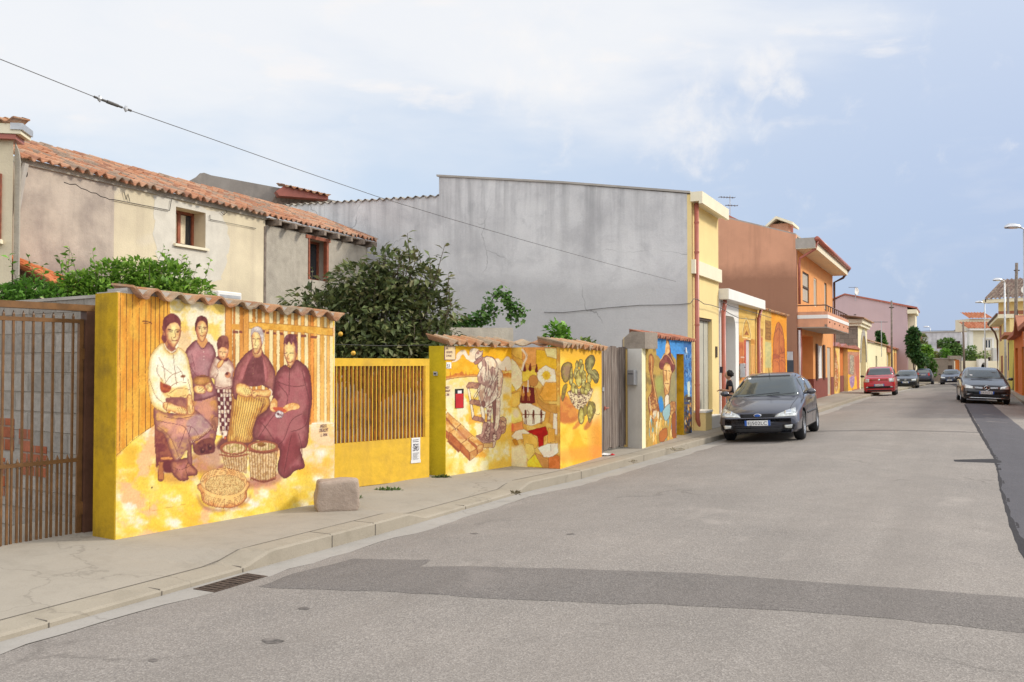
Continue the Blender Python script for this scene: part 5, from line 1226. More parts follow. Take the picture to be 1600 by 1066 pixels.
coping(F2b, F2a, w2, .02, F2b.L-.1, zB+.03, zC+.02, over=.02, depth=.34, rise=.25, pitch=.42, amp=.03, seed=9, row=.4)
coping(F2c, F2a, w2, -.12, F2c.L+.03, zC+.01, zD-.01, seed=10, pitch=.19)
def plate(name, F, root, x0, y0, x1, y1, mat, out=.008, frame=None, th=.006):
    u0, zt_ = F.loc(x0, y0, out); u1, zb_ = F.loc(x1, y1, out)
    if frame: bx('frame', frame, root, min(u0,u1)-.008, max(u0,u1)+.008, -out-.002+.0, -out+th, min(zb_,zt_)-.008, max(zb_,zt_)+.008);
    return bx(name, mat, root, min(u0,u1), max(u0,u1), -out-.004, -out+th-.001, min(zb_,zt_), max(zb_,zt_))
M['signface'] = plain('cream_sign_face', (.78,.6,.34), .6, 0, .06, 6)
sg = fempty('street_sign', F2a, 'cream street name plate with three lines of lettering above the house number', 'sign')
plate('plate', F2a, sg, 695.2, 541.5, 710.8, 562, M['signface'], frame=M['inkviolet'])
for s_, yy, w_ in (("VIA", 546.2, .05), ("GIUSEPPE", 552.2, .135), ("DI MURO", 557.8, .12)): text_part('lettering', s_, .045, F2a, sg, 697, yy, M['inkviolet'], out=.013, width=w_)
nb = fempty('house_number', F2a, 'small white house number plate under the street name plate', 'sign')
plate('plate', F2a, nb, 697.5, 566, 704.8, 575.8, M['white']); text_part('lettering', "53", .07, F2a, nb, 698.3, 574.6, M['ink'], out=.013, width=.055)
lb = fempty('letter_box', F2a, 'red letter box with a dark open slot set in the worker mural wall', 'letter box')
plate('surround', F2a, lb, 711.2, 608, 724.2, 637.4, M['black'], th=.01); plate('flap', F2a, lb, 711.6, 615.5, 723.8, 637.1, M['redbox'], out=.011, th=.01); plate('newspaper', F2a, lb, 715, 610.5, 721, 614.8, M['paper'], out=.012, th=.008)
FE = Face((Q0-F2a.n*.3)[:], Q0[:])
bell = fempty('intercom', FE, 'small grey intercom plate on the olive pillar beside the yellow gate', 'intercom')
u_, z_ = FE.loc(682, 584); bx('plate', M['galv'], bell, u_-.035, u_+.035, -.03, -.011, z_-.028, z_+.028, bevel=.004); bx('grille', M['ink'], bell, u_-.02, u_+.02, -.033, -.031, z_-.012, z_+.012)
for s_, yy, w_ in (("ANGELO", 607.5, .09), ("ORGALLMT", 612.5, .11), ("L. 2006.", 618.5, .09)): text_part('signature', s_, .045, F2a, w2, 695.5, yy, M['inkviolet'], slant=.3, width=w_)
F3 = Face(G(936,709.5,.135).xy, G(981,697.5,.135).xy)
dr = fempty('plank_door', F3, 'weathered grey plank door with rusty latch beside the white pillar', 'door')
zt3 = F3.z(960,541)
nP = 7
for k in range(nP):
    a = F3.L*k/nP; b = F3.L*(k+1)/nP
    bx('plank', M['planks'], dr, a+.004, b-.004, -.008*(k%2), .035, .16+.01*((k*37)%5), zt3-.012*((k*23)%3))
bx('backing', M['planks'], dr, 0, F3.L, .037, .06, .2, zt3-.05)
u_, z_ = F3.loc(944, 638); MB().tube([(u_-.02,-.03,z_),(u_+.16,-.03,z_)], .009, 6).box(u_-.03,u_+.0,-.03,-.0085,z_-.035,z_+.035).build('latch', M['copper'], dr)
u_, z_ = F3.loc(940, 608); bx('metal_patch', M['galv'], dr, u_, u_+.09, -.016, -.0095, z_-.04, z_+.03)
lit = G(945,712,.14); t = empty('crumpled_paper', (lit.x, lit.y, .14), .4, 'crumpled white paper litter at the foot of the plank door', 'litter')
MB().blob((0,0,.018), (.09,.05,.02), 3, rough=.5).build('sheet', M['paper'], t); MB().blob((.14,.02,.01), (.06,.03,.012), 4, rough=.5).build('sheet', M['redbox'], t)
A4 = G(1009,699.5,.135).xy; B4 = G(1081,676,.135).xy
F4 = Face(A4, B4)
w4 = fempty('mural_wall', F4, 'blue mural wall with a peasant in pointed hat and a narrow yellow doorway', 'wall')
zh4 = F4.z(1010,527); zh4b = F4.z(1080,534)
ud0 = F4.u(1057,620); ud1 = F4.u(1068.5,620); zd = F4.z(1057,553)
th = .42
m = MB(); holed(m, 0, F4.L, -.05, zh4, [(ud0, ud1, .12, zd)], 0, th); m.build('wall_body', M['yellow2'], w4)
m = MB(); m.box(ud0-.0, ud1, th*.75, th*.75+.05, .12, zd); m.build('door', M['olive'], w4)
m = MB(); m.box(ud1-.004, ud1-.001, .001, th*.75, .13, zd-.002); m.build('door_reveal', M['olive'], w4)
def mural_peasant(cv):
    cv.view(990,500,5.33)
    cv.C[:] = np.array((178,146,74))/255
    cv.wash([((196,160,80),.5,.1), ((150,124,70),.62,.08)], 7, 1.5, 81)
    SKY = (72,140,200)
    cv.poly([(190,130),(260,150),(500,160),(500,420),(350,330),(300,260),(250,280),(225,330),(190,290),(180,200)], SKY, c2=(78,156,226), ns=6, round=False)
    cv.poly([(415,160),(500,160),(500,640),(420,640)], (60,114,178), round=False, c2=(86,144,200), ns=5)
    rn = random.Random(3)
    for k in range(90):
        x = 425+rn.random()*60; y = 240+rn.random()*290; cv.line([(x,y),(x+rn.uniform(-5,5),y+rn.uniform(12,34))], rn.choice([(30,60,110),(150,190,220),(20,44,88),(190,214,226),(96,150,200)]), .55)
    cv.poly([(418,640),(440,620),(500,650),(500,940),(420,950)], (110,96,60), c2=(60,70,110), ns=3, round=False)
    cv.poly([(448,530),(466,525),(468,660),(452,670)], (220,226,206), c2=(180,200,190), ns=3); cv.ell(458,655,20,16,(70,50,50));
    for k in range(50):
        x = 425+rn.random()*60; y = 680+rn.random()*240; cv.poly([(x,y),(x+8,y+6),(x+5,y+28),(x-4,y+20)], rn.choice([(214,140,60),(52,50,80),(150,90,50),(70,110,170),(226,190,110),(60,44,44)]), .9)
    cv.ell(210,540,28,60,(214,210,96),f=4,a=.8); cv.poly([(205,650),(235,640),(250,740),(225,770),(205,720)], (60,140,206), f=1.5); cv.poly([(300,480),(350,440),(355,660),(310,700),(290,620)], (150,150,120), .6, f=3)
    cv.poly([(180,480),(240,470),(250,620),(200,650),(185,580)], (140,150,96), .5, f=3)
    E = (96,48,40)
    cv.poly([(128,300),(150,285),(168,330),(160,420),(165,480),(175,560),(200,680),(215,760),(195,840),(160,840),(125,740),(120,660),(150,580),(140,480),(125,400)], (196,130,66), c2=(146,84,44), ns=3, st=2, edge=E)
    cv.ell(160,720,38,80,(150,92,54),c2=(214,160,92),ns=2.5,edge=E); cv.line([(130,640),(150,800),(190,820)], (232,206,160), .8); cv.line([(145,300),(150,420),(170,560),(195,700)], (236,190,120), .8)
    cv.poly([(248,380),(300,370),(318,420),(305,500),(298,580),(285,625),(262,628),(252,560),(246,460)], (212,150,84), c2=(236,190,124), ns=4, st=2, edge=E, rim=(150,88,52), rw=1.6)
    cv.line([(256,420),(270,424)], (60,30,30), .8); cv.line([(285,425),(302,428)], (60,30,30), .8); cv.line([(274,420),(270,490),(280,500)], (140,80,46), .8); cv.line([(262,530),(290,532)], (120,50,40), .9); cv.line([(262,560),(280,600)], (150,88,50), .7)
    cv.poly([(214,400),(218,350),(240,320),(262,280),(268,225),(275,165),(290,170),(305,250),(312,310),(335,360),(342,400),(318,438),(300,370),(262,360),(240,410)], (122,58,54), c2=(150,82,70), ns=5, edge=(70,30,34)); cv.poly([(262,240),(272,168),(288,175),(300,250),(285,285),(262,285)], (222,160,92), c2=(240,196,130), ns=4); cv.line([(222,340),(255,290),(290,300),(330,370)], (232,180,120), .9)
    cv.poly([(260,640),(290,625),(290,720),(262,730)], (240,226,196), edge=E)
    for k in range(80):
        x = 118+rn.random()*230; y = 700+rn.random()*310
        if y < 700+abs(x-270)*.4: continue
        cv.poly([(x,y),(x+9,y+8),(x+7,y+50),(x+2,y+75),(x-5,y+30)], rn.choice([(240,196,96),(250,222,150),(186,110,52),(214,150,66),(150,84,48),(120,170,180),(244,232,200),(232,170,70)]), .92, round=False)
    cv.poly([(305,690),(345,685),(352,760),(320,800),(300,760)], (214,166,96), c2=(176,116,66), ns=3, edge=E); cv.poly([(240,760),(300,700),(298,800),(262,840)], (156,190,190), edge=E)
    cv.poly([(215,940),(270,900),(280,960),(250,1010),(215,1010)], (186,110,50), edge=E); cv.poly([(320,800),(352,780),(352,980),(320,960)], (160,88,46), edge=E)
    cv.line([(352,280),(352,940)], (60,110,170), .5)
cv = Canvas(F4, 0, F4.L, lambda u: .05, lambda u: zh4, .011)
mural_peasant(cv); cv.build('mural', w4, holes=[(ud0-.003, ud1+.003, .0, zd+.003)])
tile_sheet('tile_coping', w4, (-.02, -.09, zh4+.01), (1,0,(zh4b-zh4)/F4.L), F4.L+.02, (0,.95,.28), .42, pitch=.2, row=.42, amp=.036, thick=.018, mat=M['tile'], seed=14, base=[(.42,.15,.08),(.36,.13,.08),(.46,.2,.12)])
for nm, lb_, x, y, mt in (('number_plate','white number plate at the left of the blue mural wall',1011.5,541,M['white']),('number_plate','pale number plate in the blue paint right of the doorway',1071,547,M['paper'])):
    e = fempty(nm, F4, lb_, 'number plate'); u_, z_ = F4.loc(x, y); bx('plate', mt, e, u_-.035, u_+.035, -.02, -.006, z_-.055, z_+.055)
    text_part('lettering', "4" if x < 1050 else "47", .07, F4, e, x-1.6, y+2.5, M['ink'], out=.023)
dd = F4.d; nn = F4.n
PA = Face((G(981,699,.135).xy)[:], (G(1003.5,701,.135).xy)[:])
gw = fempty('garden_pillar', PA, 'pillar with grey side and cream front edge between plank door and blue mural wall', 'pillar')
zt = PA.z(990,545)
m = MB(); m.prism_xy([(0,0),(PA.L,0),tolocal(PA, G(1010,699.2,.135).xy),tolocal(PA, F4.world(.0,0,-.3).xy),(0.05,.25)], -.05, zt).build('pillar_body', M['greycol'], gw)
fr = tolocal(PA, G(1010,699.2,.135).xy);
m = MB(); m.prism_xy([(PA.L+.001,-.006),(fr[0]+.004,fr[1]-.006),(fr[0]+.002,fr[1]),(PA.L,0.001)], .0, zt+.004).build('front_edge', M['creamwall'], gw)
MB().prism_uz([(-.16,zt),(PA.L+.05,zt),(PA.L+.05,PA.z(1008,519)),(.06,PA.z(985,518)),(-.16,PA.z(981,531))], .03, .4).build('block_top', M['oldstone'], gw)
mb_ = fempty('mail_box', PA, 'small grey metal mail box on the grey side of the pillar', 'mail box')
u_, z_ = PA.loc(990.5, 590); bx('box', M['galv'], mb_, u_-.085, u_+.085, -.10, -.005, z_-.14, z_+.14, bevel=.01); bx('slot', M['ink'], mb_, u_-.06, u_+.06, -.104, -.101, z_+.06, z_+.075)
A0 = (4.19, 20.85); dF = Vector((.4405,.898)).normalized()
FH = Face(A0, (A0[0]+dF.x*30, A0[1]+dF.y*30))
yh = fempty('yellow_house', FH, 'tall pale yellow house with cream eaves slab and a big bare grey cement gable', 'house')
uR = FH.u(1123, 500); zE = FH.z(1081, 303)
FGb = Face(A0, (A0[0]-FH.n.x*20, A0[1]-FH.n.y*20)); FGb = Face(FGb.B[:], FGb.A[:])
def GZ(x, y): return FGb.loc(x, y)
u1_, z1_ = GZ(686, 276); u2_, z2_ = GZ(686, 306); u3_, z3_ = GZ(440, 321); u4, z4 = GZ(880, 287)
Lg = FGb.L
root = fempty('tmp', FGb, 'x', 'x'); bpy.data.objects.remove(root)
gab = empty('tmpg', (0,0,0)); bpy.data.objects.remove(gab)
def child_frame(F, Froot, o):
    v = F.A-Froot.A; o.location = (v.dot(Froot.d), -v.dot(Froot.n), 0); o.rotation_euler = (0,0,F.ang-Froot.ang); return o
o = MB().prism_uz([(u3_-1.5,0),(Lg-.1,0),(Lg-.1,zE),(u4,z4),(u1_,z1_),(u1_,z2_),(u3_,z3_),(u3_-1.5,z3_)], 0, .3).build('gable_wall', M['gable'], yh); child_frame(FGb, FH, o)
def strip_along(pts, w0, w1, h0, h1, name, mat):
    m = MB()
    for (a, za), (b, zb_) in zip(pts, pts[1:]):
        i = m.addv([(a,w0,za+h0),(b,w0,zb_+h0),(b,w1,zb_+h0),(a,w1,za+h0),(a,w0,za+h1),(b,w0,zb_+h1),(b,w1,zb_+h1),(a,w1,za+h1)])
        for q in ((0,3,2,1),(4,5,6,7),(0,1,5,4),(1,2,6,5),(2,3,7,6),(3,0,4,7)): m.f.append(tuple(i+j for j in q)); m.m.append(0)
    return m.build(name, mat, yh)
child_frame(FGb, FH, strip_along([(u1_-.06,z1_+.005),(u4,z4+.005),(Lg-.02,zE+.005)], -.04, .5, 0, .05, 'gable_coping', M['concrete']))
o = tile_sheet('corrugated_roof', yh, (u3_-1, -.05, z3_+.01), (1,0,(z2_-z3_)/(u1_-u3_)), u1_-u3_+1, (0,1,.02), 3.0, pitch=.24, row=3, amp=.035, thick=.012, mat=M['oldtile'], base=[(.36,.32,.27),(.4,.34,.27),(.33,.3,.26)], seed=3); child_frame(FGb, FH, o)
dA, dB = FH.u(1091.4,600), FH.u(1113,600); zdt = FH.z(1100, 497)
m = MB(); holed(m, .302, uR, -.05, zE-.02, [(dA, dB, .12, zdt)], 0, .3); m.build('street_wall', M['yhouse'], yh)
bx('corner_return', M['yhouse'], yh, -.004, .3015, -.001, .1, 0, zE-.02)
m = MB(); m.box(.31, uR, .31, 8, 0, 5.2); m.build('house_core', M['yhouse'], yh)
bx('door', M['doorgrey'], yh, dA-.02, dB-.0, .10, .15, .5, zdt-.001)
bx('door_seam', M['ink'], yh, (dA*.35+dB*.65)-.008, (dA*.35+dB*.65)+.008, .094, .099, .5, zdt-.01)
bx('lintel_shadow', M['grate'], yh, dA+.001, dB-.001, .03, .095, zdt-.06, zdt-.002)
for k, (a, b, h) in enumerate(((dA-.45, dA+.15, .55), (dA+.0, dB+.15, .42), (dA+.3, dB+.35, .27))):
    bx('step', M['white'] if k != 0 else M['yhouse'], yh, a+.001*k, b, -.30+.1*k-.002*k if False else -.28+.04*k, .2, .1, h)
bx('step', M['white'], yh, dA-.47, dA+.17, -.30, .2, .55, .6)
zb0 = FH.z(1079,427); zb1 = FH.z(1079,405)
bx('belt_course', M['offwhite'], yh, -.04, uR+.01, -.09, -.001, zb0, zb1)
zs0 = FH.z(1093,317,.45); zs1 = FH.z(1093,300,.45)
m = MB(); m.box(-.08, uR+.0, -.28, .0, zE-.2, zE+.02); m.box(-.08, uR+.0, -.282, -.2, zE-.26, zE-.2001); m.build('eaves_slab', M['offwhite'], yh)
bx('roof_slab', M['concrete'], yh, .31, uR+.02, .31, 6.9, zE-.05, zE+.03)
m = MB(); ux = .12
m.tube([(ux,-.09,zE-.22),(ux,-.09,.75),(ux+.0,-.09,.4),(ux+.05,-.13,.24),(ux+.2,-.2,.2)], .055, 10); m.build('downpipe', M['copper'], yh, smooth=True)
for z in (1.2,2.6,4.3,5.0): MB().tube([(ux,-.09,z-.02),(ux,-.09,z+.02)], .062, 10).build('pipe_clamp', M['copper'], yh)
bx('plinth', M['offwhite'], yh, .25, dA-.5, -.03, -.001, .0, .42) if dA-.5 > .3 else None
u_, z_ = FH.loc(1118.5,550); bx('meter_box', M['grate'], yh, u_-.07, u_+.07, -.03, -.001, z_-.14, z_+.14)
u_, z_ = FH.loc(1125,578); bx('wall_lamp', M['ink'], yh, u_-.03, u_+.03, -.08, -.001, z_-.08, z_+.08)
FS = FH
U = lambda x: FS.u(x, 560)
def pipe(root, u, zt_, mat=None, r=.055, out=.09, z0=.25, elbow=True, neck=0.0):
    m = MB(); pts = [(u+neck,-out-.1,zt_),(u+neck*.4,-out,zt_-.28),(u,-out,zt_-.5),(u,-out,z0+.15)] if neck else [(u,-out,zt_),(u,-out,z0+.15)]
    if elbow: pts += [(u+.02,-out-.03,z0+.03),(u+.12,-out-.1,z0)]
    return m.tube(pts, r, 10).build('downpipe', mat or M['copper'], root, smooth=True)
wb = fempty('white_house', FS, 'low white house with thick white canopy slab and rounded archway, red brown downpipe', 'house')
wa, wb_ = uR+.02, U(1154.5); zc0 = FS.z(1141,462,.5); zc1 = FS.z(1141,447,.5)
oa, ob = U(1131.5), U(1149.5); zo = FS.z(1140, 494)
m = MB(); N_ = 8
pts_l = [(oa, zo-.001)]; r_ = .32
poly = [(wa,0),(oa,0),(oa,zo-r_)]+[(oa+r_-r_*math.cos(t), zo-r_+r_*math.sin(t)) for t in np.linspace(0,math.pi/2,N_)]+[(ob-r_+r_*math.sin(t), zo-r_+r_*math.cos(t)) for t in np.linspace(0,math.pi/2,N_)]+[(ob,zo-r_),(ob,0),(wb_,0),(wb_,zc0+.05),(wa,zc0+.05)]
m.prism_uz(poly, 0, .3); m.build('street_wall', M['white'], wb)
m = MB(); m.box(wa+.05, wb_+.6, 1.6, 1.65, 0, zc0); m.box(ob+.35,ob+.4,.3,1.6,0,zc0); m.box(wa+.01, wa+.05, .3, 1.65, 0, zc0); m.build('porch_wall', M['greycol'], wb)
bx('porch_floor', M['concrete'], wb, wa+.05, ob+.35, .3, 1.6, .1, .16)
bx('porch_ceiling', M['white'], wb, wa+.05, ob+.35, .3, 1.6, zo+.2, zo+.25)
uc1 = FS.u(1196,560,.25)
m = MB(); m.box(wa+.0, uc1, -.26, 3, zc0-.02, zc1+.02); m.build('canopy_slab', M['white'], wb, bevel=.01)
pipe(wb, wa+.12, zc0-.3, neck=-.0, r=.06)
MB().tube([(wa+.3,-.09,zc0-.03),(wa+.24,-.09,zc0-.2),(wa+.12,-.09,zc0-.4)], .06, 8).build('downpipe_neck', M['copper'], wb, smooth=True)
ym = fempty('mural_house', FS, 'low yellow mural house with painted niche over its door and big brown arch', 'house')
ya, yb = wb_+.01, U(1229.3); zy = 3.42
da, db, dz = U(1165.5), U(1173), FS.z(1170, 531)
m = MB(); holed(m, ya, yb, -.05, zy, [(da, db, .1, dz)], 0, .3); m.build('street_wall', M['yellow2'], ym)
bx('door', M['lilacdoor'], ym, da, db, .05, .1, .14, dz-.001)
def mural_arch(cv):
    cv.view(1120,480,7.614)
    cv.C[:] = np.array((236,194,104))/255
    cv.wash([((244,206,120),.5,.15), ((226,176,84),.62,.08)], 9, 2, 101)
    E = (140,86,50)
    cv.poly([(645,60),(835,110),(835,900),(655,900)], (250,172,50), c2=(244,160,40), ns=8, round=False)
    cv.poly([(250,330),(460,390),(460,900),(250,900)], (214,150,84), round=False, c2=(232,176,96), ns=3)
    cv.poly([(255,340),(320,355),(320,420),(255,410)], (214,158,70), round=False); cv.poly([(400,370),(445,390),(445,440),(400,430)], (200,140,60), round=False)
    cv.poly([(262,420),(315,420),(315,700),(262,690)], (188,98,56), c2=(206,120,66), ns=3, round=False); cv.poly([(320,385),(350,390),(352,820),(322,820)], (196,96,70), round=False)
    for k in range(14): cv.line([(320,400+k*31),(352,406+k*31)], (120,60,50), .35)
    cv.poly([(300,690),(330,690),(325,850),(300,850)], (232,140,70), edge=E); cv.ell(280,720,18,40,(236,226,204)); cv.line([(285,597),(322,598)], (240,220,200), .8)
    cv.poly([(405,440),(445,440),(460,810),(425,810)], (236,176,84), round=False);
    for k in range(8): cv.line([(408+k*6,450),(418+k*6,800)], rn_c[k%3], .5)
    cv.poly([(302,340),(308,260),(322,180),(347,125),(375,165),(395,260),(404,350),(400,385),(350,375),(305,365)], (250,226,160), edge=None); cv.poly([(310,330),(316,260),(330,190),(348,150),(368,185),(385,260),(396,340),(394,370),(350,360),(312,352)], (222,170,84), c2=(240,196,100), ns=3, edge=(120,80,50)); cv.poly([(330,330),(345,290),(352,270),(362,295),(378,335)], (178,112,60), c2=(140,80,44), ns=2)
    cv.line([(322,345),(385,352)], (150,90,50), .6); cv.line([(326,300),(348,220),(382,310)], (180,120,60), .5)
    cv.poly([(478,250),(550,265),(550,355),(478,330)], (206,160,84), c2=(190,140,76), ns=2.5, round=False); cv.poly([(485,340),(545,360),(548,780),(482,790)], (196,116,76), round=False, c2=(214,140,90), ns=3)
    cv.poly([(510,470),(530,480),(540,560),(530,640),(545,800),(490,800),(500,650),(520,560)], (236,190,120), c2=(176,110,76), ns=2, edge=E); cv.poly([(548,350),(570,60),(576,60),(572,800),(552,800)], (244,206,120), round=False)
    cv.poly([(574,60),(645,80),(648,800),(574,800)], (214,170,84), round=False, c2=(228,186,100), ns=4); cv.poly([(576,160),(640,175),(642,390),(578,385)], (182,132,66), round=False, c2=(160,112,56), ns=2, edge=(120,80,40))
    for k in range(14): cv.line([(582,180+k*14),(636,188+k*14)], (110,70,40), .3, .7)
    cv.poly([(574,410),(645,430),(648,720),(576,720)], (214,200,134), round=False, c2=(196,190,130), ns=4)
    cv.poly([(672,900),(672,500),(680,350),(698,250),(722,185),(745,190),(775,250),(795,350),(804,480),(806,900)], (194,104,54), c2=(210,122,64), ns=5, st=2, edge=(120,60,40), ew=.7)
    cv.line([(740,200),(742,870)], (128,62,42), .6)
    for pl in ([(676,570),(700,560),(735,580),(740,600)],[(676,620),(710,600),(738,612)],[(745,540),(775,555),(800,530)],[(748,590),(780,600),(804,595)],[(748,640),(775,632),(804,660)],[(690,640),(730,660),(738,690)],[(760,470),(775,540),(800,540)],[(700,300),(735,250),(780,330)]): cv.line(pl, (128,62,50), .8, .85)
    cv.poly([(676,560),(735,580),(738,605),(676,615)], (160,76,56), .6, f=1.5)
rn_c = [(180,110,56),(250,216,140),(206,140,70)]
cv = Canvas(FS, ya, yb, lambda u: .05, lambda u: zy-.02, .03)
mural_arch(cv); cv.build('mural', ym, holes=[(da, db, .0, dz)])
tile_sheet('tile_edge', ym, (uc1-.3, -.1, zy+.0), (1,0,0), yb-uc1+.32, (0,.95,.28), 1.6, pitch=.22, row=.4, amp=.035, mat=M['tile'], seed=20)
bx('roof', M['concrete'], ym, ya, uc1-.3, .1, 4, zy-.1, zy+.02)
pipe(ym, U(1181), zy-.3); MB().tube([(U(1181)+.3,-.12,zy-.02),(U(1181)+.1,-.1,zy-.25),(U(1181),-.09,zy-.45)], .055, 8).build('downpipe_neck', M['copper'], ym, smooth=True)
u_, z_ = FS.loc(1157,579); mbx = fempty('mail_box', FS, 'grey mail box on the white jamb beside the painted door', 'mail box'); bx('box', M['galv'], mbx, u_-.15, u_+.15, -.12, -.01, z_-.2, z_+.2, bevel=.015)
bx('slot', M['ink'], mbx, u_-.1, u_+.1, -.124, -.121, z_+.08, z_+.1)
M['slate'] = plain('dark_slate_paint', (.06,.07,.09), .8)
M['parapet'] = stucco('faded_terracotta_paint', (.66,.33,.2), dirt=(.4,.2,.14), stain=.4, streak=.5, bump=.2)
oh = fempty('orange_house', FS, 'two storey orange house with brown gable, balcony and dark red plinth', 'house')
ca = U(1245.3); cb = U(1302); zr = FS.z(1245.3, 368); FO = Face(FS.world(ca,0).xy[:], (FS.world(ca,0)-Vector((FS.n.x,FS.n.y,0))*20).xy[:]); FO = Face(FO.B[:], FO.A[:]); LO = FO.L
gz = lambda x, y: FO.loc(x, y)
g1 = gz(1137,341.5)
sl_ = (g1[1]-zr)/(LO-g1[0]); ur = LO-5.2; zr2 = zr+sl_*5.2
o = MB().prism_uz([(LO-11,0),(LO,0),(LO,zr),(ur,zr2),(LO-11,zr2-sl_*5.8)], 0, .3).build('gable_wall', M['brown'], oh); child_frame(FO, FS, o)
o = MB().prism_uz([(LO-.02,zr-.02),(ur,zr2-.02),(LO-11,zr2-sl_*5.8-.02),(LO-11,zr2-sl_*5.8+.06),(ur,zr2+.07),(LO-.02,zr+.06)], .05, cb-ca).build('roof', M['concrete'], oh); child_frame(FO, FS, o)
v1 = gz(1116,319); v2 = gz(1149.5,343)
o = MB().prism_uz([(v2[0],v2[1]-.55),(v2[0],v2[1]),(v1[0]-1.5,v1[1]+.62),(v1[0]-1.5,v1[1]-.5)], .6, .75).build('roof_verge', M['offwhite'], oh); child_frame(FO, FS, o)
o = MB().prism_uz([(v2[0]+.05,v2[1]-.06),(v2[0]+.05,v2[1]+.04),(v1[0]-1.5,v1[1]+.68),(v1[0]-1.5,v1[1]+.58)], .5, 5).build('upper_roof', M['copper'], oh); child_frame(FO, FS, o)
t1 = FO.loc(1190,366); t2 = FO.loc(1231,369)
pk = 2.2
def fo(x, y, out=0): return FO.loc(x, y, out)
a_, b_ = FO.u(1197,360,-pk), FO.u(1232,360,-pk); zt1 = FO.z(1213,350,-pk); zbk = FO.z(1213,375,-pk)
o = MB().box(a_, b_, pk, pk+1.2, zbk-1.0, zt1).build('turret', M['brown'], oh); child_frame(FO, FS, o)
o = MB().prism_uz([(FO.u(1188,365,-pk),FO.z(1188,366,-pk)),(FO.u(1214,345,-pk),FO.z(1214,343,-pk)),(FO.u(1240,352,-pk),FO.z(1240,352,-pk)),(FO.u(1240,352,-pk),FO.z(1240,348,-pk)),(FO.u(1214,345,-pk),FO.z(1214,339,-pk)),(FO.u(1188,365,-pk),FO.z(1188,362,-pk))], pk-.25, pk+1.5).build('turret_roof', M['offwhite'], oh); child_frame(FO, FS, o)
o = MB().box(FO.u(1236,360,-pk), FO.u(1239.5,360,-pk), pk-.1, pk, FO.z(1238,366,-pk), FO.z(1238,353,-pk)).build('turret_pipe', M['copper'], oh); child_frame(FO, FS, o)
zw = FS.z(1246, 391)
en_a, en_b, en_z = U(1253), U(1270.5), FS.z(1260, 524)
wn_a, wn_b, wn_z0, wn_z1 = U(1276.5), U(1285.5), FS.z(1281,592), FS.z(1281,540)
d2a, d2b, d2z = U(1292.3), U(1298), FS.z(1295,543)
w1a, w1b, w1z0, w1z1 = U(1255), U(1265), FS.z(1260,473), FS.z(1260,427)
w2a, w2b, w2z1 = U(1272.3), U(1277.3), FS.z(1275,436); w3a, w3b, w3z1 = U(1289), U(1292.6), FS.z(1291,443)
holes = [(en_a,en_b,.1,en_z),(wn_a,wn_b,wn_z0,wn_z1),(d2a,d2b,.15,d2z),(w1a,w1b,w1z0,w1z1),(w2a,w2b,w1z0,w2z1),(w3a,w3b,w1z0,w3z1)]
m = MB(); holed(m, ca+.302, cb, -.05, zw, holes, .0, .35); m.build('street_wall', M['orange'], oh)
m = MB()
for a,b in ((ca,en_a),(en_b,d2a),(d2b,cb)): bx('plinth', M['plinth'], oh, a+.002, b-.002, -.02, -.001, .0, 1.02)
bx('plinth', M['plinth'], oh, en_b-.003,en_b+.015,.001,.3,.1,1.02)
bx('entry_door', M['orangedeep'], oh, en_a, en_b, 1.4, 1.45, .1, en_z+.1); m = MB(); m.box(en_b,en_b+.1,.35,1.4,.1,en_z+.2); m.box(en_a-.1,en_a,.35,1.4,.1,en_z+.2); m.box(en_a,en_b,.35,1.4,en_z,en_z+.2); m.build('porch', M['orange'], oh)
def window(root, a, b, z0, z1, y, fmat, gmat, bars=1, fr=.06, sill=None):
    m = MB(); m.box(a, b, y, y+.05, z0, z0+fr); m.box(a, b, y, y+.05, z1-fr, z1); m.box(a, a+fr, y, y+.05, z0+fr, z1-fr); m.box(b-fr, b, y, y+.05, z0+fr, z1-fr)
    for k in range(bars): c = a+(b-a)*(k+1)/(bars+1); m.box(c-fr*.45, c+fr*.45, y, y+.05, z0+fr, z1-fr)
    w_ = m.build('window', fmat, root); MB().box(a+.01, b-.01, y+.02, y+.03, z0+.01, z1-.01).build('pane', gmat, w_)
    if sill: MB().box(a-.08, b+.08, y-.25 if sill > 1 else -.06, y, z0-.06, z0-.001).build('sill', M['offwhite'], w_)
    return w_
window(oh, w1a, w1b, w1z0, w1z1, .03, M['grate'], M['shutter'], 0, .06); window(oh, w2a, w2b, w1z0, w2z1, .03, M['offwhite'], M['shutter'], 0); window(oh, w3a, w3b, w1z0, w3z1, .03, M['grate'], M['shutter'], 0)
bx('window_rail', M['grate'], oh, w1a, w1b, .01, .029, (w1z0+w1z1)/2-.04, (w1z0+w1z1)/2+.04)
window(oh, wn_a, wn_b, wn_z0, wn_z1, .03, M['white'], M['paper'], 1, .06); bx('door', M['shutter'], oh, d2a, d2b, .04, .09, .15, d2z)
for (a, b) in ((wn_a-.5, wn_a-.0), (wn_b+.0, wn_b+.5)):
    m = MB(); m.box(a, b, -.06, -.012, wn_z0-.05, wn_z1+.05)
    for k in range(24): z = wn_z0+(wn_z1-wn_z0)*(k+.5)/24; m.box(a+.05, b-.05, -.075, -.061, z-.012, z+.02)
    m.build('shutter', M['darkbrown'], oh)
eo = .72; m = MB(); m.box(ca-.02, cb+.1, -eo, 0.02, zw, zw+.36); m.build('eaves_slab', M['offwhite'], oh)
m = MB(); m.box(ca-.03, ca-.0201, -eo+.0, .02, zw+.02, zw+.42); m.build('eaves_end', M['concrete'], oh)
m = MB(); m.tube([(ca-.05,-eo-.07,zw+.36),(cb+.12,-eo-.07,zw+.36)], .1, 10); m.build('gutter', M['copper'], oh, smooth=True)
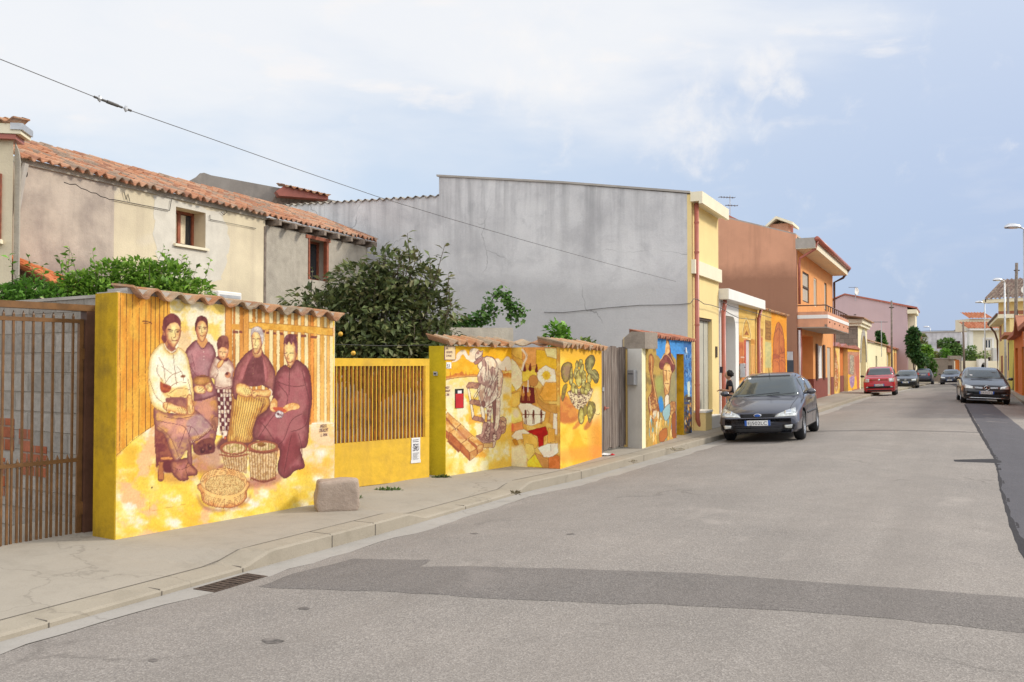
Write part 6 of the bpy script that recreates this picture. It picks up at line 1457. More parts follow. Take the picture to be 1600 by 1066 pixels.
m = MB(); m.tube([(ca+.1,-eo-.07,zw+.3),(ca+.1,-eo+.02,zw-.02),(ca+.14,-.12,zw-.35),(ca+.14,-.09,zw-.6),(ca+.14,-.09,FS.z(1249,477))], .05, 8); m.build('downpipe', M['copper'], oh, smooth=True)
m = MB(); m.tube([(cb+.1,-eo-.07,zw+.3),(cb+.05,-.5,zw-.12),(cb-.12,-.09,zw-.35),(cb-.12,-.09,.3)], .06, 8); m.build('downpipe', M['darkbrown'], oh, smooth=True)
m = MB(); m.tube([(ca+.3,-.09,3.1),(ca+.3,-.09,.25)], .06, 8); m.build('downpipe', M['copper'], oh, smooth=True)
m = MB(); m.tube([(ca+.12,-.08,3.0),(ca+.12,-.08,.25)], .045, 8); m.build('conduit', M['lilacdoor'], oh, smooth=True)
bo = 1.12; bz0, bz1 = FS.z(1279,508,bo), FS.z(1279,481,bo); ba, bb = ca+.12, cb+1.2
bb = FS.u(1325.5,510,bo)
m = MB(); m.box(ba, bb, -bo, -.001, bz0, bz0+.13); m.build('balcony_slab', M['concrete'], oh)
m = MB(); m.box(ba, bb, -bo-.01, -bo+.1, bz0+.03, bz1); m.box(ba-.01, ba+.1, -bo+.1, -.01, bz0+.03, bz1); m.build('balcony_parapet', M['parapet'], oh)
m = MB(); m.box(ba-.02, bb+.01, -bo-.025, -bo-.0101, bz0+.36, bz0+.5); m.box(ba-.025, ba-.0101, -bo-.02, -.01, bz0+.36, bz0+.5); m.build('balcony_stripe', M['white'], oh)
m = MB(); m.tube([(ba+.05,-bo+.05,bz1+.25),(bb-.05,-bo+.05,bz1+.25)], .025, 6); m.tube([(ba+.05,-.02,bz1+.25),(ba+.05,-bo+.05,bz1+.25)], .025, 6)
for k in range(12): u = ba+.05+(bb-ba-.1)*k/11; m.tube([(u,-bo+.05,bz1),(u,-bo+.05,bz1+.25)], .02, 5)
m.build('railing', M['darkbrown'], oh)
for k in range(5): u = ba+.6+k*1.7; bx('balcony_drain', M['grate'], oh, u-.03, u+.03, -bo-.04, -bo-.011, bz0+.2, bz0+.26)
bwg = fempty('brown_wing', FS, 'plain reddish brown rendered wing between orange house and stone portal', 'building')
pa_, pb_ = U(1331), U(1341)
m = MB(); m.box(cb+.02, U(1330.5), .9, 6, 0, FS.z(1325,497)); m.build('wing_wall', M['brown2'], bwg)
lw = fempty('garden_wall', FS, 'low painted garden wall with yellow panels, orange door and stone plaque before the brown wing', 'wall')
zl = FS.z(1310, 542); segs = [(cb+.4, U(1312), M['yellow2']), (U(1312), U(1324.5), M['orangedeep']), (U(1324.5), U(1331), M['yellow2']), (U(1331), U(1343), M['brown2'])]
for i, (a, b, mt) in enumerate(segs):
    bx('door' if i == 1 else 'wall_panel', mt, lw, a+.01, b-.01, .0 if i != 1 else .25, .3 if i != 1 else .32, 0, zl+.0)
bx('plinth', M['plinth'], lw, U(1312)+.02, U(1324.5)-.02, .22, .249, .05, 1.0)
m = MB();
for a, b in ((cb+.4, U(1312)), (U(1312), U(1324.5)), (U(1324.5), U(1343))): m.prism_uz([(a-.1,zl),(b+.1,zl),((a+b)/2,zl+.22)], -.12, .42)
m.build('tile_cap', M['tile'] if False else M['copper'], lw)
m = MB(); rn = random.Random(8)
def mural_fig(cv):
    cv.C[:] = np.array((244,190,80))/255; cv.wash([((250,210,120),.5,.1)], 3, 2, 7); cv.view(1290,500,7.618)
    cv.poly([(105,360),(130,440),(150,640),(140,830),(115,820),(100,600)], (206,120,60), c2=(236,200,150), ns=2, edge=(140,80,50)); cv.line([(120,400),(135,800)], (120,60,40), .5); cv.poly([(160,330),(170,330),(172,640),(150,500)], (252,220,150))
cvf = Canvas(FS, cb+.42, U(1312)-.02, lambda u: .1, lambda u: zl-.02, .03); mural_fig(cvf); cvf.build('mural', lw)
def mural_grape(cv):
    cv.C[:] = np.array((250,190,60))/255; cv.view(1290,500,7.618)
    cv.poly([(260,380),(400,380),(400,650),(330,680),(262,640)], (196,130,100), c2=(206,150,120), ns=2, round=False)
    cv.poly([(285,410),(335,425),(335,655),(285,640)], (206,190,160), round=False, c2=(150,140,126), ns=1.2, edge=(150,100,80)); cv.poly([(285,690),(330,665),(345,700),(335,780),(310,810),(290,760)], (166,130,170), c2=(196,160,190), ns=2); cv.poly([(320,800),(330,860),(318,860)], (200,130,80)); cv.poly([(345,440),(400,420),(400,860),(378,860)], (196,110,84), round=False)
cvf = Canvas(FS, U(1324.5)+.02, U(1343)-.02, lambda u: .1, lambda u: zl-.02, .035); mural_grape(cvf); cvf.build('mural', lw)
for a, b, z0, z1, mt, nm in ((1229.6,1240,632,563,'ink','dark_panel'),(1229.8,1239.5,560.5,549,'plinth','dark_panel'),(1230,1239,563,549.5,'greycement','chalk_panel')):
    q0, q1 = FO.loc(a, z0), FO.loc(b, z1); o = MB().box(q0[0], q1[0], -.012 if nm != 'chalk_panel' else -.016, -.001, q0[1], q1[1]).build(nm, M['slate'] if mt == 'ink' else M[mt], oh); child_frame(FO, FS, o)
pt = fempty('stone_portal', FS, 'tall cream portal with tall arch, grey stone side pilaster and tiled cornice', 'gateway')
qa, qb = U(1341), U(1355); zp = FS.z(1341, 505); aa, ab, az = U(1344.5), U(1352.8), FS.z(1348,524)
FP = Face((FS.world(qa,0)-Vector((FS.n.x,FS.n.y,0))*1.6).xy[:], FS.world(qa,0).xy[:])
rr = (ab-aa)/2; cx_ = (aa+ab)/2
poly = [(qa,0),(aa,0)]+[(aa,az-rr*.9)]+[(cx_-rr*math.cos(t), az-rr*.9+rr*.9*math.sin(t)) for t in np.linspace(0.1,math.pi-.1,14)]+[(ab,az-rr*.9),(ab,0),(qb,0),(qb,zp),(qa,zp)]
MB().prism_uz(poly, 0, .5).build('portal_wall', M['creamwall'], pt)
m = MB(); m.box(aa-.5,ab+.5,.9,.95,0,az+.3); m.build('wooden_gate', M['yellow2'], pt)
o = MB().box(0, FP.L-.01, -.02, 2.0, 0, zp-.2).build('side_pilaster', M['quoins'], pt); child_frame(FP, FS, o)
o = MB().box(-.75, .02, -.04, 1.9, 0, zp+.05).build('grey_pilaster', M['greycement'], pt); child_frame(FP, FS, o)
m = MB(); m.box(qa-.35, qb+.3, -.3, .8, zp, zp+.25); m.box(qa-.2, qb+.2, -.18, .7, zp-.2, zp-.001); m.build('cornice', M['offwhite'], pt)
tile_sheet('tile_cap', pt, (qa-.9, -.45, zp+.26), (1,0,0), qb-qa+1.3, (0,.97,.16), 1.5, pitch=.3, row=.5, amp=.04, mat=M['oldtile'], seed=31)
MB().prism_uz([(cx_-rr*1.15*math.cos(t), az-rr*.9+rr*1.1*math.sin(t)) for t in np.linspace(0,math.pi,14)]+[(cx_+rr*math.cos(t), az-rr*.9+rr*.9*math.sin(t)) for t in np.linspace(0,math.pi,14)], -.06, -.001).build('archivolt', M['concrete'], pt)
def simple_wall(name, cat, label, x0, x1, ytop, mat, thick=.4, F=FS, setb=0, cap=None, holes=(), yref=None):
    e = fempty(name, F, label, cat); a, b = F.u(x0,560), F.u(x1,560); z = F.z(yref or (x0+x1)/2, ytop)
    m = MB(); holed(m, a+.01, b-.01, -.9, z, [(F.u(h[0],560),F.u(h[1],560),h[2],h[3]) for h in holes], setb, setb+thick); m.build('wall_body', mat, e)
    if cap: tile_sheet('tile_cap', e, (a-.1, setb-.2, z+.02), (1,0,0), b-a+.2, (0,.93,.33), .9, pitch=.26, row=.45, amp=.04, mat=M['oldtile'], seed=int(x0))
    return e, a, b, z
e, a, b, z = simple_wall('low_house', 'house', 'low cream house front with tile edge and one slit window, right of the portal', 1355.5, 1385, 537.5, M['creamwall'], thick=6, cap=True, holes=[(1368,1370.6,1.2,2.3)])
bx('window', M['grate'], e, FS.u(1368,560), FS.u(1370.6,560), .15, .2, 1.2, 2.3)
e, a, b, z = simple_wall('yellow_outbuilding', 'building', 'small yellow outbuilding with brown lintel and painted panel beside the thin pole', 1385.2, 1404.5, 545, M['yellow2'], thick=5, holes=[(1385.8,1391,.1,2.7)])
bx('lintel', M['brown2'], e, a-.1, FS.u(1392.5,560), -.1, -.001, 2.75, 3.4); bx('door', M['shutter'], e, FS.u(1385.8,560), FS.u(1391,560), .2, .25, .1, 2.7)
bx('tile_cap', M['brown2'], e, a, b+.2, -.2, 1, z, z+.15)
bx('painted_panel', M['orange'], e, FS.u(1396.5,560), FS.u(1402,560), -.02, -.001, .3, 2.8)
FT = Face(P(1404,560,100).xy[:], P(1437,560,101).xy[:])
e, a, b, z = simple_wall('grey_pier', 'pier', 'narrow bare grey cement pier between yellow outbuilding and small cream gateway', 1405, 1411, 552, M['oldstone'], F=FT, thick=.12)
e, a, b, z = simple_wall('cream_gateway', 'gateway', 'small pale yellow gateway with rounded tiled top at the end of the left side', 1412, 1433, 563.5, M['creamwall'], F=FT, holes=[(1422,1426,-.5,2.0)])
MB().prism_uz([(FT.u(1419,560),z),(FT.u(1433,560),z),(FT.u(1431,560),z+.3),(FT.u(1425,560),z+.42),(FT.u(1421,560),z+.3)], -.2, .4).build('tile_cap', M['brown2'], e)
bx('gate_leaf', M['darkbrown'], e, FT.u(1422,560), FT.u(1426,560), .1, .15, -.5, 2.0)
c0 = Vector((P(1417.5,480,98).x, 98)); nF = Vector((.898,-.44)).normalized()
FK = Face((c0-nF*14)[:], c0[:])
pk_ = fempty('pink_house', FK, 'big lilac pink gabled house with red tile verge, dish aerial and recessed cream corner', 'house')
kz = lambda x, y: FK.loc(x, y)
r1 = kz(1320,460.5); r2 = kz(1417.5,479.5); r0 = kz(1297,472.5)
MB().prism_uz([(r0[0]-3,-1),(r2[0],-1),(r2[0],r2[1]),(r1[0],r1[1]),(r0[0],r0[1]),(r0[0]-3,r0[1]-1)], 0, 9).build('gable_wall', M['pink'], pk_)
MB().prism_uz([(r2[0]+1.0,r2[1]-.25),(r2[0]+1.0,r2[1]-.05),(r1[0],r1[1]+.14),(r0[0]-3,r0[1]-.9),(r0[0]-3,r0[1]-1.05),(r1[0],r1[1]+.0)], -.15, 9.3).build('roof', M['copper'], pk_)
bx('eaves', M['offwhite'], pk_, r2[0], r2[0]+.95, -.1, 6, r2[1]-.75, r2[1]-.3)
bx('corner_wall', M['offwhite'], pk_, r2[0]+.001, r2[0]+.75, 1.2, 6, -1, r2[1]-.75)
bx('vent', M['grate'], pk_, kz(1336,492)[0]-.12, kz(1336,492)[0]+.12, -.02, -.001, kz(1336,492)[1]-.05, kz(1336,492)[1]+.05)
def dish(loc, r, rz, label):
    e = empty('satellite_dish', loc, rz, label, 'satellite dish')
    MB().lathe([(0.001,.0),(r*.5,-.02*r/.4),(r*.85,-.07*r/.4),(r,-.1*r/.4),(r*1.01,-.09*r/.4),(r*.86,-.05*r/.4),(r*.5,0.005),(0.001,.015)], (0,0,r*1.1), 20, 'y').build('reflector', M['white'], e, smooth=True)
    MB().tube([(0,.06,-.6),(0,.06,r*1.1)], .03, 6).build('mast', M['galv'], e); MB().tube([(0,-.02,r*.2),(0,-r*.9,r*.8)], .015, 5).box(-.04,.04,-r*.95,-r*.85,r*.75,r*.88).build('feed_arm', M['galv'], e)
def antenna(base, h, label, n=7, span=.5, boom=.9, rz=0, mast=.02, double=False):
    e = empty('tv_antenna', base, rz, label, 'antenna')
    MB().tube([(0,0,0),(0,0,h)], mast, 6).build('mast', M['galv'], e)
    m = MB(); m.tube([(-boom*.7,0,h-.1),(boom*.3,0,h-.1)], mast*.8, 5)
    for k in range(n): x = -boom*.65+boom*.9*k/(n-1); m.tube([(x,-span/2,h-.1),(x,span/2,h-.1)], mast*.5, 4)
    if double: m.tube([(-boom*.3,0,h-.45),(boom*.5,0,h-.45)], mast*.8, 5); [m.tube([(-boom*.2+k*.15,-span/2,h-.45),(-boom*.2+k*.15,span/2,h-.45)], mast*.5, 4) for k in range(4)]
    m.build('elements', M['wirem'], e)
p = P(1337.5,462,100); dish((p.x,p.y,p.z), .42, R(40), 'white satellite dish on the ridge of the pink house')
p = P(1336,461,101.5); antenna((p.x,p.y,p.z-.3), 1.25, 'television aerial beside the dish on the pink house roof', span=.3, boom=1.1, rz=R(10), mast=.03)
p = P(1140.8,337,39.5); antenna((p.x,p.y,p.z-.4), 1.3, 'television aerial with dark reflector above the brown gable', n=6, span=.35, boom=.75, rz=R(15), mast=.018, double=True)
p = P(1377.5,548,72); antenna((p.x,p.y,p.z-.5), 2.9, 'small television aerial on a thin mast before the pink house', n=5, span=.6, boom=1.6, rz=0, mast=.03)
p = G(1392.5,604,.1)
def wood_pole(x, ybase_Y, ytop, r, label, mat='polewood', group=None, cat='pole', xt=None):
    b = P(x, 560, ybase_Y); t_ = P(xt or x, ytop, ybase_Y)
    e = empty('utility_pole', (b.x, b.y, 0), 0, label, cat, group)
    MB().tube([(0,0,-.1),(t_.x-b.x,0,t_.z)], [r, r*.72], 10).build('shaft', M[mat], e, smooth=True)
    MB().box(-.16+t_.x-b.x,.16+t_.x-b.x,-.05,.05,t_.z-.5,t_.z-.44).build('bracket', M['grate'], e)
    return e
e = wood_pole(1393, 62, 470, .075, 'tall thin grey steel pole in front of the pink gable')
EV = 3.3
def at_h(px, py, z):
    d = ray(px, py); t = (z-EYE)/d.z; return Vector((d.x*t, d.y*t, z))
hA = at_h(22,246,5.0); hB = at_h(581,377,5.0)
FA = Face(hA.xy[:], hB.xy[:])
ho = fempty('old_house', FA, 'long old two storey house with stained cream and grey render under a terracotta tile roof', 'house')
zE_ = 5.02
us = [0, FA.u(178,350), FA.u(414,400), FA.L-.15]
wA = (FA.u(274.6,350), FA.u(321,350), FA.z(300,385), FA.z(275,323)+.0)
wB = (FA.u(483.5,400), FA.u(514,400), FA.z(483,436), FA.z(483,372))
for i, (mt, hs, nm) in enumerate(((M['pinkgrey'], [], 'stained_wall'), (M['cream'], [wA], 'cream_wall'), (M['rough'], [wB], 'rough_wall'))):
    m = MB(); holed(m, us[i]+(.001 if i else -.0), us[i+1], 0, zE_-.08-(.12 if i==2 else 0), [(h[0],h[1],h[2],h[3]) for h in hs], .0 if i < 2 else .04, .5); m.build(nm, mt, ho)
bx('wall_seam', M['polewood'], ho, us[2]-.04, us[2]+.03, -.015, .03, 0, zE_-.25)
def frame_w(a, b, z0, z1, y, mt, split=True):
    m = MB(); f = .055
    m.box(a,b,y,y+.06,z0,z0+f); m.box(a,b,y,y+.06,z1-f,z1); m.box(a,a+f,y,y+.06,z0+f,z1-f); m.box(b-f,b,y,y+.06,z0+f,z1-f)
    if split: m.box((a+b)/2-.035,(a+b)/2+.035,y-.004,y+.05,z0+f,z1-f)
    w_ = m.build('window', mt, ho); MB().box(a+.01,b-.01,y+.035,y+.04,z0+.01,z1-.01).build('pane', M['glass'], w_)
    return w_
w_ = frame_w(wA[0], wA[1], wA[2], wA[3]-.0, .3, M['woodred'])
m = MB(); n = 14
for k in range(n):
    a = wA[0]+.09+(wA[1]-wA[0]-.3)*k/n; b = wA[0]+.09+(wA[1]-wA[0]-.3)*(k+1)/n; y = .331+.012*math.sin(k*1.9); m.face([(a,.333,wA[2]+.08),(b,.333,wA[2]+.08),(b,.333-.004*(k%2),wA[3]-.07),(a,.333-.004*((k+1)%2),wA[3]-.07)])
m.build('curtain', M['curtain'], w_)
bx('sill', M['offwhite'], w_, wA[0]-.06, wA[1]+.06, -.06, .3, wA[2]-.05, wA[2]-.001)
frame_w(wB[0], wB[1], wB[2]-.0, wB[3], .3, M['woodred'])
bx('jamb_board', M['woodred'], ho, wB[1]-.09, wB[1]-.005, -.0, .1, wB[2], wB[3]); bx('jamb_board', M['woodred'], ho, wB[0]+.004, wB[0]+.05, .02, .3, wB[2], wB[3])
bx('lintel', M['woodred'], ho, wB[0]-.1, wB[1]+.1, .02, .05, wB[3]-.0, wB[3]+.08)
tile_sheet('tile_roof', ho, (-.05,-.16,zE_-.02), (1,0,0), FA.L+.1, (0,.93,.37), 2.5, pitch=.19, row=.34, amp=.04, thick=.02, seed=42, wob=.012, per=8, base=[(.46,.21,.115),(.52,.26,.15),(.38,.19,.12),(.44,.3,.21),(.33,.24,.175),(.55,.31,.19)])
m = MB(); m.prism_uz([(us[0],zE_-.1),(us[2],zE_-.1),(us[2],zE_-.0),(us[0],zE_-.0)], -.035, .5); m.build('eaves_mortar', M['rough'], ho)
m = MB(); back = MB(); back.box(0, FA.L, 2.35, 4.8, 0, zE_+.5); back.build('rear_wall', M['cream'], ho)
k = us[2]+.2
while k < FA.L-.1:
    r_ = MB().box(k-.045, k+.045, -.26, .5, zE_-.21, zE_-.09).build('rafter', M['rafter'], ho); k += .58
bx('eaves_board', M['rafter'], ho, us[2]+.01, FA.L-.05, -.13, .5, zE_-.088, zE_-.06)
rn = random.Random(9); pc = [(wA[0]-.55,wA[3]+.12),(wA[1]+.55,wA[3]+.1),(wA[1]+.75,wA[2]+.2),(wA[1]+.5,wA[2]-.6),(wA[0]+.3,wA[2]-.85),(wA[0]-.35,wA[2]-.55),(wA[0]-.6,wA[2]+.2)]
pj = []
for (a, b), (c, d) in zip(pc, pc[1:]+pc[:1]):
    for k in range(8): t_ = k/8; pj.append((a+(c-a)*t_+rn.gauss(0,.035), b+(d-b)*t_+rn.gauss(0,.035)))
hole = [(wA[0]-.001,wA[2]-.06),(wA[1]+.001,wA[2]-.06),(wA[1]+.001,wA[3]+.001),(wA[0]-.001,wA[3]+.001)]
bm = bmesh.new(); vo = [bm.verts.new((a,-.003,b)) for a,b in pj]; vi = [bm.verts.new((a,-.003,b)) for a,b in hole]
ee = [bm.edges.new((l[i],l[(i+1)%len(l)])) for l in (vo,vi) for i in range(len(l))]; bmesh.ops.triangle_fill(bm, use_beauty=True, edges=ee)
me = bpy.data.meshes.new('plaster_patch'); bm.to_mesh(me); bm.free(); me.materials.append(stucco('pale_plaster', (.66,.62,.53), dirt=(.45,.4,.33), stain=.4, streak=.2, scale=1.5, bump=.4)); o = bpy.data.objects.new('plaster_patch', me); col.objects.link(o); o.parent = ho
def wl_(pts): return [(FA.loc(x,y,.03)[0], -.03, FA.loc(x,y,.03)[1]) for x,y in pts]
MB().tube(wl_([(178,312),(265,329),(268,312)]), .008, 5).build('cable', M['wirem'], ho); MB().tube(wl_([(328,336),(328,343),(400,357)]), .008, 5).build('cable', M['wirem'], ho); MB().tube(wl_([(194,300),(197,312),(200,303),(203,315)]), .007, 5).build('cable', M['wirem'], ho)
MB().tube(wl_([(345,331),(350,336),(355,331),(352,328)]), .007, 5).build('cable', M['wirem'], ho)
m = MB(); u_, z_ = FA.loc(27, 260); m.tube([(.16,-.06,zE_-.1),(.1,-.06,zE_-.35),(.02,-.06,zE_-.85)], .05, 8); m.build('clay_spout', M['concrete'], ho)
MB().blob((.2,.0,zE_-.24), (.05,.02,.055), 5).build('hole_in_wall', M['dark'], ho)
m = MB(); pts = [(100,285),(118,288),(135,297),(150,302),(165,309),(178,312)]
for a, b in zip(pts, pts[1:]):
    pa, pb = FA.loc(*a, .0), FA.loc(*b, .0); m.tube([(pa[0],-.0,pa[1]),((pa[0]+pb[0])/2,-.0,(pa[1]+pb[1])/2-.02),(pb[0],-.0,pb[1])], .007, 4)
m.build('plaster_crack', M['dark'], ho)
lt = fempty('lean_to', FA, 'low lean-to shed with bright orange tile roof at the far left, behind the shrubs', 'shed')
uL = FA.u(-60,400); uRr = FA.u(104,430); zA_ = FA.z(0,397)-.02; zB_ = FA.z(105,436)-.02
za = zA_+(zA_-zB_)*.0
U3 = Vector((uRr-uL, 0, FA.z(105,436)-FA.z(-60,372))); Vd = Vector((0,.93,.37))
O = Vector((uL,-.02,FA.z(-60,372)))-Vd.normalized()*1.9
tile_sheet('tile_roof', lt, O, U3, U3.length, Vd, 1.88, pitch=.22, row=.35, amp=.035, mat=M['tile'], seed=43, base=[(.56,.17,.06),(.62,.22,.09),(.5,.14,.05),(.58,.2,.09)])
m = MB(); m.prism_uz([(uL,0),(uRr-.06,0),(uRr-.06,O.z+U3.z-.1),(uL,O.z-.1)], -1.6, -1.4); m.build('wall', M['cream'], lt)
p1 = P(20, 300, 12.6); FL = Face((p1.x-3.2, p1.y-.6), (p1.x, p1.y))
lh = fempty('cream_house', FL, 'corner of a cream house with white eaves at the left edge', 'house')
zt_ = FL.z(15, 218)
bkc = tolocal(FL, Vector((p1.x,p1.y))*1.25+Vector((-.1,0))); m = MB(); m.prism_xy([(0,0),(FL.L,0),bkc,(0,bkc[1])], 0, zt_); m.build('wall', M['cream'], lh)
m = MB(); m.box(0, FL.L+.13, -.12, .3, FL.z(25,212), FL.z(25,190)-.06); m.build('eaves', M['offwhite'], lh)
bx('eaves_cap', M['galv'], lh, FL.L+.0, FL.L+.16, -.14, .3, FL.z(28,206), FL.z(28,196)); bx('soffit_board', M['copper'], lh, 0, FL.L+.06, -.1, .25, FL.z(20,212)-.07, FL.z(20,212)-.001)
tile_sheet('tile_roof', lh, (0,-.16,FL.z(25,190)-.03), (1,0,0), FL.L+.05, (0,.97,.22), .7, pitch=.22, row=.36, amp=.04, mat=M['oldtile'], seed=44)
bx('window', M['woodred'], lh, FL.L-1.2, FL.u(3,300), -.03, -.001, FL.z(3,375), FL.z(3,272)); bx('sill', M['offwhite'], lh, FL.L-1.3, FL.u(6,300), -.1, -.001, FL.z(3,375)-.06, FL.z(3,375)-.001)
MB().prism_uz([(FL.L+.0,0),(FL.L+.07,0),(FL.L+.07,zt_-.3),(FL.L+.05,zt_-.15),(FL.L,zt_-.02)], .05, .1).build('rough_buttress', M['rough'], lh)
FB2 = Face(P(270,280,29).xy[:], P(560,320,31.5).xy[:])
gb = fempty('grey_gable_house', FB2, 'weathered grey gable rising behind the old house roof, with a strip of red tiles', 'house')
q = lambda x, y: FB2.loc(x, y)
MB().prism_uz([(q(286,288)[0]-.1,3),(q(560,300)[0],3),q(560,322),q(438,294),(q(330,274)),q(319,270),q(312,271),q(306,277),q(286,288)], 0, .4).build('gable_wall', stucco('dark_grey_render', (.3,.27,.24), dirt=(.13,.12,.11), stain=.6, streak=.4, scale=1.2, bump=.8), gb)
MB().prism_uz([q(425,305),q(438,297),q(505,313),q(505,318),q(430,312)], -.8, -.4).build('red_board', M['copper'], gb)
tile_sheet('tile_roof', gb, (q(436,303,)[0], -.95, q(436,297)[1]-.02), (1,0,(q(508,313)[1]-q(436,297)[1])/(q(508,313)[0]-q(436,297)[0])), q(508,313)[0]-q(436,297)[0], (0,.96,.2), 1.6, pitch=.22, row=.4, amp=.04, mat=M['tile'], seed=45)
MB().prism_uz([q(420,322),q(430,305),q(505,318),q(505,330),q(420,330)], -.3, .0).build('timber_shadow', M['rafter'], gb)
FC = Face(P(700,530,17).xy[:], P(802,530,18.2).xy[:])
lc = fempty('low_cement_wall', FC, 'low bare cement wall behind the worker mural wall', 'wall'); MB().prism_uz([(0,0),(FC.L,0),(FC.L,FC.z(790,512)),(0,FC.z(705,512))], 0, .2).build('wall_body', M['rough'], lc)
p = P(349, 460, 15.5); ac = empty('air_conditioner', (p.x, p.y, p.z-.12), FA.ang, 'white air conditioner unit peeping over the first mural wall', 'air conditioner')
bx('casing', M['white'], ac, -.3, .3, -.15, .15, -.5, .16, bevel=.02); bx('louvre', M['galv'], ac, -.26, .26, -.156, -.151, .05, .1)
bx('support', M['galv'], ac, -.02, .02, -.1, 1.0, -.6, -.51)
c = P(588, 560, 14.6)
def rel(px, py, Y, base): v = P(px, py, Y); return (v.x-base[0], v.y-base[1], v.z)
bs = (c.x, c.y)
blobs = [(rel(590,500,14.6,bs),(.75,.7,.75)),(rel(520,500,14.5,bs),(.55,.55,.5)),(rel(655,500,14.7,bs),(.5,.5,.6)),(rel(630,440,14.7,bs),(.5,.5,.5)),(rel(560,450,14.6,bs),(.5,.5,.42)),(rel(480,476,14.4,bs),(.42,.4,.25)),(rel(590,555,14.4,bs),(.85,.6,.5)),(rel(690,545,14.6,bs),(.35,.4,.45)),(rel(640,560,14.5,bs),(.5,.5,.5)),(rel(545,545,14.3,bs),(.45,.4,.4)),(rel(600,415,14.6,bs),(.3,.3,.3)),(rel(665,450,14.7,bs),(.33,.3,.35)),(rel(700,490,14.7,bs),(.2,.25,.25))]
def fruit(mb, pts, rnd): pass
t = tree('persimmon_tree', (c.x, c.y, 0), 3.6, blobs, 8200, .15, [(.15,.175,.06),(.11,.14,.05),(.18,.2,.07),(.2,.19,.085),(.075,.1,.038),(.14,.18,.06)], 'large dark green persimmon tree with orange fruit behind the yellow gate', 'tree', None, .09, 11, .35, .5, shoots=26)
m = MB()
for x, y in ((532,522),(552,552),(700,528)):
    v = P(x, y, 13.55); m2 = MB().blob((v.x-c.x, v.y-c.y, v.z), (.038,.038,.036), int(x), 12, 8, .02); m2.build('fruit', plain('orange_fruit%d' % x, (.7,.4,.05), .4), t, smooth=True)
CIT = [(.17,.32,.035),(.24,.41,.05),(.12,.24,.03),(.3,.44,.08),(.09,.18,.025),(.18,.34,.04)]
c = P(215, 470, 11.6); bs = (c.x, c.y)
blobs = [(rel(x,y,Y,bs),(r,.3,rz)) for x,y,Y,r,rz in ((130,456,11.4,.26,.24),(175,444,11.6,.33,.3),(215,440,11.7,.35,.3),(260,445,11.8,.35,.3),(300,462,11.9,.28,.2),(235,470,11.6,.6,.3),(150,470,11.4,.5,.25),(110,462,11.3,.22,.2))]
tree('citrus_shrub', (c.x,c.y,0), 2.6, blobs, 7500, .09, CIT, 'bright green citrus shrub spreading above the first mural wall', 'shrub', None, .04, 12, .0, .5, shoots=26)
c = P(20, 470, 10.8); bs = (c.x, c.y)
blobs = [(rel(x,y,Y,bs),(r,.35,rz)) for x,y,Y,r,rz in ((-30,474,10.6,.4,.18),(15,468,10.8,.26,.16),(48,462,10.9,.18,.2),(80,470,11,.18,.12))]
tree('citrus_shrub', (c.x,c.y,0), 2.4, blobs, 2400, .09, [(.11,.25,.03),(.08,.18,.03),(.16,.33,.05)], 'smaller darker green shrub above the block wall at the left edge', 'shrub', None, .03, 13, .0, .5, shoots=7)
vb = P(706, 560, 18.2); vn = empty('climbing_vine', (vb.x, vb.y, 0), 0, 'green creeper arching and trailing down the big grey gable wall', 'vine')
st = MB(); lp = []; rn = random.Random(4)
for path in ([(706,545),(706,508),(728,503),(748,494),(762,480),(772,464),(782,455),(792,462),(800,474),(810,483),(818,492)],[(786,457),(792,470),(795,484),(797,496)],[(735,502),(752,500),(766,492),(778,484)],[(800,474),(806,490),(808,503)],[(690,506),(712,503),(740,507),(760,505)]):
    pts = [P(x, y, 18.4)-Vector((vb.x, vb.y, 0)) for x, y in path]; st.tube(pts, .012, 5)
    for p0, p1 in zip(pts, pts[1:]):
        for k in range(int((p1-p0).length*210)):
            q = p0.lerp(p1, rn.random())+Vector((rn.gauss(0,.07), rn.gauss(0,.06), rn.gauss(0,.06))); a_ = rn.uniform(0,6.28)
            if path[0][1] != 545 or q.z > pts[1].z-.1: lp.append((q, Vector((math.cos(a_)*.6, -.6, math.sin(a_)*.4))))
st.build('stem', M['bark'], vn); leaf_cloud('leaves', vn, lp, .1, [(.09,.19,.04),(.12,.24,.05),(.06,.14,.03),(.15,.27,.06)], 3, .35, .85)
for (x, y, w_, h_, Yv, n, cols, lb_, sd) in ((871,521,.2,.22,17.2,260,[(.16,.33,.04),(.22,.4,.07),(.1,.24,.03)],'light green fig sprig rising behind the patchwork mural wall',21),(905,536,.35,.07,17.6,160,[(.16,.24,.05),(.12,.18,.05),(.2,.26,.07)],'thin yellow green plant showing over the prickly pear mural wall',22)):
    c = P(x, y, Yv); tree('garden_plant', (c.x,c.y,0), c.z, [((0,0,c.z),(w_,.2,h_)),((w_*.4,0,c.z-h_*.5),(w_*.8,.2,h_*.8))], n, .13 if h_ > .1 else .09, cols, lb_, 'plant', None, .02, sd, .1, .8)
def weed(x, y, n, r, h, label, sd, cols):
    g_ = G(x, y, .11); e = empty('weed', (g_.x, g_.y, .10), 0, label, 'weed'); rnd = random.Random(sd); pts = []
    for k in range(n): a = rnd.uniform(0,6.28); q = rnd.random()**.6; pts.append((Vector((r*q*math.cos(a), r*.35*q*math.sin(a), rnd.random()*h*(1-q*.6))), Vector((math.cos(a)*.6, math.sin(a)*.6, .9))))
    leaf_cloud('leaves', e, pts, .045, cols, sd, -.1, .35)
    mb = MB(); [mb.tube([(0,0,-.01),(p_[0].x,p_[0].y,p_[0].z)], .002, 4) for p_ in pts[::6]]; mb.build('stems', M['bark'], e)
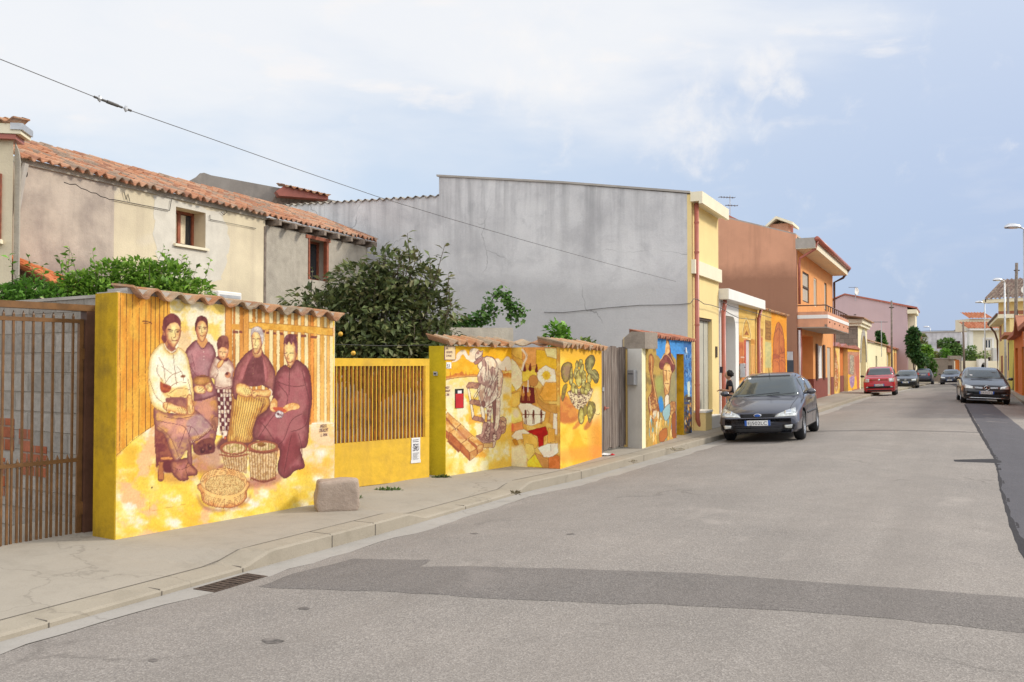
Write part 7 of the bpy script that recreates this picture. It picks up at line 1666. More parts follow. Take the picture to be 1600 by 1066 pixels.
weed(690,749,240,.12,.07,'dark green weed tuft at the foot of the olive pillar', 1, [(.05,.09,.02),(.08,.12,.03),(.04,.06,.02)])
weed(608,766,150,.16,.025,'flat bright weed in front of the yellow gate', 2, [(.09,.16,.03),(.12,.2,.04)])
weed(556,779,40,.06,.04,'tiny weed beside the stone block', 3, [(.09,.14,.03),(.1,.16,.05)])
weed(1056,703,60,.16,.03,'dry leaves caught in the gutter before the blue mural wall', 5, [(.3,.25,.15),(.4,.36,.26)])
weed(990,722,30,.07,.03,'few dry leaves lying in the gutter near the plank door', 6, [(.3,.26,.16),(.42,.38,.3)])
weed(806,771,40,.05,.02,'dry leaf scraps at the kerb ramp corner', 4, [(.25,.2,.12),(.12,.1,.05)])
def slab(name, F, mat, root, y0, y1, pts): return MB().prism_uz(pts, y0, y1).build(name, mat, root)
FW_ = Face(P(1440,590,109).xy[:], P(1491,590,107).xy[:])
ew = fempty('boundary_wall', FW_, 'plain grey brown boundary wall closing the end of the street', 'wall')
MB().box(0, FW_.L, 0, .4, -.9, FW_.z(1475,561)).build('wall_body', M['oldstone'], ew); bx('coping', M['concrete'], ew, 0, FW_.L, -.06, .46, FW_.z(1475,561)+.001, FW_.z(1475,561)+.1)
bx('niche', M['grate'], ew, FW_.u(1481,570), FW_.u(1488,570), -.02, -.001, FW_.z(1484,577), FW_.z(1484,571))
FX = Face(P(1491,590,107).xy[:], P(1600,590,108).xy[:])
cw = fempty('cream_wall', FX, 'cream blockwork wall with an orange wooden door beneath a raised lintel', 'wall')
zc = FX.z(1530,564); holed(mbx_ := MB(), 0, FX.L, -.9, zc, [(FX.u(1492.5,570),FX.u(1499.5,570),-.8,zc-.0)], 0, .4); mbx_.build('wall_body', M['offwhite'], cw)
bx('door', M['orangedeep'], cw, FX.u(1492.5,570), FX.u(1499.5,570), .1, .15, -.8, FX.z(1496,562))
m = MB(); m.box(FX.u(1484,570), FX.u(1502,570), -.05, .45, FX.z(1496,561.5), FX.z(1496,556)); m.box(FX.u(1499.6,570), FX.u(1502,570), -.05, -.001, .1, FX.z(1496,561.5)); m.build('door_surround', M['oldstone'], cw)
wp = fempty('white_porch', FX, 'small white arched porch in front of the beige house', 'porch')
a, b, z = FX.u(1525,570), FX.u(1540,570), FX.z(1532,561); c0_, c1_ = FX.u(1529,570), FX.u(1537,570)
zz = FX.z(1532,566.5)
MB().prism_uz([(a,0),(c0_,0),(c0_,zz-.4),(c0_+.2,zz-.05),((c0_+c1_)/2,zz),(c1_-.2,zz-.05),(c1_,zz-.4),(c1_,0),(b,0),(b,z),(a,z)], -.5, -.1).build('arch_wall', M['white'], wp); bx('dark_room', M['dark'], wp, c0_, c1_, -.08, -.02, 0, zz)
FG2 = Face(P(1435,560,142).xy[:], P(1507,560,138).xy[:])
gb2 = fempty('grey_building', FG2, 'long bare grey building with two dark windows far behind the boundary wall', 'building')
zt_ = FG2.z(1480,519.5); wn_ = [(FG2.u(1463.4,540), FG2.u(1471.4,540), FG2.z(1467,545), FG2.z(1467,532)), (FG2.u(1492,540), FG2.u(1500.2,540), FG2.z(1496,545), FG2.z(1496,533))]
m = holed(MB(), 0, FG2.L, 0, zt_, wn_, 0, .5); m.build('front_wall', M['greycement'], gb2)
for w_ in wn_:
    window(gb2, *w_, .2, M['darkbrown'], M['glass'], 1, .12)
bx('parapet', M['concrete'], gb2, -.1, FG2.L, -.1, 8, zt_, zt_+.2); bx('side', M['greycement'], gb2, FG2.L-.3, FG2.L, .5, 8, 0, zt_)
MB().prism_uz([(FG2.u(1484,520),zt_+.2),(FG2.u(1492,515),zt_+.75),(FG2.u(1499,520),zt_+.2)], 2, 6).build('hut_roof', M['oldstone'], gb2); MB().tube([(FG2.u(1491.5,520),3,zt_+.4),(FG2.u(1491.5,520),3,zt_+1.1)], .35, 8).build('chimney', M['grate'], gb2)
FPk = Face(P(1424,560,122).xy[:], P(1441,560,124).xy[:])
pb2 = fempty('small_pink_house', FPk, 'small salmon pink house with dark eaves beyond the lilac pink house', 'house')
MB().prism_uz([(0,0),(FPk.L,0),(FPk.L,FPk.z(1441,523)),(0,FPk.z(1426,517))], 0, 6).build('wall', stucco('salmon_paint', (.62,.3,.24), stain=.2), pb2)
MB().prism_uz([(FPk.L-.6,FPk.z(1441,523)+.1),(FPk.L+.9,FPk.z(1441,527)),(FPk.L+.9,FPk.z(1441,525)),(FPk.L-.6,FPk.z(1441,521.5)+.05)], -.3, 6).build('eaves', M['grate'], pb2)
FB3 = Face(P(1511,560,118).xy[:], P(1562,560,118).xy[:])
bh = fempty('beige_house', FB3, 'beige two storey house with stepped orange tile roofs and white framed window', 'house')
zt_ = FB3.z(1530,516.5); wq = (FB3.u(1539,540), FB3.u(1549.5,540), FB3.z(1544,545), FB3.z(1544,530)); wq2 = (FB3.u(1543,540), FB3.u(1548,540), FB3.z(1544,566), FB3.z(1544,558))
holed(m := MB(), FB3.u(1519,540), FB3.L, 0, zt_, [wq, wq2], 0, .4); m.build('front_wall', M['offwhite'], bh); window(bh, *wq, .1, M['white'], M['glass'], 1, .14); window(bh, *wq2, .1, M['darkbrown'], M['glass'], 0, .1)
m = MB(); a,b,c,d = wq
for q in ((a-.3,a-.001,c-.2,d+.2),(b+.001,b+.3,c-.2,d+.2),(a,b,d+.001,d+.2),(a,b,c-.2,c-.001)): m.box(q[0],q[1],-.04,-.001,q[2],q[3])
m.build('window_surround', M['white'], bh)
bx('white_corner', M['white'], bh, FB3.u(1513,540), FB3.u(1519,540)-.001, -.3, .4, 0, zt_); bx('fascia', M['white'], bh, FB3.u(1511,540), FB3.L, -.7, .6, zt_+.001, zt_+.25)
tile_sheet('tile_roof', bh, (FB3.u(1511.5,540,.75), -.75, zt_+.27), (1,0,0), FB3.L-FB3.u(1511.5,540), (0,.93,.36), 2.6, pitch=.4, row=.5, amp=.06, mat=M['tile'], seed=51, base=[(.52,.2,.1),(.58,.25,.14),(.46,.16,.08)])
MB().box(FB3.u(1515,540,-2.2), FB3.L, 2.2, 6, zt_, FB3.z(1530,497)).build('upper_wall', M['offwhite'], bh)
za_ = FB3.z(1530,496); tile_sheet('tile_roof', bh, (FB3.u(1513.5,540,-1.7), 1.7, za_), (1,0,0), FB3.L-FB3.u(1513.5,540,-1.7), (0,.93,.36), 2.4, pitch=.4, row=.5, amp=.06, mat=M['tile'], seed=52, base=[(.52,.2,.1),(.58,.25,.14),(.46,.16,.08)])
bx('olive_panel', M['greycol'], bh, FB3.u(1548.5,560), FB3.L+.4, -.5, -.1, 0, FB3.z(1555,544))
FR0 = Face((46.3,86), (46.3-.477*34, 86-.877*34))
def rface(xa, Ya, xb, Yb):
    return Face(P(xa,560,Ya).xy[:], P(xb,560,Yb).xy[:])
F5 = rface(1561, 84, 1578.5, 68)
bg2 = fempty('beige_townhouse', F5, 'narrow beige two storey town house front with brown shutters and curved eaves on the right', 'house')
z5 = F5.z(1570,503)
hs = [(F5.u(a,560), F5.u(b,560), F5.z((a+b)/2,y1), F5.z((a+b)/2,y0)) for a,b,y0,y1 in ((1563,1565.5,509,533),(1569.5,1572.5,507,531),(1564.5,1567,556,583),(1571,1573.5,556,590))]
holed(m := MB(), 0, F5.L, 0, z5, hs, 0, .4); m.build('street_wall', M['offwhite'] if False else M['yhouse'], bg2)
for h in hs: window(bg2, *h, -.03, M['woodred'], M['woodred'], 0, .12)
MB().prism_uz([(-.5,z5),(F5.L+.1,z5),(F5.L+.1,z5+.3),(-.5,z5+.3)], -.8, .6).build('eaves', M['offwhite'], bg2); m = MB(); m.tube([(-.4,-.85,z5+.3),(F5.L,-.85,z5+.3)], .1, 8); m.tube([(-.3,-.85,z5+.25),(.1,-.3,z5-.6),(.15,-.12,z5-1.3),(.15,-.12,.2)], .09, 8); m.build('gutter', M['darkbrown'], bg2)
bx('side_wall', M['yhouse'], bg2, -.02, .3, .4, 5, 0, z5)
F6 = Face(P(1561,560,92).xy[:], P(1640,560,88).xy[:])
rh = fempty('big_yellow_house', F6, 'tall pale yellow house with broad brown tiled roof at the right edge', 'house')
z6 = F6.z(1580,471); holed(m := MB(), 0, F6.L, 0, z6, [], 0, 8); m.build('wall', M['yhouse'], rh)
bx('band', M['brown2'], rh, 0, F6.L, -.03, -.001, F6.z(1575,492), F6.z(1575,486)); bx('fascia', M['offwhite'], rh, -1.0, F6.L, -1.2, 0, z6-.1, z6+.25)
uu = F6.u(1549,471); tile_sheet('tile_roof', rh, (uu, -1.3, z6+.3), (1,0,0), F6.L-uu, (0,.86,.5), 4.4, pitch=.42, row=.6, amp=.08, mat=M['oldtile'], seed=53, base=[(.22,.15,.12),(.27,.2,.16),(.18,.12,.1)])
MB().prism_xy([(uu,-1.3),(uu+.05,-1.3),(F6.u(1556,450)+.3,2.4),(uu+.3,4)], z6, z6+.3).build('verge', M['grate'], rh)
p = P(1603,460,86); dish((p.x,p.y,p.z), .4, R(-40), 'dark satellite dish at the right end of the brown roof')
F7 = rface(1576.5, 64, 1584, 55.5)
yp = fempty('yellow_green_house', F7, 'narrow lemon yellow painted front with small red tiled top, between beige townhouse and orange garage', 'building')
bx('front', plain('lemon_paint', (.6,.5,.08), .8), yp, 0, F7.L, 0, 4, 0, F7.z(1580,530)); bx('red_strip', M['brown2'], yp, -1.3, -.02, -.0, .5, 0, F7.z(1577,529)); bx('violet_strip', plain('violet_paint', (.16,.08,.22), .8), yp, -1.32, -.3, -.03, -.001, 1.2, 3.2)
MB().prism_uz([(-1.5,F7.z(1577,529)),(F7.L,F7.z(1577,529)),(F7.L,F7.z(1577,529)+.2),(-1.5,F7.z(1577,529)+.15)], -.5, 1).build('tile_cap', M['brown2'], yp)
F8 = rface(1584.5, 53.5, 1640, 27)
og = fempty('orange_garage', F8, 'deep orange garage front with pale green door and little tiled gable at the right edge', 'garage')
z8 = 3.2; hA_ = (F8.u(1586.5,560), F8.u(1590.5,560), .1, 2.55); hB_ = (F8.u(1596.5,560), F8.u(1610,560), .1, 2.5)
holed(m := MB(), 0, F8.L, -.05, z8, [hA_, hB_], 0, .4); m.build('front_wall', M['orangedeep'], og); bx('recess', M['woodred'], og, hA_[0], hA_[1], .3, .35, .1, 2.55); bx('door', M['greenpanel'], og, hB_[0], hB_[1], .15, .2, .1, 2.5)
uq = F8.u(1600,520); MB().prism_uz([(-.6,z8),(uq-2.8,z8+.12),(uq,z8+.75),(uq+3,z8+.1),(F8.L,z8+.1),(F8.L,z8-.06),(uq+3,z8-.1),(uq,z8+.55),(uq-2.8,z8-.1),(-.6,z8-.1)], -.35, .6).build('tile_cap', M['brown2'], og); MB().prism_uz([(uq-2.8,z8-.1),(uq,z8+.54),(uq+3,z8-.1)], .01, .3).build('gable', M['orangedeep'], og)
m = MB(); m.tube([(uq-1.5,-.2,z8+.4),(uq-1.5,-.2,z8+1.1)], .02, 5); m.build('finial', M['grate'], og)
def lamp(x, Y, yt, label, left=True, head=1.0, h=None):
    b = P(x, 560, Y); z = P(x, yt, Y).z
    e = empty('street_lamp', (b.x, b.y, 0), 0, label, 'street lamp', 'street lamps along the right pavement')
    MB().tube([(0,0,-.8),(0,0,z*.5),(0,0,z-.12)], [.085,.075,.05], 10).build('pole', M['galv'], e, smooth=True)
    s = -1 if left else 1
    MB().tube([(0,0,z-.15),(0,0,z-.03),(s*.15,0,z+.03),(s*.35,0,z+.05)], .035, 8).build('arm', M['galv'], e, smooth=True)
    m = MB(); n = 12
    prof = [(-.0,.03,.03),(.1,.12,.12),(.35,.2,.2),(.6,.19,.18),(.75,.1,.09),(.8,.01,.01)]
    rings = []
    for (t_, w_, hh) in prof:
        rings.append(m.addv([(s*(.12+t_*head), w_*math.cos(a), z+.05+hh*math.sin(a)*(1 if math.sin(a)>0 else .35)) for a in np.linspace(0, 2*math.pi, n+1)[:-1]]))
    for i in range(len(rings)-1):
        for k in range(n): m.f.append((rings[i]+k, rings[i]+(k+1)%n, rings[i+1]+(k+1)%n, rings[i+1]+k)); m.m.append(0)
    m.build('head', M['silver'], e, smooth=True)
    m = MB(); m.box(min(s*.3,s*(.15+.7*head)), max(s*.3,s*(.15+.7*head)), -.1, .1, z+.0, z+.02); m.build('lens', M['blackplastic'], e)
lamp(1603, 41.4, 357, 'nearest street lamp with silver head at the upper right edge', head=1.0)
lamp(1571, 67, 439, 'second street lamp with silver head before the big yellow house', head=.95)
lamp(1539.5, 94, 473.5, 'third street lamp rising in front of the beige house', head=1.1)
lamp(1454, 150, 511.5, 'farthest small street lamp in front of the long grey building', head=1.3, left=True)
wood_pole(1584.5, 56, 411, .12, 'tall dark wooden pole leaning above the orange garage', xt=1588.5)
wood_pole(1575, 73, 449, .12, 'shorter dark wooden pole beside the second street lamp')
e = wood_pole(1506.5, 104, 503, .14, 'weathered wooden pole before the cream wall at the street end', xt=1505)
wood_pole(1502, 125, 503, .05, 'thin grey aerial mast beside the long grey building', mat='galv')
def wire(name, pts, r, label, cat='cable'):
    o = MB().tube(pts, r, 6).build(name, M['wirem'], None, smooth=True); return tag(o, label, cat)
def sagged(a, b, sag, n=16): return [a.lerp(b, i/n)-Vector((0,0,sag*4*(i/n)*(1-i/n))) for i in range(n+1)]
a = P(-140, 33, 7.2); b = P(1056, 441, 20.9)
pts = []
for (x, y) in ((-140,36),(0,92.5),(150,152.5),(200,171.5),(330,217),(460,263),(590,307.5),(700,341),(820,376),(950,412),(1056,440)):
    t_ = (x+140)/1196; iy = 1/((1-t_)/7.2+t_/20.7); pts.append(P(x, y, iy))
oc = tag(empty('overhead_cable', tuple(pts[0]), 0), 'long black overhead cable crossing the sky from upper left to the grey gable', 'cable')
q = [p_-pts[0] for p_ in pts]
MB().tube(q, .0038, 6).build('cable', M['wirem'], oc, smooth=True)
def at_x(x):
    t_ = (x+140)/1196; iy = 1/((1-t_)/7.2+t_/20.7); xs = [-140,0,150,200,330,460,590,700,820,950,1056]; ys = [36,92.5,152.5,171.5,217,263,307.5,341,376,412,440]
    return P(x, float(np.interp(x, xs, ys)), iy)-pts[0]
for a_, b_, r_ in ((147,151,.012),(151,158,.009),(158,166,.013),(167,176,.018),(176,184,.017),(185,191,.012),(199,205,.012)): MB().tube([at_x(a_), at_x(b_)], r_, 8).build('splice', M['wirem'], oc)
for x in (155.5, 196.5): v = at_x(x); MB().blob(tuple(v), (.02,.02,.03), int(x), 8, 6, .3).build('clamp', M['galv'], oc)
def fw(F, x, y, out=.12): u_, z_ = F.loc(x, y, out); return F.world(u_, z_, out)
gp_ = [(850,488),(880,488.5),(950,481),(1000,477),(1040,476.5),(1062,476),(1078,474)]
pts = [FGb.world(*FGb.loc(x,y,.03), .03) for x,y in gp_]
wire('facade_cable', pts, .007, 'black cable clipped along the grey gable')
pts = [fw(FH,x,y,.14) for x,y in ((1079,474),(1084,467),(1090,468),(1100,475),(1112,477),(1127,482),(1140,490),(1154,497),(1180,500))]
wire('facade_cable', pts, .009, 'sagging black cable across the yellow house and white house fronts')
pts = [fw(FH,x,y,.2) for x,y in ((1127,470),(1140,478),(1154,482),(1180,489),(1206,497))]
wire('facade_cable', pts, .008, 'thinner upper cable passing under the white canopy')
pts = [P(521,538,10.35), P(600,540.5,11.4), P(672,539,12.4)]; wire('thin_wire', pts, .003, 'thin pale wire strung above the yellow gate')
wire('street_wire', [P(1420,519,136), P(1450,517,136), P(1500,517,134), P(1560,515,112)], .03, 'thin wire strung over the far grey building')
GRN = [(.102,.204,.043),(.068,.145,.034),(.153,.255,.051),(.119,.238,.043)]
def ftree(x, y0, y1, Y, wpx, label, cols, n, leaf, sd, name='tree', cat='tree', k=4):
    c = P(x, 560, Y); b_ = (c.x, c.y); rnd = random.Random(sd); bl = []
    for i in range(k):
        yy = y0+(y1-y0)*(i+.5)/k; v = rel(x+rnd.uniform(-.35,.35)*wpx, yy, Y, b_); r = wpx/FOC*Y*.36*rnd.uniform(.8,1.2); bl.append(((v[0], rnd.uniform(-.3,.3)*r, v[2]), (r, r, (y1-y0)/FOC*Y/k*.85)))
    tree(name, (c.x,c.y,0), P(x,y1,Y).z+.5, bl, n, leaf, cols, label, cat, 'greenery at the end of the street', .08, sd, .1, .7)
ftree(1428, 517, 564, 95, 22, 'dark ivy clad tree against the right corner of the pink house', [(.051,.128,.034),(.034,.093,.025),(.085,.170,.043)], 1900, .38, 61, k=5)
ftree(1436, 558, 596, 104, 22, 'dark bushy tree behind the small cream gateway', [(.051,.128,.034),(.076,.170,.034),(.102,.204,.043)], 1600, .38, 62)
ftree(1447, 543, 572, 114, 30, 'bright green leafy tree over the boundary wall', [(.204,.374,.051),(.272,.459,.068),(.136,.272,.051)], 1900, .42, 63)
ftree(1453, 562, 594, 105, 18, 'mid green creeper hanging in front of the boundary wall', [(.085,.187,.034),(.136,.255,.051)], 1200, .3, 64)
ftree(1444, 526, 548, 120, 16, 'dry olive coloured treetop under the far lamp', [(.238,.272,.085),(.170,.204,.068)], 500, .3, 65, k=2)
ftree(1466, 552, 563, 118, 22, 'yellowing low bush behind the boundary wall', [(.238,.340,.068),(.306,.289,.102)], 500, .3, 66, k=2)
ftree(1490, 533, 562, 120, 30, 'green feathery tree left of the wooden pole', [(.153,.272,.068),(.102,.204,.051),(.204,.340,.085)], 1700, .42, 67)
ftree(1475, 548, 562, 117, 18, 'bright green shrub between the two larger trees', [(.204,.408,.051),(.136,.289,.051)], 600, .3, 68, k=2)
ftree(1514, 543, 566, 116, 24, 'thin green tree right of the wooden pole', [(.136,.238,.068),(.187,.289,.068)], 800, .3, 69, k=3)
ftree(1530, 552, 563, 116, 22, 'low yellow green shrubs above the cream wall', [(.255,.340,.085),(.170,.255,.068)], 500, .28, 70, k=2)
ftree(1373, 520, 543, 94, 7, 'dark conifer before the pink house', [(.060,.136,.034),(.034,.085,.025)], 700, .28, 71, k=4)
ftree(1381, 524, 543, 94, 8, 'bushy green tree right of the dark conifer', [(.085,.204,.034),(.136,.289,.051)], 700, .28, 72, k=3)
ftree(1578, 532, 545, 120, 8, 'small shrub beside the beige house', [(.085,.204,.034)], 100, .3, 73, k=1) if False else None
def paint(name, c, flake=.3):
    t = NT(name); n = t.noise(3, 2); t.bsdf.inputs['Base Color'].default_value = (*c,1)
    cc = t.mix(t.rng(n,.3,.7,0,.12), c, tuple(x*.7 for x in c)); z = t.sep()[2]
    dust = t.rng(t.math('ADD', z, t.math('MULTIPLY', t.noise(5,4), .25)), .65, .25, 0, .15); cc = t.mix(dust, cc, (.2,.17,.14))
    m = t.out(cc, .32, flake, .5); t.bsdf.inputs['Coat Weight'].default_value = .7; t.bsdf.inputs['Coat Roughness'].default_value = .035; return m
M['carglass'] = plain('tinted_car_glass', (.11,.125,.125), .05, .45, .1, 1, bump=0, spec=1.0)
M['headlamp'] = plain('headlamp_glass', (.62,.64,.62), .08, .35, .25, 16, bump=0, spec=.9)
M['tail'] = plain('red_tail_lamp', (.45,.02,.015), .15, 0, .1, 9, bump=0)
M['plate'] = plain('number_plate_white', (.72,.73,.72), .5, 0, .03, 5)
M['seatfab'] = plain('pale_grey_seat', (.28,.28,.27), .9, 0, .1, 6)
M['rim'] = plain('alloy_rim', (.42,.43,.45), .35, .7, .1, 8)
def pch(keys, x):
    xs = [k[0] for k in keys]; ys = [k[1] for k in keys]
    if x <= xs[0]: return ys[0]
    if x >= xs[-1]: return ys[-1]
    i = max(j for j in range(len(xs)-1) if xs[j] <= x)
    h = [xs[j+1]-xs[j] for j in range(len(xs)-1)]; d = [(ys[j+1]-ys[j])/h[j] for j in range(len(h))]
    def m_(j):
        if j == 0: return d[0]
        if j == len(xs)-1: return d[-1]
        if d[j-1]*d[j] <= 0: return 0
        return 2*d[j-1]*d[j]/(d[j-1]+d[j])
    t = (x-xs[i])/h[i]; a, b = m_(i)*h[i], m_(i+1)*h[i]
    return ys[i]*(2*t**3-3*t*t+1)+a*(t**3-2*t*t+t)+ys[i+1]*(-2*t**3+3*t*t)+b*(t**3-t*t)
def build_car(sp, name, pm):
    """x: 0 at the nose, grows to the tail; y left/right; returns root Empty"""
    L, W, H = sp['L'], sp['W'], sp['H']; root = empty(name, (0,0,0)); n = 64
    xs = sorted(set([0,.012,.03,.06,.1]+[L*i/n for i in range(1,n)]+[L-.1,L-.06,L-.03,L-.012,L])); K = 13
    def ring(x):
        zt = pch(sp['top'], x); w = pch(sp['wid'], x)*W/2; zb = pch(sp['bot'], x); bl = min(pch(sp['belt'], x), zt-.05); cab = pch(sp['cab'], x)
        wr = w*(pch(sp['roofw'], x)); zc = zt
        sh = min(bl, zt-.06)
        pts = [(0,zb),(w*.6,zb),(w*.9,zb+.01),(w*.975,zb+.07),(w*.985,zb+.2),(w,(zb+sh)*.5+.03),(w*.99,sh-.14),(w*.965,sh-.03),(w*.93,sh+.012)]
        z2 = sh+(zt-sh)*.55; w2 = w*.93*(1-.0)+(wr-w*.93)*.5
        pts += [(w2+.012*cab, z2),(wr+.01, zt-.055*cab-.02),(wr*.86, zt-.018),(wr*.45, zt-.003),(0,zt)]
        return pts
    mb = MB(); rings = []
    for x in xs:
        r = ring(x); full = [(x, y, z) for y, z in r]+[(x, -y, z) for y, z in reversed(r[1:-1])]
        rings.append((mb.addv(full), len(full)))
    m_ = rings[0][1]
    for i in range(len(rings)-1):
        a, b = rings[i][0], rings[i+1][0]
        for k in range(m_): mb.f.append((a+k, b+k, b+(k+1)%m_, a+(k+1)%m_)); mb.m.append(0)
    mb.f.append(tuple(rings[0][0]+k for k in range(m_))); mb.f.append(tuple(rings[-1][0]+k for k in reversed(range(m_)))); mb.m += [0,0]
    body = mb.build('body', [pm, M['blackplastic']], root, angle=R(38))
    bm = bmesh.new(); bm.from_mesh(body.data); bmesh.ops.recalc_face_normals(bm, faces=bm.faces[:]); bm.to_mesh(body.data)
    bvh = BVHTree.FromBMesh(bm); bm.free()
    rw = sp['rw']; ax = (sp['fa'], sp['fa']+sp['wb']); tr = W/2
    cutm = MB()
    for xa in ax:
        for s in (-1, 1):
            cutm = MB(); cutm.lathe([(0.001, s*(tr-.3)),(rw+.055, s*(tr-.3)),(rw+.055, s*(tr+.2)),(.001, s*(tr+.2))], (xa,0,rw+.01), 28, 'y'); c_ = cutm.build('cut', M['black'])
            b2 = bmesh.new(); b2.from_mesh(c_.data); bmesh.ops.remove_doubles(b2, verts=b2.verts, dist=1e-4); bmesh.ops.recalc_face_normals(b2, faces=b2.faces[:]); b2.to_mesh(c_.data); b2.free()
            md = body.modifiers.new('b', 'BOOLEAN'); md.operation = 'DIFFERENCE'; md.object = c_; md.solver = 'EXACT'
            dg = bpy.context.evaluated_depsgraph_get(); nm = bpy.data.meshes.new_from_object(body.evaluated_get(dg)); body.modifiers.clear(); body.data = nm; bpy.data.objects.remove(c_)
    me = body.data
    for p_ in me.polygons:
        c = p_.center
        inside = any((c.x-xa)**2+(c.z-rw-.01)**2 < (rw+.058)**2 for xa in ax) and abs(c.y) < W/2-.012
        p_.material_index = 1 if inside and abs(p_.normal.z)+abs(p_.normal.x) > .0 and (abs(c.y) < tr-.02) and ((c.x-ax[0])**2+(c.z-rw-.01)**2 < (rw+.058)**2 or (c.x-ax[1])**2+(c.z-rw-.01)**2 < (rw+.058)**2) else 0
    def decal(nm, corners, dirn, mat, off=.006, nu=10, nv=6, par=None, thick=True, label=None):
        """corners: 4 points; cast along dirn onto the body; result is a thin shell standing off the skin"""
        c = [Vector(q) for q in corners]; d = Vector(dirn).normalized(); m = MB(); P_ = []
        for i in range(nu+1):
            for j in range(nv+1):
                u, v = i/nu, j/nv; p_ = (c[0]*(1-u)+c[1]*u)*(1-v)+(c[3]*(1-u)+c[2]*u)*v
                h = bvh.ray_cast(p_-d*2.5, d, 6)
                q = h[0] if h[0] is not None else p_
                nn = h[1] if h[0] is not None else -d
                if nn.dot(d) > 0: nn = -nn
                P_.append((q, nn))
        a = m.addv([q+nn*off for q, nn in P_]); b = m.addv([q-nn*.004 for q, nn in P_]); w_ = nv+1
        for i in range(nu):
            for j in range(nv):
                k = i*w_+j; m.f.append((a+k, a+k+w_, a+k+w_+1, a+k+1)); m.m.append(0)
        edge = [i*w_ for i in range(nu+1)]+[nu*w_+j for j in range(1,nv+1)]+[i*w_+nv for i in range(nu-1,-1,-1)]+[j for j in range(nv-1,0,-1)]
        for e1, e2 in zip(edge, edge[1:]+edge[:1]): m.f.append((a+e1, a+e2, b+e2, b+e1)); m.m.append(0)
        o = m.build(nm, mat, par or root, smooth=True, label=label)
        b3 = bmesh.new(); b3.from_mesh(o.data); bmesh.ops.recalc_face_normals(b3, faces=b3.faces[:]); b3.to_mesh(o.data); b3.free(); return o
    def sym(nm, corners, dirn, mat, **k):
        for s in (1, -1): decal(nm, [(p_[0], p_[1]*s, p_[2]) for p_ in corners], (dirn[0], dirn[1]*s, dirn[2]), mat, **k)
    for xa in ax:
        for s in (-1, 1):
            wh = empty('wheel', (xa, s*(tr-.115), rw)); wh.parent = root
            o = MB().lathe([(rw*.62,-.1),(rw*.9,-.105),(rw*.99,-.075),(rw,-.0),(rw*.99,.075),(rw*.9,.105),(rw*.62,.1)], (0,0,0), 32, 'y').build('tyre', M['black'], wh, smooth=True)
            m = MB(); so_ = s*.075
            m.lathe([(rw*.655,s*.1),(rw*.63,s*.098),(rw*.6,s*.07),(rw*.58,s*.0)], (0,0,0), 32, 'y'); m.lathe([(.001,so_+s*.012),(rw*.14,so_+s*.01),(rw*.17,so_-s*.01)], (0,0,0), 16, 'y')
            for k in range(sp.get('spokes', 7)):
                a = 2*math.pi*k/sp.get('spokes', 7); ca_, sa_ = math.cos(a), math.sin(a); w_ = rw*.075
                i0 = m.addv([(ca_*rw*.1-sa_*w_, so_, sa_*rw*.1+ca_*w_),(ca_*rw*.1+sa_*w_, so_, sa_*rw*.1-ca_*w_),(ca_*rw*.62+sa_*w_*.9, so_+s*.008, sa_*rw*.62-ca_*w_*.9),(ca_*rw*.62-sa_*w_*.9, so_+s*.008, sa_*rw*.62+ca_*w_*.9)])
                i1 = m.addv([(v[0], v[1]-s*.03, v[2]) for v in m.v[i0:i0+4]])
                m.f.append((i0,i0+1,i0+2,i0+3)); m.m.append(0)
                for e in range(4): m.f.append((i0+e, i0+(e+1)%4, i1+(e+1)%4, i1+e)); m.m.append(0)
            m.build('rim', M['rim'], wh, angle=R(40))
            MB().lathe([(.001,s*.02),(rw*.6,s*.02)], (0,0,0), 24, 'y').build('brake_disc', M['grate'], wh)
    mx, mz = sp['mir']
    for s in (1, -1):
        w_ = pch(sp['wid'], mx)*W/2
        m = MB().blob((0,0,0), (.075,.1,.065), 3, 14, 10, .03); o = m.build('wing_mirror', sp.get('mirmat', pm), root, smooth=True, loc=(mx, s*(w_+.09), mz)); MB().tube([(.02,-s*.16,-.04),(.0,-s*.04,-.03)], .02, 6).build('stalk', M['blackplastic'], o); MB().box(.055,.072,-.075,.075,-.045,.045).build('glass', M['chrome'], o)
    return root, body, decal, sym, bvh
def number_plate(root, x, z, text, rear=False, w=.52, tiltback=0):
    s = -1 if not rear else 1
    p_ = bx('number_plate', M['plate'], root, x+s*.012, x, -w/2, w/2, z-.055, z+.055) if rear else bx('number_plate', M['plate'], root, x-.012, x, -w/2, w/2, z-.055, z+.055)
    xx = x+s*.0135
    for yy in ((-w/2, -w/2+.045), (w/2-.045, w/2)): MB().box(min(xx,xx-s*.001), max(xx,xx-s*.001), yy[0], yy[1], z-.055, z+.055).build('blue_band', M['bluesign'], p_)
    cu = bpy.data.curves.new('t', 'FONT'); cu.body = text; cu.size = .1; cu.extrude = .0005; tmp = bpy.data.objects.new('tmp', cu); col.objects.link(tmp)
    dg = bpy.context.evaluated_depsgraph_get(); me = bpy.data.meshes.new_from_object(tmp.evaluated_get(dg)); bpy.data.objects.remove(tmp)
    xs_ = [v.co.x for v in me.vertices]; mn, mx_ = min(xs_), max(xs_); sc = (w-.13)/(mx_-mn)
    for v in me.vertices:
        a = (v.co.x-mn)*sc-(w-.13)/2; zz = v.co.y; dp = v.co.z
        v.co = Vector((x+s*(.0145+dp), a*(-1 if not rear else 1), z-.037+zz))
    me.materials.clear(); me.materials.append(M['ink']); me.name = 'characters'
    o = bpy.data.objects.new('characters', me); col.objects.link(o); o.parent = p_
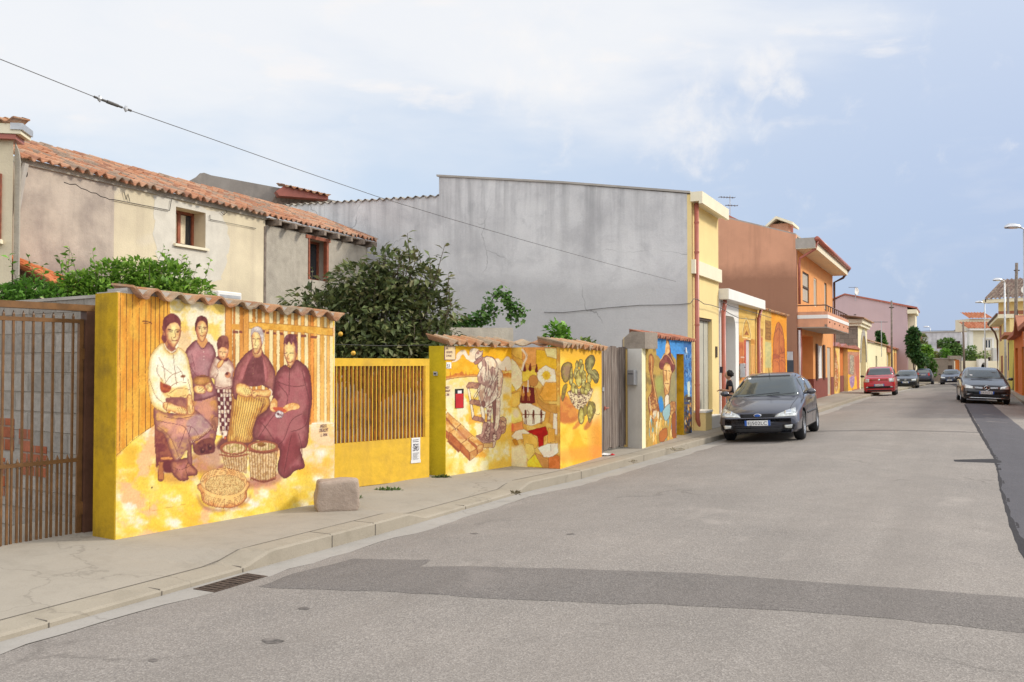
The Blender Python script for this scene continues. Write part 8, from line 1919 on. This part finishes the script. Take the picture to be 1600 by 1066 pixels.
def place_car(root, X, Y, ang, label, group='cars parked along the street'):
    """X,Y: ground point under the nose centre; ang: world angle of the direction nose -> tail"""
    d = Vector((math.cos(ang), math.sin(ang))); n = Vector((-d.y, d.x)); L = root['_L']
    del root['_L']
    p0 = Vector((X, Y))
    def h(a, b): q = p0+d*a+n*b; return roadz(q.x, q.y)+.005
    f = (h(.8,.7)+h(.8,-.7))/2; r = (h(3.3,.7)+h(3.3,-.7))/2; lf = (h(.8,.7)+h(3.3,.7))/2; rt = (h(.8,-.7)+h(3.3,-.7))/2
    sx = (r-f)/2.5; sy = (lf-rt)/1.4; z0 = (f+r)/2-sx*2.05
    xa = Vector((d.x, d.y, sx)).normalized(); ya = Vector((n.x, n.y, sy)).normalized(); za = xa.cross(ya).normalized(); ya = za.cross(xa)
    mt = Matrix((xa, ya, za)).transposed().to_4x4(); mt.translation = Vector((X, Y, z0))
    root.matrix_world = mt; root.location = mt.translation; root.rotation_euler = mt.to_euler()
    tag(root, label, 'car', group)
def interior(root, sp):
    pass
HATCH = dict(L=4.15, W=1.70, H=1.44, rw=.31, fa=.86, wb=2.61, mir=(1.5,1.0), spokes=9,
  top=[(0,.40),(.012,.47),(.03,.53),(.08,.60),(.22,.675),(.55,.78),(.92,.86),(1.12,.90),(1.48,1.11),(1.85,1.315),(2.1,1.405),(2.5,1.445),(3.0,1.43),(3.4,1.37),(3.7,1.24),(3.93,1.07),(4.05,.96),(4.12,.82),(4.15,.6)],
  wid=[(0,.80),(.012,.86),(.05,.92),(.15,.955),(.4,.985),(.9,1.0),(3.2,1.0),(3.7,.97),(4.0,.91),(4.1,.86),(4.15,.8)],
  bot=[(0,.30),(.03,.24),(.12,.2),(.5,.19),(3.7,.19),(4.05,.24),(4.15,.34)],
  belt=[(0,.45),(.1,.62),(.4,.72),(1.0,.84),(1.3,.9),(3.0,.97),(3.9,.98),(4.05,.9),(4.15,.5)],
  cab=[(1.2,0),(1.9,1),(3.5,1),(4.0,0)], roofw=[(0,.86),(.5,.84),(1.1,.83),(1.9,.67),(3.0,.66),(3.6,.70),(3.95,.80),(4.15,.84)])
def star(root, x, z, r):
    m = MB(); m.lathe([(r*.84,0),(r*.92,-.008),(r,0)], (0,0,0), 24, 'x')
    e = m.build('badge', M['chrome'], root, smooth=True, loc=(x,0,z)); s = MB()
    for k in range(3):
        a = math.pi/2+k*2*math.pi/3; s.face([(-.01,0,0),(-.004,-math.sin(a)*r*.14,math.cos(a)*r*.14),(-.004,math.cos(a)*r*.88,math.sin(a)*r*.88)]); s.face([(-.01,0,0),(-.004,math.cos(a)*r*.88,math.sin(a)*r*.88),(-.004,math.sin(a)*r*.14,-math.cos(a)*r*.14)])
    s.build('star', M['chrome'], e)
sp = HATCH; pg = paint('slate_grey_metallic', (.06,.063,.085), .35)
car, body, dc, sy, bv = build_car(sp, 'parked_car', pg); car['_L'] = 4.15
o = dc('windscreen', [(0,.71,.93),(0,-.71,.93),(0,-.53,1.385),(0,.53,1.385)], (1,0,-.0), M['carglass'], nu=16, nv=8)
m = MB(); m.tube([(1.1,.45,.93),(1.18,.1,.97),(1.26,-.3,1.0)], .008, 5); m.build('wiper', M['blackplastic'], car); m = MB(); m.tube([(1.1,-.05,.94),(1.17,-.35,.96),(1.24,-.62,.98)], .008, 5); m.build('wiper', M['blackplastic'], car)
m = MB(); m.box(1.62,1.75,-.12,.12,1.28,1.33); m.build('rear_view_mirror', M['blackplastic'], car) if False else None
sy('side_window', [(1.55,2,.96),(2.42,2,.99),(2.38,2,1.33),(2.0,2,1.30)], (0,-1,0), M['carglass'], nu=10, nv=6)
sy('side_window', [(2.5,2,.995),(3.25,2,1.01),(3.15,2,1.31),(2.47,2,1.335)], (0,-1,0), M['carglass'], nu=10, nv=6)
sy('quarter_window', [(3.31,2,1.03),(3.62,2,1.08),(3.45,2,1.2),(3.25,2,1.29)], (0,-1,0), M['carglass'], nu=5, nv=5)
dc('rear_window', [(5,.55,1.06),(5,-.55,1.06),(5,-.5,1.33),(5,.5,1.33)], (-1,0,0), M['carglass'])
sy('headlight', [(0,.79,.54),(0,.35,.525),(0,.42,.585),(0,.82,.735)], (1,-.25,-.1), M['headlamp'], nu=8, nv=6, off=.008)
sy('headlight_reflector', [(0,.70,0.605),(0,.56,0.590),(0,.58,0.655),(0,.71,0.695)], (1,-.25,-.1), M['chrome'], nu=5, nv=5, off=.012)
dc('grille', [(0,.34,0.515),(0,-.34,0.515),(0,-.37,0.590),(0,.37,0.590)], (1,0,0), M['black'], nu=10, nv=3, off=.004)
for k in range(3): dc('grille_bar', [(0,.34,0.527+k*.022),(0,-.34,0.527+k*.022),(0,-.34,0.533+k*.022),(0,.34,0.533+k*.022)], (1,0,0), M['blackplastic'], nu=10, nv=1, off=.01)
h = bv.ray_cast(Vector((-1,0,.56)), Vector((1,0,0)))[0]
o = MB().lathe([(.001,-.012),(.055,-.01),(.06,0)], (0,0,0), 20, 'x').build('badge', M['silver'], car, smooth=True, loc=(h.x-.012,0,.56)); o.scale = (1,1.35,.62)
o2 = MB().lathe([(.001,-.0135),(.046,-.0125)], (0,0,0), 20, 'x').build('badge_field', M['bluesign'], o)
h = bv.ray_cast(Vector((-1,0,.40)), Vector((1,0,0)))[0]; number_plate(car, h.x-.004, .405, 'EJ502LC')
dc('lower_grille', [(0,.46,0.190),(0,-.46,0.190),(0,-.5,0.290),(0,.5,0.290)], (1,0,0), M['black'], nu=10, nv=4, off=.004)
dc('bumper_strip', [(0,.5,0.310),(0,-.5,0.310),(0,-.5,0.320),(0,.5,0.320)], (1,0,0), M['blackplastic'], nu=10, nv=1, off=.01)
sy('fog_lamp_surround', [(0,.72,0.270),(0,.50,0.285),(0,.50,0.370),(0,.76,0.380)], (1,-.2,0), M['black'], nu=5, nv=4, off=.006); sy('fog_lamp', [(0,.68,0.290),(0,.55,0.300),(0,.54,0.355),(0,.70,0.365)], (1,-.2,0), M['headlamp'], nu=4, nv=4, off=.012)
sy('tail_light', [(4.0,2,.72),(4.1,2,.75),(3.85,2,1.1),(3.72,2,1.1)], (0,-1,0), M['tail'], nu=4, nv=5)
sy('door_seam', [(2.44,2,.3),(2.452,2,.3),(2.452,2,.97),(2.44,2,.97)], (0,-1,0), M['black'], nu=1, nv=8, off=.0015); sy('door_seam', [(1.40,2,.3),(1.412,2,.3),(1.50,2,.94),(1.488,2,.94)], (0,-1,0), M['black'], nu=1, nv=8, off=.0015); sy('side_moulding', [(1.42,2,.53),(3.2,2,.53),(3.2,2,.57),(1.42,2,.57)], (0,-1,0), M['blackplastic'], nu=12, nv=1, off=.012)
sy('door_handle', [(2.2,2,.82),(2.38,2,.825),(2.38,2,.85),(2.2,2,.845)], (0,-1,0), pg, nu=3, nv=1, off=.03)
sy('bonnet_seam', [(.2,.62,2),(.2,.628,2),(1.14,.70,2),(1.14,.69,2)], (0,0,-1), M['black'], nu=1, nv=10, off=.0015)
MB().tube([(1.95,0,1.37),(1.9,0,1.56)], [.008,.003], 6).build('aerial', M['blackplastic'], car)
dc('sun_strip', [(0,.56,1.34),(0,-.56,1.34),(0,-.545,1.375),(0,.545,1.375)], (1,0,0), M['blackplastic'], nu=10, nv=1, off=.008); dc('sticker', [(0,.53,1.30),(0,.40,1.30),(0,.40,1.335),(0,.52,1.335)], (1,0,0), M['paper'], nu=2, nv=1, off=.009)
nl = G(1185, 690, .03)
place_car(car, 5.12, 18.65, R(90-24.5), 'dark slate grey hatchback parked nearest, nose to the viewer at the left kerb')
CARS = [car]
SMALL = dict(L=3.54, W=1.58, H=1.54, rw=.29, fa=.72, wb=2.30, mir=(1.2,1.03), spokes=6, mirmat=M['blackplastic'],
  top=[(0,.6),(.012,.78),(.04,.9),(.1,.95),(.35,.99),(.75,1.03),(.95,1.08),(1.25,1.25),(1.5,1.42),(1.7,1.49),(2.2,1.53),(2.9,1.52),(3.25,1.45),(3.4,1.2),(3.5,1.0),(3.53,.8),(3.54,.6)],
  wid=[(0,.86),(.015,.9),(.06,.95),(.2,.98),(.5,1.0),(3.1,1.0),(3.4,.96),(3.54,.9)], bot=[(0,.3),(.03,.24),(.15,.2),(3.3,.2),(3.54,.34)],
  belt=[(0,.5),(.1,.76),(.4,.84),(1.0,.94),(3.2,1.0),(3.5,.92),(3.54,.5)], cab=[(1.0,0),(1.5,1),(3.2,1),(3.5,.4)], roofw=[(0,.88),(.9,.86),(1.6,.76),(3.2,.76),(3.54,.84)])
pr = paint('bright_red_paint', (.5,.018,.03), .1)
car, body, dc, sy, bv = build_car(SMALL, 'parked_car', pr); car['_L'] = 3.54
dc('windscreen', [(0,.64,1.08),(0,-.64,1.08),(0,-.58,1.44),(0,.58,1.44)], (1,0,0), M['carglass'], nu=12, nv=6)
sy('side_window', [(1.3,2,1.04),(2.1,2,1.05),(2.1,2,1.42),(1.62,2,1.4)], (0,-1,0), M['carglass']); sy('side_window', [(2.18,2,1.05),(2.95,2,1.07),(2.9,2,1.41),(2.18,2,1.42)], (0,-1,0), M['carglass'])
sy('headlight', [(0,.74,.72),(0,.48,.71),(0,.47,.89),(0,.73,.90)], (1,-.15,-.05), M['headlamp'], nu=6, nv=6, off=.01)
dc('grille', [(0,.44,.78),(0,-.44,.78),(0,-.42,.865),(0,.42,.865)], (1,0,0), M['woodred'], nu=8, nv=3, off=.006)
for k in range(3): dc('grille_bar', [(0,.43,.795+k*.025),(0,-.43,.795+k*.025),(0,-.43,.802+k*.025),(0,.43,.802+k*.025)], (1,0,0), pr, nu=8, nv=1, off=.011)
h = bv.ray_cast(Vector((-1,0,.82)), Vector((1,0,0)))[0]; MB().lathe([(.001,-.012),(.05,-.01),(.055,0)], (0,0,0), 18, 'x').build('badge', M['chrome'], car, smooth=True, loc=(h.x-.008,0,.825))
h = bv.ray_cast(Vector((-1,0,.55)), Vector((1,0,0)))[0]; number_plate(car, h.x-.006, .555, 'BV847KC', w=.5)
dc('lower_grille', [(0,.6,.40),(0,-.6,.40),(0,-.55,.50),(0,.55,.50)], (1,0,0), M['black'], nu=10, nv=3, off=.004); dc('bumper_lip', [(0,.7,.25),(0,-.7,.25),(0,-.7,.31),(0,.7,.31)], (1,0,0), M['blackplastic'], nu=10, nv=2, off=.006)
sy('fog_lamp', [(0,.64,.42),(0,.54,.42),(0,.54,.48),(0,.64,.48)], (1,-.1,0), M['headlamp'], nu=3, nv=3, off=.01)
for s in (1,-1):
    MB().blob((1.75, s*.36, 1.24), (.06,.13,.1), 4, 10, 8, .05).build('head_rest', M['black'], car) if False else None
m = MB(); m.box(1.2,1.23,-.1,.55,1.085,1.1); m.build('wiper', M['blackplastic'], car)
place_car(car, 19.1, 46.6, R(90-25), 'small bright red car with square headlights, parked behind the grey hatchback')
COMP = dict(L=4.25, W=1.78, H=1.45, rw=.32, fa=.88, wb=2.62, mir=(1.55,1.0), spokes=5,
  top=[(0,.50),(.012,.58),(.04,.68),(.1,.745),(.3,.80),(.7,.89),(1.1,.96),(1.25,1.0),(1.6,1.17),(2.0,1.35),(2.3,1.42),(2.7,1.45),(3.2,1.43),(3.6,1.34),(3.9,1.16),(4.08,1.02),(4.18,.88),(4.25,.62)],
  wid=[(0,.78),(.012,.84),(.05,.91),(.15,.95),(.4,.985),(.9,1.0),(3.3,1.0),(3.8,.97),(4.1,.9),(4.25,.8)], bot=[(0,.29),(.03,.23),(.12,.19),(.5,.18),(3.8,.19),(4.15,.24),(4.25,.34)],
  belt=[(0,.45),(.1,.66),(.4,.76),(1.0,.86),(1.4,.92),(3.1,.99),(4.0,1.0),(4.15,.9),(4.25,.5)], cab=[(1.25,0),(2.0,1),(3.6,1),(4.1,0)], roofw=[(0,.86),(.6,.84),(1.2,.82),(2.0,.70),(3.2,.68),(3.7,.70),(4.05,.80),(4.25,.84)])
def compact(name, pm, kind, plate_t):
    car, body, dc, sy, bv = build_car(COMP, name, pm); car['_L'] = 4.25
    dc('windscreen', [(0,.69,1.02),(0,-.69,1.02),(0,-.57,1.38),(0,.57,1.38)], (1,0,0), M['carglass'], nu=14, nv=7)
    sy('side_window', [(1.65,2,.98),(2.5,2,1.01),(2.46,2,1.34),(2.1,2,1.31)], (0,-1,0), M['carglass']); sy('side_window', [(2.58,2,1.01),(3.5,2,1.05),(3.3,2,1.28),(2.55,2,1.345)], (0,-1,0), M['carglass'])
    dc('rear_window', [(5,.56,1.08),(5,-.56,1.08),(5,-.5,1.33),(5,.5,1.33)], (-1,0,0), M['carglass'])
    if kind == 'star':
        sy('headlight', [(0,.80,.62),(0,.47,.60),(0,.50,.70),(0,.83,.78)], (1,-.3,-.1), M['headlamp'], nu=8, nv=6, off=.008)
        dc('grille', [(0,.40,.575),(0,-.40,.575),(0,-.45,.70),(0,.45,.70)], (1,0,0), M['black'], nu=10, nv=3, off=.004)
        for z in (.62,.655): sy('grille_wing', [(0,.44,z),(0,.11,z-.012),(0,.11,z+.006),(0,.44,z+.018)], (1,0,0), M['chrome'], nu=6, nv=1, off=.018)
        h = bv.ray_cast(Vector((-1,0,.64)), Vector((1,0,0)))[0]; star(car, h.x-.03, .64, .1)
        pz = .46; sy('air_intake', [(0,.80,.30),(0,.50,.33),(0,.50,.42),(0,.80,.44)], (1,-.2,0), M['blackplastic'], nu=5, nv=4, off=.006); dc('chrome_lip', [(0,.62,.245),(0,-.62,.245),(0,-.62,.262),(0,.62,.262)], (1,0,0), M['chrome'], nu=10, nv=1, off=.014)
        sy('lamp_streak', [(0,.72,.365),(0,.56,.385),(0,.56,.392),(0,.72,.38)], (1,-.2,0), M['chrome'], nu=3, nv=1, off=.016)
    elif kind == 'round':
        sy('headlight', [(0,.78,.60),(0,.44,.60),(0,.42,.68),(0,.80,.76)], (1,-.3,-.1), M['headlamp'], nu=8, nv=6, off=.008); dc('grille', [(0,.42,.60),(0,-.42,.60),(0,-.42,.67),(0,.42,.67)], (1,0,0), M['black'], nu=10, nv=3, off=.004)
        h = bv.ray_cast(Vector((-1,0,.65)), Vector((1,0,0)))[0]; e = MB().lathe([(.055,0),(.062,-.01),(.07,0)], (0,0,0), 20, 'x').build('badge', M['chrome'], car, smooth=True, loc=(h.x-.014,0,.65))
        m = MB()
        for pl in ([(-.03,.045),(0,-.04),(.03,.045)],[(-.045,.02),(-.018,-.045),(0,.0),(.018,-.045),(.045,.02)]): m.tube([(-.006,y,z) for y, z in pl], .006, 4)
        m.build('letters', M['chrome'], e); pz = .46
    else:
        sy('headlight', [(0,.80,.64),(0,.36,.61),(0,.40,.68),(0,.82,.80)], (1,-.3,-.1), M['headlamp'], nu=8, nv=6, off=.008); dc('grille', [(0,.42,.58),(0,-.42,.58),(0,-.34,.66),(0,.34,.66)], (1,0,0), M['black'], nu=10, nv=3, off=.004)
        h = bv.ray_cast(Vector((-1,0,.64)), Vector((1,0,0)))[0]; e = MB().lathe([(.05,0),(.055,-.012),(.08,0)], (0,0,0), 4, 'x').build('badge', M['chrome'], car, loc=(h.x-.016,0,.645)); e.scale = (1,.8,1.35); pz = .42
    h = bv.ray_cast(Vector((-1,0,pz)), Vector((1,0,0)))[0]; number_plate(car, h.x-.004, pz, plate_t)
    dc('lower_grille', [(0,.5,.28),(0,-.5,.28),(0,-.52,.38),(0,.52,.38)], (1,0,0), M['black'], nu=10, nv=3, off=.004)
    sy('tail_light', [(4.05,2,.78),(4.16,2,.8),(4.0,2,1.0),(3.85,2,1.0)], (0,-1,0), M['tail'], nu=4, nv=4)
    sy('door_seam', [(2.52,2,.3),(2.53,2,.3),(2.53,2,.98),(2.52,2,.98)], (0,-1,0), M['black'], nu=1, nv=8, off=.0015); sy('door_handle', [(2.3,2,.84),(2.47,2,.845),(2.47,2,.87),(2.3,2,.865)], (0,-1,0), pm, nu=3, nv=1, off=.03)
    m = MB(); m.tube([(1.2,.5,1.0),(1.3,.1,1.05),(1.36,-.3,1.07)], .009, 5); m.build('wiper', M['blackplastic'], car); dc('sticker', [(0,.52,1.1),(0,.42,1.1),(0,.42,1.14),(0,.52,1.14)], (1,0,0), M['paper'], nu=2, nv=1, off=.009) if kind == 'star' else None
    return car
pb_l = paint('black_paint', (.012,.012,.015), .1); pn = paint('navy_paint', (.015,.022,.05), .2); pw = paint('charcoal_paint', (.02,.021,.024), .2)
c = compact('parked_car', pb_l, 'star', 'ER640MJ'); v = G(1553, 634, .06); place_car(c, 18.72, 35.4, R(90-23.5), 'glossy black compact with three pointed star badge, parked alone on the right')
c = compact('parked_car', pw, 'round', 'EK215RB'); v = RG(1415, 607); place_car(c, v.x, v.y, R(90-26), 'charcoal hatchback with round badge right behind the red car')
c = compact('parked_car', pn, 'diamond', 'FH739WA'); v = RG(1484, 601); place_car(c, v.x, v.y, R(90-30), 'dark navy hatchback facing us in the middle of the far street')
c = compact('parked_car', paint('dull_silver_paint', (.2,.2,.21), .4), 'round', 'DZ318LP'); v = RG(1508, 602); place_car(c, v.x+1.5, v.y+.8, R(90-28), 'partly hidden grey car behind the black starred compact')
SUV = dict(COMP); SUV.update(L=4.3, W=1.8, rw=.35, top=[(0,.6),(.02,.8),(.1,.92),(.5,1.02),(1.1,1.1),(1.3,1.18),(1.7,1.4),(2.1,1.58),(2.6,1.64),(3.5,1.62),(3.9,1.54),(4.1,1.2),(4.22,1.05),(4.28,.9),(4.3,.6)], belt=[(0,.5),(.1,.8),(.5,.9),(1.2,1.0),(4.0,1.1),(4.2,1.0),(4.3,.5)], bot=[(0,.36),(.1,.28),(4.1,.28),(4.3,.38)], mir=(1.6,1.15))
car, body, dc, sy, bv = build_car(SUV, 'parked_car', pn); car['_L'] = 4.3
dc('rear_window', [(5,.66,1.18),(5,-.66,1.18),(5,-.56,1.5),(5,.56,1.5)], (-1,0,0), M['carglass']); sy('tail_light', [(5,.84,.88),(5,.66,.9),(5,.66,1.1),(5,.82,1.25)], (-1,-.3,0), M['tail'], nu=4, nv=5, off=.012)
sy('side_window', [(1.7,2,1.14),(2.5,2,1.16),(2.46,2,1.5),(2.15,2,1.47)], (0,-1,0), M['carglass']); sy('side_window', [(2.58,2,1.16),(3.7,2,1.2),(3.5,2,1.46),(2.55,2,1.5)], (0,-1,0), M['carglass'])
h = bv.ray_cast(Vector((6,0,.98)), Vector((-1,0,0)))[0]; number_plate(car, h.x+.004, .96, 'DN462SK', rear=True); dc('chrome_strip', [(5,.4,1.06),(5,-.4,1.06),(5,-.4,1.08),(5,.4,1.08)], (-1,0,0), M['chrome'], nu=6, nv=1, off=.014); dc('rear_bumper', [(5,.8,.42),(5,-.8,.42),(5,-.8,.62),(5,.8,.62)], (-1,0,0), M['blackplastic'], nu=8, nv=2, off=.01)
v = RG(1443, 601); a_ = R(90-27+180); place_car(car, v.x+math.cos(R(63))*4.3, v.y+math.sin(R(63))*4.3, a_, 'dark blue crossover seen from behind at the left kerb')
def person(loc, rz, label):
    root = empty('person', loc, rz, label, 'person')
    V = dict(pel=(0,0,.80), wa=(.01,0,.93), ch=(.0,0,1.12), nk=(.01,0,1.255), hd0=(.03,0,1.31),
        shL=(.0,.155,1.21), elL=(.02,.2,.97), wrL=(.20,.15,1.0), shR=(.0,-.155,1.21), elR=(.02,-.21,.97), wrR=(.21,-.14,.98),
        hpL=(0,.085,.76), knL=(.03,.09,.43), anL=(0,.09,.08), toL=(.13,.1,.03), hpR=(0,-.085,.76), knR=(.03,-.09,.43), anR=(0,-.09,.08), toR=(.13,-.1,.03))
    Rr = dict(pel=.13, wa=.115, ch=.13, nk=.05, hd0=.05, shL=.058, elL=.04, wrL=.026, shR=.058, elR=.04, wrR=.026, hpL=.095, knL=.06, anL=.04, toL=.03, hpR=.095, knR=.06, anR=.04, toR=.03)
    def skin(name, V, Rr, E, mat, parent, sub=2, rootv=0, sy=1.0):
        ks = list(V); me = bpy.data.meshes.new(name); me.from_pydata([V[k] for k in ks], [(ks.index(a), ks.index(b)) for a, b in E], []); o = bpy.data.objects.new(name, me); col.objects.link(o)
        o.modifiers.new('s', 'SKIN'); sv = me.skin_vertices[0].data
        for i, k in enumerate(ks): r = Rr[k]; sv[i].radius = (r, r) if not isinstance(r, tuple) else r; sv[i].use_root = (i == rootv)
        sb_ = o.modifiers.new('ss', 'SUBSURF'); sb_.levels = sb_.render_levels = sub
        dg = bpy.context.evaluated_depsgraph_get(); nm = bpy.data.meshes.new_from_object(o.evaluated_get(dg)); bpy.data.objects.remove(o)
        nm.name = name; nm.materials.clear(); nm.materials.append(mat); nm.polygons.foreach_set('use_smooth', [True]*len(nm.polygons))
        o = bpy.data.objects.new(name, nm); col.objects.link(o); o.parent = parent; return o
    sk = plain('skin', (.46,.26,.17), .55, 0, .06, 20)
    E = [('pel','wa'),('wa','ch'),('ch','nk'),('nk','hd0'),('ch','shL'),('shL','elL'),('elL','wrL'),('ch','shR'),('shR','elR'),('elR','wrR'),('pel','hpL'),('hpL','knL'),('knL','anL'),('anL','toL'),('pel','hpR'),('hpR','knR'),('knR','anR'),('anR','toR')]
    V2 = dict(V); R2 = dict(Rr); E2 = list(E)
    for s, w_ in ((1,'L'),(-1,'R')):
        wx, wy, wz = V['wr'+w_]; V2['pm'+w_] = (wx+.055, wy-s*.01, wz+.005); R2['pm'+w_] = .024; E2.append(('wr'+w_, 'pm'+w_))
    body = skin('body', V2, R2, E2, sk, root)
    bmj = MB()
    for s, w_ in ((1,'L'),(-1,'R')):
        px_, py_, pz_ = V2['pm'+w_]
        for k in range(4):
            yy = py_+(k-1.5)*.019; l_ = (.034,.04,.037,.028)[k]; bmj.tube([(px_-.015,py_+(k-1.5)*.012,pz_),(px_+.02,yy,pz_+.0),(px_+.02+l_*.7,yy,pz_-.012),(px_+.02+l_,yy,pz_-.035)], [.011,.009,.008,.0065], 8)
        bmj.tube([(px_-.025,py_+s*.012,pz_),(px_+.0,py_+s*.035,pz_+.008),(px_+.025,py_+s*.032,pz_+.004)], [.012,.0095,.007], 8)
    hm = MB(); c0 = Vector((.045,0,1.385)); n_, m__ = 20, 14; rings = []
    for i in range(m__+1):
        th = math.pi*i/m__; pts = []
        for k in range(n_):
            a = 2*math.pi*k/n_; x, y, z = math.sin(th)*math.cos(a), math.sin(th)*math.sin(a), math.cos(th)
            rx = .085; jaw = 1-.22*max(0,-z)**1.2
            X_ = x*rx*jaw;
            if abs(a if a < math.pi else a-2*math.pi) < .3 and -.35 < z < .1: X_ += .016*(1-abs(z+.15)/.3)
            if abs(a if a < math.pi else a-2*math.pi) < .35 and -.7 < z <= -.55: X_ += .004
            if .05 < z < .22 and x > .6 and abs(y) > .2: X_ -= .006
            pts.append((c0.x+X_, c0.y+y*.068*jaw, c0.z+z*.112))
        rings.append(hm.addv(pts))
    for i in range(m__):
        for k in range(n_): hm.f.append((rings[i]+k, rings[i+1]+k, rings[i+1]+(k+1)%n_, rings[i]+(k+1)%n_)); hm.m.append(0)
    for s in (1,-1): hm.blob((.035, s*.07, 1.38), (.014,.008,.024), 1, 8, 6, 0)
    for mbx2 in (hm, bmj):
        b_ = len(body.data.vertices)
    bm = bmesh.new(); bm.from_mesh(body.data)
    for mbx2 in (hm, bmj):
        tmp = bpy.data.meshes.new('t'); tmp.from_pydata(mbx2.v, [], mbx2.f); bm.from_mesh(tmp); bpy.data.meshes.remove(tmp)
    for f in bm.faces: f.smooth = True
    bm.to_mesh(body.data); bm.free()
    ey = MB();
    for s in (1,-1): ey.blob((.118, s*.028, 1.395), (.006,.012,.007), 1, 8, 6, 0)
    ey.build('eyes', M['ink'], body, smooth=True); MB().blob((.124,0,1.335), (.006,.02,.006), 1, 8, 6, 0).build('mouth', plain('lips', (.35,.12,.1), .5), body, smooth=True)
    hr = MB(); rnd = random.Random(5); hr.blob((.012,0,1.42), (.098,.092,.088), 2, 18, 12, .12)
    for k in range(90):
        a = rnd.uniform(.9, 5.4); th = rnd.uniform(0, 1.9); p_ = Vector((.012+.095*math.sin(th)*math.cos(a), .09*math.sin(th)*math.sin(a), 1.415+.09*math.cos(th))); r = rnd.uniform(.016,.028); hr.blob(tuple(p_), (r,r,r), k, 7, 5, .2)
    hr.build('hair', plain('black_curly_hair', (.012,.01,.009), .7, 0, .3, 60, bump=.8), body, smooth=True)
    skin('t_shirt', dict(pel=(0,0,.76),wa=V['wa'],ch=V['ch'],nk=(.005,0,1.225),shL=V['shL'],elL=(.015,.195,1.08),shR=V['shR'],elR=(.015,-.2,1.08)), dict(pel=.142,wa=.128,ch=.142,nk=.07,shL=.072,elL=.06,shR=.072,elR=.06), [('pel','wa'),('wa','ch'),('ch','nk'),('ch','shL'),('shL','elL'),('ch','shR'),('shR','elR')], plain('black_cotton', (.016,.016,.024), .9, 0, .2, 20), root)
    skin('jeans', dict(wa=(0,0,.86),pel=V['pel'],hpL=V['hpL'],knL=V['knL'],anL=(0,.09,.12),hpR=V['hpR'],knR=V['knR'],anR=(0,-.09,.12)), dict(wa=.125,pel=.14,hpL=.105,knL=.072,anL=.058,hpR=.105,knR=.072,anR=.058), [('wa','pel'),('pel','hpL'),('hpL','knL'),('knL','anL'),('pel','hpR'),('hpR','knR'),('knR','anR')], plain('light_blue_denim', (.3,.36,.45), .9, 0, .15, 30), root, rootv=1)
    for s in (1,-1): MB().blob((.06, s*.095, .035), (.125,.045,.04), 1, 12, 8, .02).build('shoe', M['black'], root, smooth=True)
    return root
pp = P(1140.5, 590, 21.9)
po = person((pp.x, pp.y, .135), R(172), 'person with curly black hair and black T-shirt standing by the white house')
po.scale = (.92,.92,.92)
